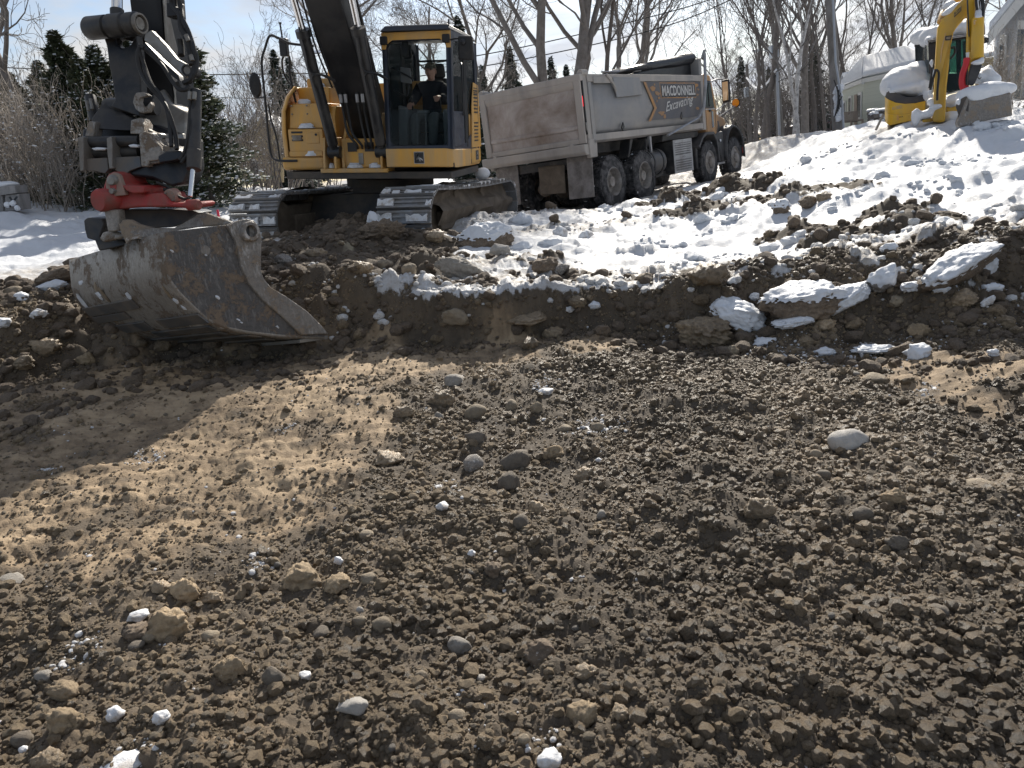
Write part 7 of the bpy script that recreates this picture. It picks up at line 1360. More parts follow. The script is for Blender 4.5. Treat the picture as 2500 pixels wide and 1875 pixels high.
# platform in front of the cab
kp('front_deck', 'yellow_clean', [(960, 1300, 12.95), (1080, 1290, 12.95), (1190, 1270, 12.95), (1190, 1360, 12.95), (1070, 1375, 12.95), (960, 1385, 12.95)], .5, KO, .03)
snowpile('deck_snow', [(1080, 1220, 13.0, .34, .3, .17), (1010, 1260, 12.95, .20, .3, .14), (1170, 1180, 13.0, .22, .3, .18)], KO, 50)
kp('swing_post', 'yellow_clean', [(785, 1340, 12.55), (935, 1330, 12.5), (945, 1490, 12.5), (880, 1503, 12.5), (795, 1495, 12.55)], .45, KO, .03); kp('swing_lug', 'yellow_clean', [(660, 1470, 12.6), (780, 1445, 12.6), (790, 1495, 12.6), (665, 1500, 12.6)], .2, KO, .02)
snowpile('post_snow', [(585, 1440, 12.7, .12, .15, .26), (720, 1400, 12.6, .20, .2, .12), (570, 1375, 12.75, .10, .1, .06), (830, 1310, 12.5, .18, .15, .08), (770, 1250, 12.6, .12, .15, .12), (1010, 1450, 12.7, .28, .3, .2)], KO, 60)
# boom (bent), arm, cylinders
bm_ = kp('boom', 'yellow_clean', [(792, 1490, 12.5), (808, 1150, 12.45), (822, 800, 12.4), (838, 520, 12.3), (852, 330, 12.2), (905, 230, 12.1), (1120, 30, 11.8), (1200, -60, 11.7), (1300, -60, 11.6), (1215, 180, 11.75), (1090, 320, 11.95), (1045, 400, 12.05), (1012, 560, 12.2), (990, 800, 12.3), (960, 1060, 12.4), (942, 1480, 12.5)], .34, KO, .02)
kp('boom_seam', 'yellow_paint', [(940, 410, 12.03), (955, 400, 12.02), (905, 620, 12.2), (880, 900, 12.35), (870, 900, 12.35), (893, 600, 12.2)], .02, bm_, .004)
kp('boom_bracket', 'black_steel', [(945, 440, 11.98), (1030, 430, 11.98), (1015, 490, 12.0), (940, 495, 12.02)], .06, bm_, .008); kp('boom_bracket_lamp', 'worn_steel', [(960, 452, 11.95), (1010, 447, 11.95), (1005, 475, 11.96), (956, 478, 11.96)], .03, bm_, .004)
dk = kp('name_field', 'black_paint', [(1048, 155, 11.86), (1140, 72, 11.73), (1142, 130, 11.73), (1052, 215, 11.86)], .02, bm_, .002)
a_, b_ = kz(1056, 205, 11.80), kz(1140, 126, 11.68); text('name_lettering', 'KOBELCO', .075, a_, b_ - a_, kz(1052, 150, 11.8) - a_, 'yellow_clean', bm_, .012, 0, float(np.linalg.norm(b_ - a_))).data.transform(KF.inverted())
snowpile('boom_snow', [(960, 165, 12.05, .14, .2, .06), (1030, 110, 11.98, .16, .2, .06), (1090, 55, 11.92, .12, .2, .06), (1000, 70, 12.2, .16, .2, .14), (960, 110, 12.25, .12, .15, .08)], KO, 90)
kt('boom_pipe', 'yellow_paint', [(880, 270, 12.2), (910, 180, 12.25), (960, 110, 12.3), (1060, 30, 12.2), (1130, -40, 12.1)], .05)
kp('arm', 'yellow_clean', [(1215, -60, 11.6), (1312, -60, 11.6), (1310, 400, 11.55), (1305, 640, 11.5), (1240, 640, 11.5), (1212, 620, 11.5), (1222, 300, 11.55)], .30, KO, .02); kp('arm_rib', 'black_steel', [(1205, -20, 11.56), (1225, -20, 11.56), (1245, 450, 11.5), (1228, 450, 11.5)], .04)
cy2 = MB().tube([kz(1340, 240, 11.5), kz(1338, 740, 11.4)], .085, 18).build('bucket_cylinder', 'yellow_clean', KO, 0, world=True); kt('cylinder_rod', 'chrome', [(1345, 240, 11.5), (1350, -40, 11.55)], .045, cy2, 12)
kt('cylinder_pipe', 'yellow_paint', [(1305, 300, 11.4), (1300, 260, 11.4), (1320, 250, 11.4)], .012, cy2); snowpile('cylinder_snow', [(1350, 165, 11.5, .10, .1, .12), (1350, 210, 11.45, .11, .1, .06)], KO, 120)
for p in ([(1395, -40), (1412, 60), (1408, 160), (1395, 230)], [(1375, -40), (1395, 40), (1400, 120)], [(1320, -40), (1325, 60), (1340, 120)]): kt('arm_hose', 'black_rubber', [(x, y, 11.45) for x, y in p], .018)
kp('arm_tip', 'yellow_clean', [(1240, 630, 11.45), (1305, 630, 11.45), (1310, 780, 11.4), (1290, 930, 11.4), (1235, 920, 11.4)], .22, KO, .02); kp('link', 'black_steel', [(1260, 780, 11.35), (1400, 780, 11.35), (1380, 860, 11.3), (1300, 1040, 11.3), (1225, 1040, 11.3), (1225, 940, 11.3)], .25, KO, .02)
kt('red_sleeve', 'red_vinyl', [(1208, 720, 11.4), (1195, 800, 11.4), (1160, 900, 11.4), (1150, 1000, 11.4), (1165, 1080, 11.38), (1210, 1080, 11.38)], .045, KO, 10); kp('tag', 'decal_white', [(1195, 645, 11.38), (1238, 640, 11.38), (1235, 710, 11.38), (1200, 715, 11.38)], .02, KO, .003)
for p in ([(1010, 720), (1060, 650), (1055, 580), (1020, 590)], [(830, 850), (865, 900), (850, 1080), (845, 1230)], [(830, 850), (800, 950), (760, 1100)], [(780, 830), (770, 950), (750, 1080)]): kt('boom_hose', 'black_rubber', [(x, y, 12.25) for x, y in p], .017)
snowpile('hose_snow', [(775, 770, 12.4, .06, .08, .12), (790, 900, 12.45, .05, .08, .16), (770, 1090, 12.5, .06, .08, .14), (760, 1140, 12.5, .07, .08, .08)], KO, 130)
# bucket turned down, heaped with snow
BD = 11.2
kp('bucket', 'bucket_steel', [(1210, 1180, BD), (1250, 1240, BD), (1500, 1190, BD - .03), (1750, 1130, BD - .05), (1770, 1420, BD - .05), (1500, 1470, BD - .03), (1100, 1560, BD), (1090, 1500, BD + .05)], .55, KO, .02)
kp('bucket_side', 'frame_dark', [(1070, 1290, BD + .1), (1140, 1210, BD + .05), (1205, 1175, BD), (1245, 1245, BD), (1240, 1400, BD), (1130, 1545, BD), (1095, 1540, BD + .05), (1105, 1400, BD + .1)], .10, KO, .015)
snowpile('bucket_snow', [(1300, 1140, BD + .15, .42, .35, .18), (1500, 1100, BD + .15, .45, .35, .20), (1680, 1090, BD + .15, .24, .3, .16), (1180, 1190, BD + .15, .18, .25, .12), (1420, 930, BD + .5, .28, .25, .20), (1500, 990, BD + .4, .28, .2, .18), (1480, 840, BD + .5, .09, .1, .11), (1340, 960, BD + .4, .18, .15, .14), (1100, 1260, BD + .1, .06, .1, .10), (1600, 1180, BD + .02, .3, .08, .10), (1380, 1200, BD + .02, .32, .08, .11)], KO, 150)
snowpile('link_snow', [(1330, 770, 11.35, .17, .12, .07), (1390, 740, 11.35, .07, .1, .1)], KO, 180)
kp('coupler_knob', 'black_steel', [(1340, 925, 11.0), (1360, 960, 11.0), (1395, 940, 11.0), (1370, 975, 11.0), (1345, 960, 11.0)], .05, KO, .004)
st = thing('survey_stake', 'leaning brown wooden stake in snow beside the smaller excavator', 'stake', Matrix.Translation(tuple(kz(95, 1570, 12.9))))
c = MB(); c.tube([kz(95, 1590, 12.9), kz(182, 1405, 12.95)], .025, 4); c.build('stake_shaft', 'bark_brown', st, 0, world=True)
# wood pile under snow beside the house
wpz = thing('log_heap', 'heap of snow covered firewood logs below the pale green house', 'firewood', Matrix.Translation(tuple(kz(100, 1500, 20))))
rs = np.random.RandomState(4)
for k in range(46):
    p = kz(10 + 165 * rs.uniform(), 1380 + 140 * rs.uniform(), 19.5 + rs.uniform()); L = V([rs.uniform(-.1, .1), -.25, .02]); c = MB(); c.cyl(p, p + L, .07, n=7); lg = c.build('log', 'bark_dark', wpz, 0, world=True); c = MB(); c.ball(p + L * .5 + V([0, 0, .06]), (.10, .16, .05), 8, 5, .2, k); c.build('log_snow', 'snow', lg, 0, world=True)
# ------------------------------------------------------------------ houses, poles, wires, small street things
def poly(name, mat, pts, off, par, bev=.0): c = MB(); c.prism(pts, off); return c.build(name, mat, par, bev, world=True)
hz = lambda x, y, d: at(2000 + x / 4.424, y / 4.424, d)
def siding_mat(name, col):
    m, t, p = nodes(name); g = t.nodes.new('ShaderNodeNewGeometry').outputs['Position']; s = t.nodes.new('ShaderNodeSeparateXYZ'); t.links.new(g, s.inputs[0])
    saw = mth(t, 'FRACT', mth(t, 'MULTIPLY', s.outputs[2], 7.5)); c = ramp(t, saw, [(0, [k * .7 for k in col]), (.08, col), (1, [k * .96 for k in col])]); t.links.new(c, p.inputs['Base Color']); p.inputs['Roughness'].default_value = .6; bump(t, p, saw, .4, .02)
siding_mat('siding_green', (.50, .52, .44)); siding_mat('siding_white', (.55, .56, .58)); siding_mat('siding_cream', (.62, .50, .27))
def wall(name, mat, quad, th, par): q = [V(p, float) for p in quad]; n = np.cross(q[1] - q[0], q[3] - q[0]); n /= np.linalg.norm(n); n = -n if n @ (CAM - q[0]) > 0 else n; return poly(name, mat, q, n * th, par)
def lerp2(q, u, v_): a = q[0] + (q[1] - q[0]) * u; b = q[3] + (q[2] - q[3]) * u; return a + (b - a) * v_
def window(q, u0, u1, v0, v1, par, trim='house_trim'):
    q = [V(p, float) for p in q]; n = np.cross(q[1] - q[0], q[3] - q[0]); n /= np.linalg.norm(n); n = n if n @ (CAM - q[0]) > 0 else -n
    w_ = [lerp2(q, u, v_) for u, v_ in ((u0, v0), (u1, v0), (u1, v1), (u0, v1))]; f = poly('window', trim, [p + n * .01 for p in w_], n * .05, par)
    iu, iv = (u1 - u0) * .14, (v1 - v0) * .1; g = [lerp2(q, u, v_) + n * .065 for u, v_ in ((u0 + iu, v0 + iv), (u1 - iu, v0 + iv), (u1 - iu, v1 - iv), (u0 + iu, v1 - iv))]; poly('pane', 'window_glass', g, n * .01, f)
def snow_roof(name, ring_, apex, th, par, mat='snow'):
    """roof slab: ring of eave points and ridge points as faces list"""
    c = MB()
    for f in ring_: c.prism(f, (0, 0, th))
    return c.build(name, mat, par, .12, world=True, segs=3)
# pale green house
A, B, Cc = hz(470, 1330, 30), hz(1150, 1330, 27), hz(235, 1330, 33.5)
zA = hz(440, 862, 30)[2]; hA, hB, hC = V([A[0], A[1], zA]), V([B[0], B[1], zA]), V([Cc[0], Cc[1], zA])
HG = thing('green_house', 'pale green sided house with snowy roof behind the poles', 'house', Matrix.Translation(tuple(A)))
lowA = lambda p: V([p[0], p[1], p[2] - 1.5])
qR = [lowA(A), lowA(B), hB, hA]; qL = [lowA(Cc), lowA(A), hA, hC]
wall('wall', 'siding_green', qR, .2, HG); wall('wall', 'siding_green', qL, .2, HG)
back = (hB - hA) + (hC - hA); hD = hA + back; wall('wall', 'siding_green', [lowA(Cc), lowA(Cc + (B - A)), hD, hC], .2, HG)
ov = lambda p, k=1.08: hA + back * .5 + (p - hA - back * .5) * k
e = [ov(hA), ov(hB), ov(hD), ov(hC)]; rg0, rg1 = (e[0] + e[3]) / 2 + (e[1] - e[0]) * .22 + V([0, 0, .75]), (e[1] + e[2]) / 2 - (e[1] - e[0]) * .1 + V([0, 0, .75])
snow_roof('roof', [[e[0], e[1], rg1, rg0], [e[3], e[0], rg0], [e[2], e[3], rg0, rg1]], None, .22, HG)
poly('fascia', 'house_trim', [e[0], e[1], e[1] - (0, 0, .16), e[0] - (0, 0, .16)], (.0, .05, 0), HG); poly('fascia', 'house_trim', [e[3], e[0], e[0] - (0, 0, .16), e[3] - (0, 0, .16)], (.0, .05, 0), HG)
for u0, u1, v0, v1 in ((.15, .27, .55, .80), (.42, .54, .58, .84), (.84, .97, .52, .85)): window(qL, u0, u1, v0, v1, HG)
poly('door', 'house_brown', [lerp2(qL, .62, .45), lerp2(qL, .76, .45), lerp2(qL, .76, .84), lerp2(qL, .62, .84)], (-.05, -.08, 0), HG); window(qL, .80, .90, .10, .30, HG)
wall('basement', 'house_brown', [lerp2(qL, .45, 0) + (-.06, -.08, 0), lerp2(qL, 1.0, 0) + (-.06, -.08, 0), lerp2(qL, 1.0, .40) + (-.06, -.08, 0), lerp2(qL, .45, .34) + (-.06, -.08, 0)], .1, HG)
poly('satellite_dish', 'house_trim', [hz(450, 885, 29.5), hz(490, 880, 29.5), hz(485, 915, 29.5), hz(455, 918, 29.5)], (0, -.05, 0), HG, .02)
gx = [hz(215, 960, 34.5), hz(300, 905, 34), hz(250, 815, 34.5)]; poly('porch_gable', 'house_trim', gx, (.3, .8, 0), HG); snow_roof('porch_roof', [[hz(205, 960, 34.5), hz(250, 812, 34.5), hz(440, 785, 36), hz(320, 900, 36)]], None, .15, HG)
dkk = thing('wooden_deck', 'dark wooden deck with railing in front of the pale green house', 'deck', Matrix.Translation(tuple(hz(330, 1330, 29))))
poly('deck_floor', 'house_dark', [hz(225, 1300, 30), hz(480, 1285, 28.5), hz(480, 1300, 28.5), hz(225, 1318, 30)], (.4, 1.5, 0), dkk); poly('deck_rail', 'house_dark', [hz(225, 1215, 30), hz(415, 1195, 28.8), hz(415, 1206, 28.8), hz(225, 1226, 30)], (0, .06, 0), dkk)
for k in range(17): u = k / 16; poly('baluster', 'house_dark', [hz(226 + 188 * u, 1222 - 20 * u, 30 - 1.2 * u), hz(231 + 188 * u, 1222 - 20 * u, 30 - 1.2 * u), hz(231 + 188 * u, 1306 - 12 * u, 30 - 1.2 * u), hz(226 + 188 * u, 1306 - 12 * u, 30 - 1.2 * u)], (0, .04, 0), dkk)
for u in (0, .5, 1): poly('deck_post', 'house_brown', [hz(228 + 240 * u, 1300, 29.9 - 1.3 * u), hz(240 + 240 * u, 1300, 29.9 - 1.3 * u), hz(240 + 240 * u, 1390, 29.9 - 1.3 * u), hz(228 + 240 * u, 1390, 29.9 - 1.3 * u)], (0, .1, 0), dkk)
# white gable house at the right edge
HW = thing('white_house', 'white sided gable house with thick snow on its roof at the right edge', 'house', Matrix.Translation(tuple(hz(2100, 900, 19))))
g0, g1, ap = hz(1925, 330, 19), hz(2560, 330, 17.2), hz(2240, -220, 18.1); bt0, bt1 = V([g0[0], g0[1], g0[2] - 4.5]), V([g1[0], g1[1], g1[2] - 4.5])
poly('wall', 'siding_white', [bt0, bt1, g1, ap, g0], (.1, .25, 0), HW); sW = hz(1925, 330, 19) + V([1.2, 6, 0]); poly('wall', 'siding_white', [bt0, g0, g0 + V([4.2, 5, 0]), bt0 + V([4.2, 5, 0])], (.2, 0, 0), HW)
ex = hz(1830, 345, 18.6); snow_roof('roof', [[ex, ex + V([4.6, 6, 0]), ap + V([4.6, 6, .15]), ap + V([0, -.5, .15])], [ap + V([0, -.5, .15]), ap + V([4.6, 6, .15]), hz(2700, 420, 16.5) + V([4.6, 6, 0]), hz(2700, 420, 16.5)]], None, .22, HW)
poly('bargeboard', 'house_trim', [ex + V([0, -.03, -.02]), ex + V([0, -.03, -.30]), ap + V([0, -.53, -.20]), ap + V([0, -.53, .12])], (0, .06, 0), HW)
qW = [bt0, bt1, g1, g0]; window(qW, .10, .20, .50, .98, HW); window(qW, .40, .55, .62, 1.05, HW)
# cream house behind
HC = thing('cream_house', 'cream walled house with snowy roof seen behind the smaller excavator', 'house', Matrix.Translation(tuple(hz(1850, 900, 27))))
qC = [hz(1700, 950, 28), hz(2000, 950, 26.5), hz(2000, 600, 26.5), hz(1700, 640, 28)]; wall('wall', 'siding_cream', qC, .2, HC); window(qC, .15, .35, .3, .75, HC)
snow_roof('roof', [[hz(1690, 645, 27.6), hz(2010, 600, 26.1), hz(2010, 400, 29.5), hz(1760, 425, 31)]], None, .2, HC)
# houses behind the trees on the left
HL = thing('left_house', 'house with a steep snowy roof hidden behind the left thicket', 'house', Matrix.Translation(tuple(at(150, 450, 27))))
snow_roof('roof', [[at(105, 430, 27), at(195, 418, 26), at(230, 375, 29), at(190, 380, 30)], [at(105, 430, 27), at(105, 432, 27.1), at(188, 378, 30.2), at(190, 380, 30)]], None, .15, HL); wall('wall', 'house_brown', [at(112, 500, 27.2), at(230, 490, 26.3), at(230, 425, 26.3), at(112, 432, 27.2)], .2, HL)
HM = thing('gable_house', 'pale gable house with snowy roof behind the shrubs left of the yellow machine', 'house', Matrix.Translation(tuple(at(620, 430, 26))))
gl, gr_, ga = at(588, 345, 26), at(690, 335, 26), at(637, 285, 26); poly('gable_wall', 'house_cream', [at(592, 450, 26), at(690, 445, 26), gr_, ga, gl], (0, .2, 0), HM)
snow_roof('roof', [[at(580, 352, 25.8), ga + V([0, -.3, .05]), ga + V([-2.0, 6, 0]), at(580, 352, 25.8) + V([-2.0, 6, 0])], [ga + V([0, -.3, .05]), at(696, 343, 25.8), at(696, 343, 25.8) + V([0, 6, 0]), ga + V([0, 6, 0])]], None, .18, HM)
qM = [at(592, 450, 26), at(690, 445, 26), gr_, gl]; window(qM, .2, .45, .1, .5, HM)
# poles
def pole(name, label, base, top, r0, r1, mat='pole_wood', group=None):
    p0, p1 = at(*base), at(*top); o = thing(name, label, 'pole', Matrix.Translation(tuple(p0))); c = MB(); c.tube([p0 - V([0, 0, 1.0]), p0, p0 * .5 + p1 * .5, p1], [r0, r0, (r0 + r1) / 2, r1], 14); c.build('shaft', mat, o, 0, world=True); return o
P1 = pole('utility_pole', 'thick near wooden utility pole standing on the snow bank', (2047, 322, 20), (2020, -90, 20.3), .145, .115)
MB().tube([at(2030, -80, 19.85), at(2040, 150, 19.75), at(2056, 250, 19.72), at(2060, 318, 19.72)], .028, 8).build('cable_guard', 'pole_metal', P1, 0, world=True)
for k in range(6): MB().tube(smooth_path([at(2036 + 4 * k, 195 + 8 * k, 19.7), at(2046, 225 + 6 * k, 19.65), at(2052 - 3 * k, 262 + 5 * k, 19.65)], 5), .014, 6).build('cable_coil', 'wire', P1, 0, world=True)
c = MB()
for k in range(9): c.ball(at(2044 + 6 * rnd.random(), 215 + 9 * k, 19.8), (.12, .08, .10), 8, 5, .3, k)
tag(c.build('stuck_snow', 'snow', P1, 0, world=True), kind='stuff')
P2 = pole('utility_pole', 'slender pole carrying a grey transformer box and a street light', (1905, 335, 33), (1889, 58, 33), .15, .10, 'pole_wood')
poly('transformer', 'transformer', [at(1883, 110, 32.7), at(1901, 107, 32.7), at(1903, 138, 32.7), at(1886, 141, 32.7)], (0, .4, 0), P2, .03); MB().tube([at(1897, 175, 32.7), at(1903, 330, 32.7)], .06, 10).build('conduit', 'pole_metal', P2, 0, world=True)
MB().tube(smooth_path([at(1886, 132, 32.7), at(1872, 124, 32.5), at(1850, 121, 32.3)], 5), .025, 6).build('lamp_arm', 'pole_metal', P2, 0, world=True)
c = MB(); c.ball(at(1846, 123, 32.2), (.20, .12, .06), 10, 6); lh = c.build('street_lamp', 'transformer', P2, 0, world=True); c = MB(); c.ball(at(1846, 127, 32.2), (.09, .08, .06), 10, 6); c.build('lamp_bowl', 'camper_white', lh, 0, world=True)
P3 = pole('utility_pole', 'thin far pole with grey transformer just right of the truck hood', (1832, 345, 42), (1823, 158, 42), .12, .08)
poly('transformer', 'transformer', [at(1819, 213, 41.7), at(1828, 212, 41.7), at(1829, 236, 41.7), at(1820, 237, 41.7)], (0, .3, 0), P3, .03)
pole('utility_pole', 'shortest far pole standing left of the thin far pole', (1803, 330, 52), (1798, 240, 52), .12, .09); pole('utility_pole', 'short far pole seen just right of the round orange mirror', (1812, 335, 56), (1814, 250, 56), .10, .08)
def wire(label, pts, r=.012):
    o = MB().tube(smooth_path([at(*p) for p in pts], 10), r * 1.8, 4).build('overhead_wire', 'wire', None); o.name = 'overhead_wire'; tag(o, label, 'wire'); return o
wire('upper overhead wire rising to the top edge above the truck', [(1000, 165, 34), (1300, 110, 33), (1642, 27, 32), (1800, -25, 31)]); wire('lower overhead wire crossing behind the trees above the truck', [(1000, 190, 34), (1300, 140, 33), (1622, 65, 32), (1850, -30, 30)])
wire('level overhead wire across the sky left of the excavator', [(-100, 160, 34), (270, 176, 34), (480, 182, 34), (700, 180, 34), (950, 176, 35)]); wire('faint lower wire behind the snowy evergreen', [(440, 232, 40), (600, 240, 40), (760, 236, 40)], .010)
wire('snow covered wire sagging between the far poles', [(1823, 190, 41), (1845, 214, 37), (1870, 205, 34), (1895, 170, 32.6)], .03).data.materials[0] = MATS['snow']; wire('low snowy wire from slender pole toward thin far pole', [(1829, 245, 41.5), (1850, 240, 37), (1893, 185, 32.6)], .02)
wire('upper wire from the slender pole to the thick near pole', [(1895, 175, 32.6), (1918, 160, 30), (1960, 110, 26), (2022, 15, 20.2)], .014); wire('second wire from thick near pole down to slender pole', [(2030, 60, 20.1), (1970, 160, 25), (1900, 200, 32)], .012)
# parked car and camper far right of the truck
cF = frame(basis((.95, .1, 0)), at(1990, 324, 50)); CA = thing('parked_car', 'dark red parked car, only its roof showing above the snow bank', 'car', cF)
c = MB(); c.prism([(-2.0, -.8, .05), (2.0, -.8, .05), (2.05, -.8, .45), (1.3, -.8, .58), (-1.2, -.8, .62), (-2.05, -.8, .55)], (0, 1.6, 0)); c.build('body', 'car_red', CA, .08, segs=3)
c = MB(); c.hexa([(-1.3, -.76, .58), (1.25, -.76, .56), (1.25, .76, .56), (-1.3, .76, .58), (-.95, -.62, .92), (.45, -.62, .92), (.45, .62, .92), (-.95, .62, .92)]); gh = c.build('glasshouse', 'window_glass', CA, .05, segs=3)
c = MB(); c.hexa([(-.98, -.64, .91), (.48, -.64, .91), (.48, .64, .91), (-.98, .64, .91), (-.85, -.56, .955), (.35, -.56, .955), (.35, .56, .955), (-.85, .56, .955)]); c.build('roof', 'car_red', gh, .03)
for x in (-.2,): c = MB(); c.hexa([(x - .05, -.775, .58), (x + .05, -.775, .58), (x + .05, -.70, .58), (x - .05, -.70, .58), (x - .03, -.66, .92), (x + .03, -.66, .92), (x + .03, -.60, .92), (x - .03, -.60, .92)]); c.build('pillar', 'car_red', gh)
for x in (-1.3, 1.25):
    for y in (-.82, .82): c = MB(); c.lathe([(0, -.09), (.22, -.09), (.31, -.07), (.31, .07), (.22, .09), (0, .09)], (x, y, -.05), (0, 1, 0), 18); c.build('wheel', 'tyre_rubber', CA)
RV = thing('small_trailer', 'small white boxy trailer with snow on top behind the parked car', 'trailer', Matrix.Translation(tuple(at(1995, 310, 56))))
poly('box', 'camper_white', [at(1975, 312, 56), at(2030, 308, 55), at(2030, 280, 55), at(1975, 284, 56)], (.2, 1.6, 0), RV, .04); poly('stripe', 'truck_black', [at(1976, 289, 55.8), at(2030, 285, 54.8), at(2030, 281, 54.8), at(1976, 285, 55.8)], (.05, .04, 0), RV)
c = MB(); c.ball(at(2003, 280, 56.4), (.85, 1, .24), 14, 8, .05, 1); c.ball(at(1960, 286, 56.4), (.55, .8, .2), 12, 8, .05, 2); c.build('snow_cap', 'snow', RV, 0, world=True)
# letter box at the left edge, red stake
LB = thing('letter_box', 'grey wooden roadside box with snow cap and crossed bars at the left edge', 'mailbox', Matrix.Translation(tuple(at(18, 505, 15))))
poly('roof_board', 'wood_grey', [at(-8, 457, 15), at(36, 452, 15), at(38, 472, 15), at(-8, 478, 15)], (.05, .35, 0), LB, .015); poly('front_panel', 'wood_grey', [at(12, 476, 15.05), at(45, 473, 15.05), at(50, 512, 15.05), at(12, 516, 15.05)], (.05, .3, 0), LB, .01); poly('side_post', 'wood_grey', [at(-6, 478, 15.1), at(6, 477, 15.1), at(8, 518, 15.1), at(-6, 520, 15.1)], (.03, .1, 0), LB, .006)
poly('cross_bar', 'black_paint', [at(20, 481, 14.95), at(24, 480, 14.95), at(43, 504, 14.95), at(39, 506, 14.95)], (0, .02, 0), LB); poly('cross_bar', 'black_paint', [at(39, 479, 14.95), at(43, 480, 14.95), at(24, 506, 14.95), at(20, 504, 14.95)], (0, .021, 0), LB)
c = MB(); c.ball(at(14, 452, 15.2), (.25, .22, .075), 16, 8, .04, 4); c.build('snow_cap', 'snow', LB, 0, world=True)
for k, (a_, b_) in enumerate(((18, 500), (32, 496), (42, 508))): c = MB(); c.ball(at(a_, b_, 14.95), (.06, .05, .06), 8, 5, .2, k); c.build('stuck_snow', 'snow', LB, 0, world=True)
RS = thing('marker_stake', 'short bright red marker stake in the snow left of the tracks', 'stake', Matrix.Translation(tuple(at(534, 540, 13.5)))); poly('stake', 'stake_red', [at(528, 512, 13.5), at(533, 512, 13.5), at(538, 538, 13.5), at(533, 540, 13.5)], (0, .02, 0), RS)
c = MB(); c.ball(at(1178, 424, 12.9), (.13, .13, .10), 14, 8, .04, 6); c.build('snow_patch', 'snow', JD, 0, world=True); JD.children[-1].name
# ------------------------------------------------------------------ trees and shrubs
def tube_arrays(segs):
    """segs: list of (path pts, radii, sides) -> verts, faces"""
    vs, fs = [], []; off = 0
    for P, r, n in segs:
        P = V(P); m = len(P); T = np.gradient(P, axis=0); T /= np.linalg.norm(T, axis=1)[:, None] + 1e-9
        a = np.cross(T, V([.31, .77, .55])); a /= np.linalg.norm(a, axis=1)[:, None] + 1e-9; b = np.cross(T, a)
        q = np.arange(n) * 2 * math.pi / n
        ring_ = P[:, None] + V(r)[:, None, None] * (np.cos(q)[None, :, None] * a[:, None] + np.sin(q)[None, :, None] * b[:, None])
        vs.append(ring_.reshape(-1, 3)); i, k = np.meshgrid(np.arange(m - 1), np.arange(n), indexing='ij'); k2 = (k + 1) % n
        fs.append((np.stack([i * n + k, i * n + k2, (i + 1) * n + k2, (i + 1) * n + k], -1).reshape(-1, 4) + off)); off += m * n
    return np.concatenate(vs), np.concatenate(fs)
def mesh_np(name, v, f, mat, smooth=True):
    me = bpy.data.meshes.new(name); me.vertices.add(len(v)); me.vertices.foreach_set('co', v.astype('f4').ravel()); k = f.shape[1]
    me.loops.add(f.size); me.loops.foreach_set('vertex_index', f.astype('i4').ravel()); me.polygons.add(len(f)); me.polygons.foreach_set('loop_start', (np.arange(len(f)) * k).astype('i4')); me.update(calc_edges=True); me.validate()
    me.polygons.foreach_set('use_smooth', np.full(len(me.polygons), smooth)); me.materials.append(M_(mat)); return me
def bare_tree(seed, h=12, r0=.22, spread=.55, levels=4, fork=.35, kids=7, up=.12, lean=(0, 0), bend=.10, twig=.006, first=.25):
    rs = np.random.RandomState(seed); big, small = [], []
    def grow(p, d, L, r, lv):
        n = 7 if lv == 0 else (6 if lv < 3 else 4); P = [p]; R = [r]; dirs = [d]
        for i in range(n):
            d = d + rs.normal(size=3) * bend * (1 + .5 * lv) + V([0, 0, up * (1 if lv else .3)]); d /= np.linalg.norm(d); p = p + d * L / n; P.append(p); R.append(max(twig, r * (1 - (.72 if lv else .80) * (i + 1) / n))); dirs.append(d)
        (big if r > .05 else small).append((P, R, 8 if r > .12 else (5 if r > .035 else 3)))
        if lv >= levels: return
        nk = kids + (2 if lv == 0 else 0) - (1 if lv == 3 else 0)
        for k in range(nk):
            t = (first if lv == 0 else .22) + (1 - (first if lv == 0 else .22)) * (k + rs.uniform(0, .8)) / nk; t = min(t, .98); i = min(int(t * n), n - 1); q = P[i] + (P[i + 1] - P[i]) * (t * n - i); rr = R[i] + (R[i + 1] - R[i]) * (t * n - i)
            az = rs.uniform(0, 6.28); dd = dirs[i]; s = np.cross(dd, V([math.cos(az), math.sin(az), .1])); s /= np.linalg.norm(s) + 1e-9
            ang_ = spread * rs.uniform(.7, 1.35); nd = dd * math.cos(ang_) + s * math.sin(ang_)
            grow(q, nd, L * rs.uniform(.38, .62) * (1.12 - .45 * t) * (1.1 if lv == 0 else 1), max(twig, rr * rs.uniform(.42, .68)), lv + 1)
    d0 = V([lean[0], lean[1], 1.]); grow(V([0, 0, -.3]), d0 / np.linalg.norm(d0), h, r0, 0)
    return big, small
TREES = {}
def tree_kind(key, bark, twigmat, **k):
    b, s = bare_tree(**k); TREES[key] = (mesh_np('trunk', *tube_arrays(b), bark), mesh_np('crown', *tube_arrays(s), twigmat))
tree_kind('maple', 'bark', 'bark', seed=1, h=13, r0=.33, spread=.62, kids=6, levels=4, first=.3)
tree_kind('maple2', 'bark', 'bark', seed=5, h=13, r0=.27, spread=.55, kids=6, levels=4, first=.28, lean=(-.12, 0))
tree_kind('wide', 'bark', 'bark', seed=9, h=9, r0=.20, spread=.80, kids=7, levels=4, first=.22, up=.06)
tree_kind('aspen', 'bark_dark', 'bark_dark', seed=14, h=14, r0=.16, spread=.48, kids=8, levels=3, first=.30, up=.16, twig=.009)
tree_kind('aspen2', 'bark_dark', 'bark_dark', seed=19, h=13, r0=.13, spread=.42, kids=9, levels=3, first=.25, up=.18, bend=.12, twig=.009)
tree_kind('birch', 'birch', 'bark', seed=23, h=11, r0=.13, spread=.45, kids=7, levels=3, first=.25, up=.14)
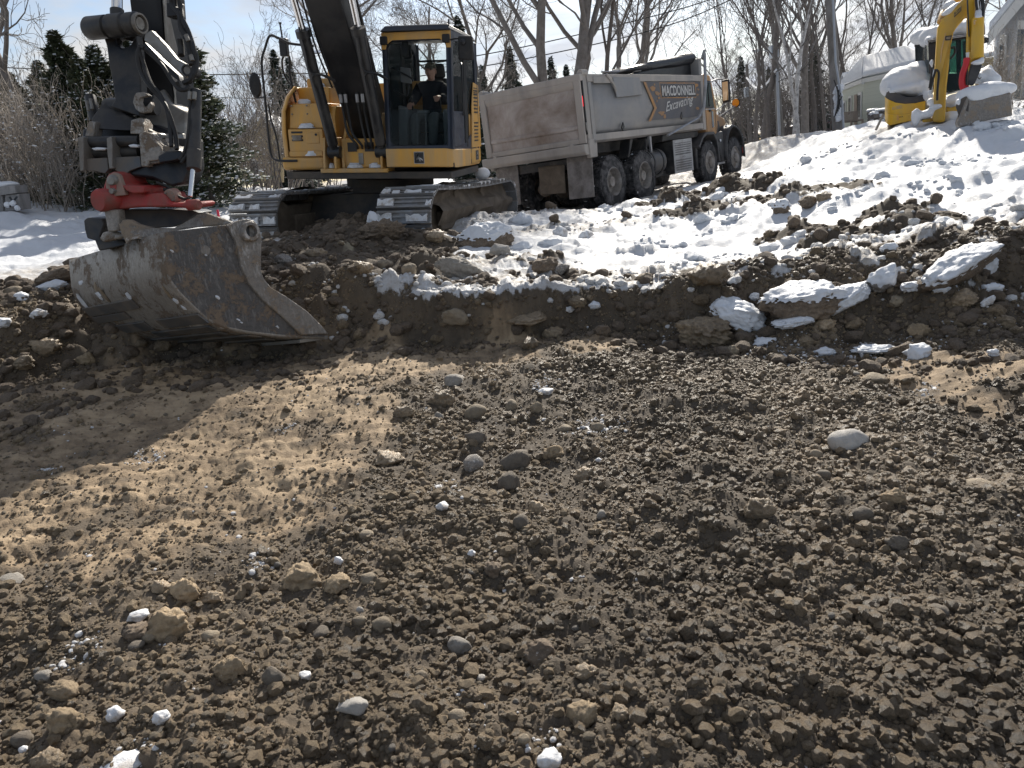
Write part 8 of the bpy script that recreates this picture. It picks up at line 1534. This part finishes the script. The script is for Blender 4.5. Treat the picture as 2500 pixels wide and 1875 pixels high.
tree_kind('slim', 'bark_dark', 'bark_dark', seed=27, h=10, r0=.10, spread=.5, kids=9, levels=3, first=.35, twig=.008, up=.15)
def put(px, D, key, label, scale=1, rot=0, tilt=0, name='bare_tree', cat='tree', group=None, z=None):
    P = at(px, 400, D); x, y = P[0], P[1]; z = G_at(x, y)[0][0] if z is None else z
    o = bpy.data.objects.new(name, None); sc.collection.objects.link(o); o.location = (x, y, z); o.rotation_euler = (0, tilt, rot); o.scale = (scale,) * 3; FRM[o.name] = o.matrix_basis.copy(); tag(o, label, cat, group)
    for nm, me in zip(('trunk', 'crown'), TREES[key]):
        c = bpy.data.objects.new(nm, me); sc.collection.objects.link(c); c.parent = o
    return o
# behind the truck
put(1395, 24, 'maple', 'thickest grey bare tree rising directly behind the truck bed', .74, .4)
put(1345, 24, 'maple2', 'leaning grey bare tree left of the thickest trunk behind the truck', .76, 1.3, -.12)
put(1425, 25, 'maple2', 'upright bare tree just right of the thickest trunk', .74, 2.6, .05); put(1460, 26, 'aspen', 'slender dark bare tree behind the truck lettering', .66, .8); put(1500, 30, 'wide', 'low spreading bare tree behind the front of the truck bed', .8, 2.0)
put(1180, 28, 'wide', 'spreading bare tree right behind the excavator cab', .8, 1.1); put(900, 32, 'wide', 'bare tree showing between the boom and the cab', 1.1, 4.0); put(1560, 38, 'maple', 'distant bare tree behind the rolled tarp', .7, 5)
# the wood on the right
W = [(1862, 34, 'aspen', 1.15, .2, 'tall dark bare tree left of the slender pole, thicker one'), (1845, 36, 'aspen2', 1.05, 1.5, 'tall dark bare tree at the left end of the right wood'), (1800, 46, 'aspen', .85, 3.5, 'far bare tree rising over the truck cab'), (1880, 30, 'aspen2', .8, 4.2, 'crooked bare tree in front of the right wood'),
     (1940, 27, 'birch', .95, .5, 'white birch standing between the two big poles'), (1950, 27.6, 'birch', .85, 2.2, 'second white birch leaning beside the first'), (1915, 40, 'aspen', 1.2, 2.8, 'tall bare tree right behind the slender pole'), (1965, 38, 'maple2', 1.0, .9, 'broad bare tree between the birches and thick pole'), (1990, 42, 'aspen2', 1.25, 5.0, 'bare tree left of the thick near pole'),
     (2015, 36, 'slim', 1.15, 1.9, 'slim bare tree just left of the thick near pole'), (2070, 46, 'aspen', 1.1, 4.4, 'bare tree over the roof of the pale green house, left one'), (2096, 33, 'slim', 1.0, .3, 'lone slim tree before the pale green house roof'), (2170, 44, 'wide', 1.1, 2.4, 'spreading bare tree behind the pale green house'), (2205, 40, 'maple', .85, 3.3, 'many branched bare tree above the pale green house roof'),
     (2235, 38, 'aspen2', .95, 1.2, 'bare tree directly left of the snowy cab roof'), (2330, 42, 'aspen', 1.1, 5.3, 'bare tree behind the yellow boom'), (2400, 34, 'aspen2', .9, 3.9, 'bare tree between the yellow arm and the white house'), (2440, 48, 'wide', 1.2, .6, 'bare tree behind the white gable house'), (1760, 60, 'wide', 1.1, 2.0, 'faint far tree above the truck hood'), (1890, 52, 'maple', 1.0, 1.0, 'far bare tree deep in the right wood'), (1975, 55, 'maple2', 1.1, 2.1, 'farthest bare tree deep behind the birches'), (2040, 52, 'wide', 1.0, 3.0, 'far bare tree behind the thick near pole')]
for px, D, k, s, r, l in W: put(px, D, k, l, s * .74, r, group='bare trees of the right wood')
# undergrowth of the right wood: dark thin stems, individually placed
def stems(seed, n, h, r, spread_, lean=.25, lv=2, kids=4, sp=.5):
    rs = np.random.RandomState(seed); S = []
    for k in range(n):
        a = rs.uniform(0, 6.28); q = spread_ * math.sqrt(rs.uniform()); b, s = bare_tree(int(rs.randint(1e6)), h * rs.uniform(.55, 1.1), r * rs.uniform(.6, 1.2), sp, lv, kids=kids, up=.10, lean=(math.cos(a) * lean * rs.uniform(.2, 1.3), math.sin(a) * lean * rs.uniform(.2, 1.3)), bend=.14, twig=.0045, first=.2)
        for P, R_, m in b + s: S.append(([p + V([math.cos(a) * q, math.sin(a) * q, 0]) for p in P], R_, 3 if m < 8 else 5))
    return S
def shrub_kind(key, mat, snow=0, **k):
    S = stems(**k); me = mesh_np('stems', *tube_arrays(S), mat); sn = None
    if snow:
        rs = np.random.RandomState(3); c = MB()
        for _ in range(snow):
            P, R_, m = S[rs.randint(len(S))]; i = rs.randint(len(P)); p = V(P[i]) + V([0, 0, .015])
            if p[2] > .15: c.ball(p, (rs.uniform(.01, .05), rs.uniform(.01, .05), rs.uniform(.006, .018)), 5, 4, .4, int(rs.randint(999)))
        sn = mesh_np_poly(c, 'snow_tufts', 'snow')
    TREES[key] = (me, sn)
def mesh_np_poly(c, name, mat):
    me = bpy.data.meshes.new(name); me.from_pydata(c.v, [], c.f); me.materials.append(M_(mat)); me.polygons.foreach_set('use_smooth', [True] * len(me.polygons)); return me
shrub_kind('thicket', 'bark_brown', 150, seed=31, n=17, h=3.2, r=.022, spread_=.8, lean=.45, lv=2, kids=5)
shrub_kind('thicket2', 'bark_brown', 90, seed=37, n=14, h=2.6, r=.02, spread_=.9, lean=.55, lv=2, kids=5)
shrub_kind('brush', 'bark_dark', 60, seed=41, n=16, h=3.6, r=.03, spread_=1.2, lean=.35, lv=2, kids=4)
def put_shrub(px, D, key, label, s=1, r=0, group=None, name='bare_shrub'):
    P = at(px, 400, D); z = G_at(P[0], P[1])[0][0]; o = bpy.data.objects.new(name, None); sc.collection.objects.link(o); o.location = (P[0], P[1], z - .05); o.rotation_euler = (0, 0, r); o.scale = (s,) * 3; tag(o, label, 'shrub', group)
    for nm, me in zip(('stems', 'snow_tufts'), TREES[key]):
        if me: c = bpy.data.objects.new(nm, me); sc.collection.objects.link(c); c.parent = o; 
        if me and nm == 'snow_tufts': c['kind'] = 'stuff'
LS = [(-30, 16.5, 'thicket', 0.81, 'brown bare shrub at the far left edge'), (30, 17.0, 'thicket2', 0.93, 'brown bare shrub behind the grey roadside box'), (75, 16.2, 'thicket', 0.78, 'brown bare shrub right of the grey roadside box'), (120, 17.2, 'thicket2', 0.96, 'brown bare shrub in the middle of the left thicket'), (165, 16.4, 'thicket', 0.74, 'brown bare shrub beside the dark cedar'), (205, 17.0, 'thicket2', 0.89, 'brown bare shrub left of the coupler'), (95, 19, 'thicket', 0.99, 'tall bare shrub at the back of the left thicket'), (20, 19.5, 'thicket2', 1.06, 'tall bare shrub at the back of the left edge'), (180, 19.5, 'thicket', 0.99, 'tall bare shrub behind the dark cedar'),
      (585, 19, 'thicket2', 0.85, 'bare shrub right of the snowy evergreen'), (620, 20, 'brush', 0.85, 'dark bare shrub in front of the pale gable house'), (660, 21, 'thicket', 0.94, 'bare shrub beside the left handrail of the excavator'), (560, 22, 'brush', 0.94, 'dark bare shrub behind the snowy evergreen'), (700, 24, 'brush', 0.94, 'bare shrub behind the yellow engine housing'), (760, 26, 'brush', 0.85, 'bare shrub behind the excavator boom'),
      (2440, 14.2, 'thicket', 0.44, 'brown bare shrub in front of the white house, left one'), (2490, 13.6, 'thicket2', 0.50, 'brown bare shrub in front of the white house, right one'), (2410, 15.5, 'thicket2', 0.35, 'small bare shrub behind the raised bucket')]
for px, D, k, s, l in LS: put_shrub(px, D, k, l, s, px * .37)
for k, (px, D, s) in enumerate([(1790, 40, 1), (1820, 44, 1.2), (1850, 40, 1.1), (1880, 46, 1.3), (1905, 42, 1.1), (1930, 46, 1.3), (1960, 44, 1.2), (1990, 48, 1.3), (2020, 44, 1.1), (1770, 50, 1.2), (1840, 54, 1.5), (1900, 56, 1.6), (1960, 58, 1.6), (2010, 58, 1.5), (1640, 50, 1.2), (1560, 48, 1.1), (2060, 50, 1.3)]):
    put_shrub(px, D, 'brush', 'dark leafless brush on the floor of the right wood', s, k * 1.7, 'brush of the right wood', 'brush')
# evergreens
def conifer(seed, h, w_, n, droop, needle, mat, snowmat='snow', snow=.12, columnar=False, tiers=None):
    """trunk, crown of small sprays, snow resting on outer sprays"""
    rs = np.random.RandomState(seed); tv, tf = tube_arrays([([(0, 0, -.2), (0.02, 0, h * .5), (0, 0, h)], [.10 * h / 5, .06 * h / 5, .01], 7)]); segs = []
    A, Bq, Sv = [], [], []
    for k in range(n):
        t = rs.uniform(0, 1) ** (.85 if columnar else 1.15); z = h * (.03 + .96 * t)
        R_ = w_ * ((1 - t) ** (.55 if columnar else .85)) * (.75 + .25 * math.sin(9 * t * (tiers or 5) + rs.uniform(-.6, .6))); a = rs.uniform(0, 6.28); lob = 1 + .22 * math.sin(3 * a + 7 * t) + .12 * math.sin(7 * a + 19 * t + seed)
        q = R_ * lob * (rs.uniform(.15, 1) ** .45); d = V([math.cos(a), math.sin(a), -droop + (.5 if columnar else 0)]); d /= np.linalg.norm(d); p = V([math.cos(a) * q, math.sin(a) * q, z - droop * q * .35])
        L = needle * rs.uniform(.7, 1.4); s = np.cross(d, V([0, 0, 1.])); s = s / (np.linalg.norm(s) + 1e-9); s = s + rs.normal(size=3) * .35; u = d + rs.normal(size=3) * .35
        A.append([p - u * L * .5, p + s * L * .32, p + u * L * .6, p - s * L * .32])
        if rs.uniform() < snow * (.35 + q / (R_ + .01)) * (1.5 - t * .5): Sv.append((p + V([0, 0, .03]), L))
    v = V(A).reshape(-1, 3); f = np.arange(len(v)).reshape(-1, 4); me = [mesh_np('trunk', tv, tf, 'bark_dark'), mesh_np('crown', v, f, mat, False)]
    c = MB()
    for k, (p, L) in enumerate(Sv): c.ball(p, (L * .42 * rs.uniform(.6, 1.3), L * .42 * rs.uniform(.6, 1.3), L * .16), 6, 4, .3, k)
    me.append(mesh_np_poly(c, 'snow_load', snowmat) if Sv else None); return me
TREES['cedar'] = conifer(51, 4.4, 1.15, 14000, .35, .11, 'cedar', snow=.03, columnar=True); TREES['cedar_snowy'] = conifer(53, 4.2, 1.35, 16000, .35, .11, 'cedar', snow=.07, columnar=True)
TREES['spruce'] = conifer(57, 7.5, 1.6, 9000, .45, .22, 'spruce', snow=.03, tiers=9); TREES['spruce2'] = conifer(61, 6, 1.2, 6000, .45, .2, 'spruce', snow=.05, tiers=8)
def put_ev(px, D, key, label, s=1, r=0, name='evergreen_tree', dz=0):
    P = at(px, 400, D); z = G_at(P[0], P[1])[0][0]; o = bpy.data.objects.new(name, None); sc.collection.objects.link(o); o.location = (P[0], P[1], z - .1 + dz); o.rotation_euler = (0, 0, r); o.scale = (s,) * 3; tag(o, label, 'tree')
    for nm, me in zip(('trunk', 'crown', 'snow_load'), TREES[key]):
        if me is None: continue
        c = bpy.data.objects.new(nm, me); sc.collection.objects.link(c); c.parent = o
        if nm == 'snow_load': c['kind'] = 'stuff'
put_ev(500, 16.2, 'cedar_snowy', 'dense evergreen dotted with snow between the arm and the tracks', .85, .3); put_ev(455, 17.5, 'cedar', 'dark evergreen directly behind the right tilt cylinder', .9, 1.2)
put_ev(245, 16.8, 'cedar', 'dark cedar left of the black link plate', .74, 2.2); put_ev(290, 17.6, 'cedar_snowy', 'cedar hidden mostly behind the black link plate', .8, 3.0); put_ev(205, 18.5, 'cedar', 'dark cedar at the back of the left thicket', .9, 4.0); put_ev(15, 20.5, 'cedar', 'tall dark cedar at the left edge', .9, 5.0); put_ev(75, 21.5, 'cedar', 'dark cedar behind the bare tree of the left edge', .85, 1.7); put_ev(150, 20.5, 'cedar', 'dark cedar between the left edge and the thicket', .85, .6); put_ev(370, 18.5, 'cedar', 'dark cedar hidden behind the excavator arm', .9, .9)
put_ev(1270, 34, 'spruce', 'small pointed spruce above the tailgate, right one', .72, .2, 'spruce_tree'); put_ev(1200, 32, 'spruce2', 'small pointed spruce above the tailgate, left one', .75, 2.2, 'spruce_tree'); put_ev(1155, 26, 'spruce', 'dark spruce just right of the big door mirror', .72, 4.1, 'spruce_tree'); put_ev(1400, 36, 'spruce', 'tall dark spruce behind the thickest bare trunk', .62, 1.0, 'spruce_tree'); put_ev(1365, 34, 'spruce2', 'low spruce behind the truck bed', .8, 3.0, 'spruce_tree')
put_ev(712, 30, 'spruce', 'spruce top above the yellow engine housing', .72, 5.2, 'spruce_tree'); put_ev(745, 32, 'spruce2', 'second spruce top behind the excavator handrail', .9, .4, 'spruce_tree'); put_ev(1985, 48, 'spruce', 'dark spruce far back between birch and thick pole', .8, 2.9, 'spruce_tree'); put_ev(1815, 50, 'spruce2', 'dark spruce behind the far thin pole', .9, 1.9, 'spruce_tree'); put_ev(1880, 52, 'spruce2', 'dark spruce at the foot of the right wood', .8, 3.9, 'spruce_tree')
put(72, 21, 'wide', 'wide bare tree spreading over the left edge', 1.0, .9); put(640, 34, 'wide', 'faint bare tree left of the excavator handrail', .6, 2.2); put(1110, 34, 'wide', 'bare tree whose branches cross behind the cab roof', .85, 5.5)
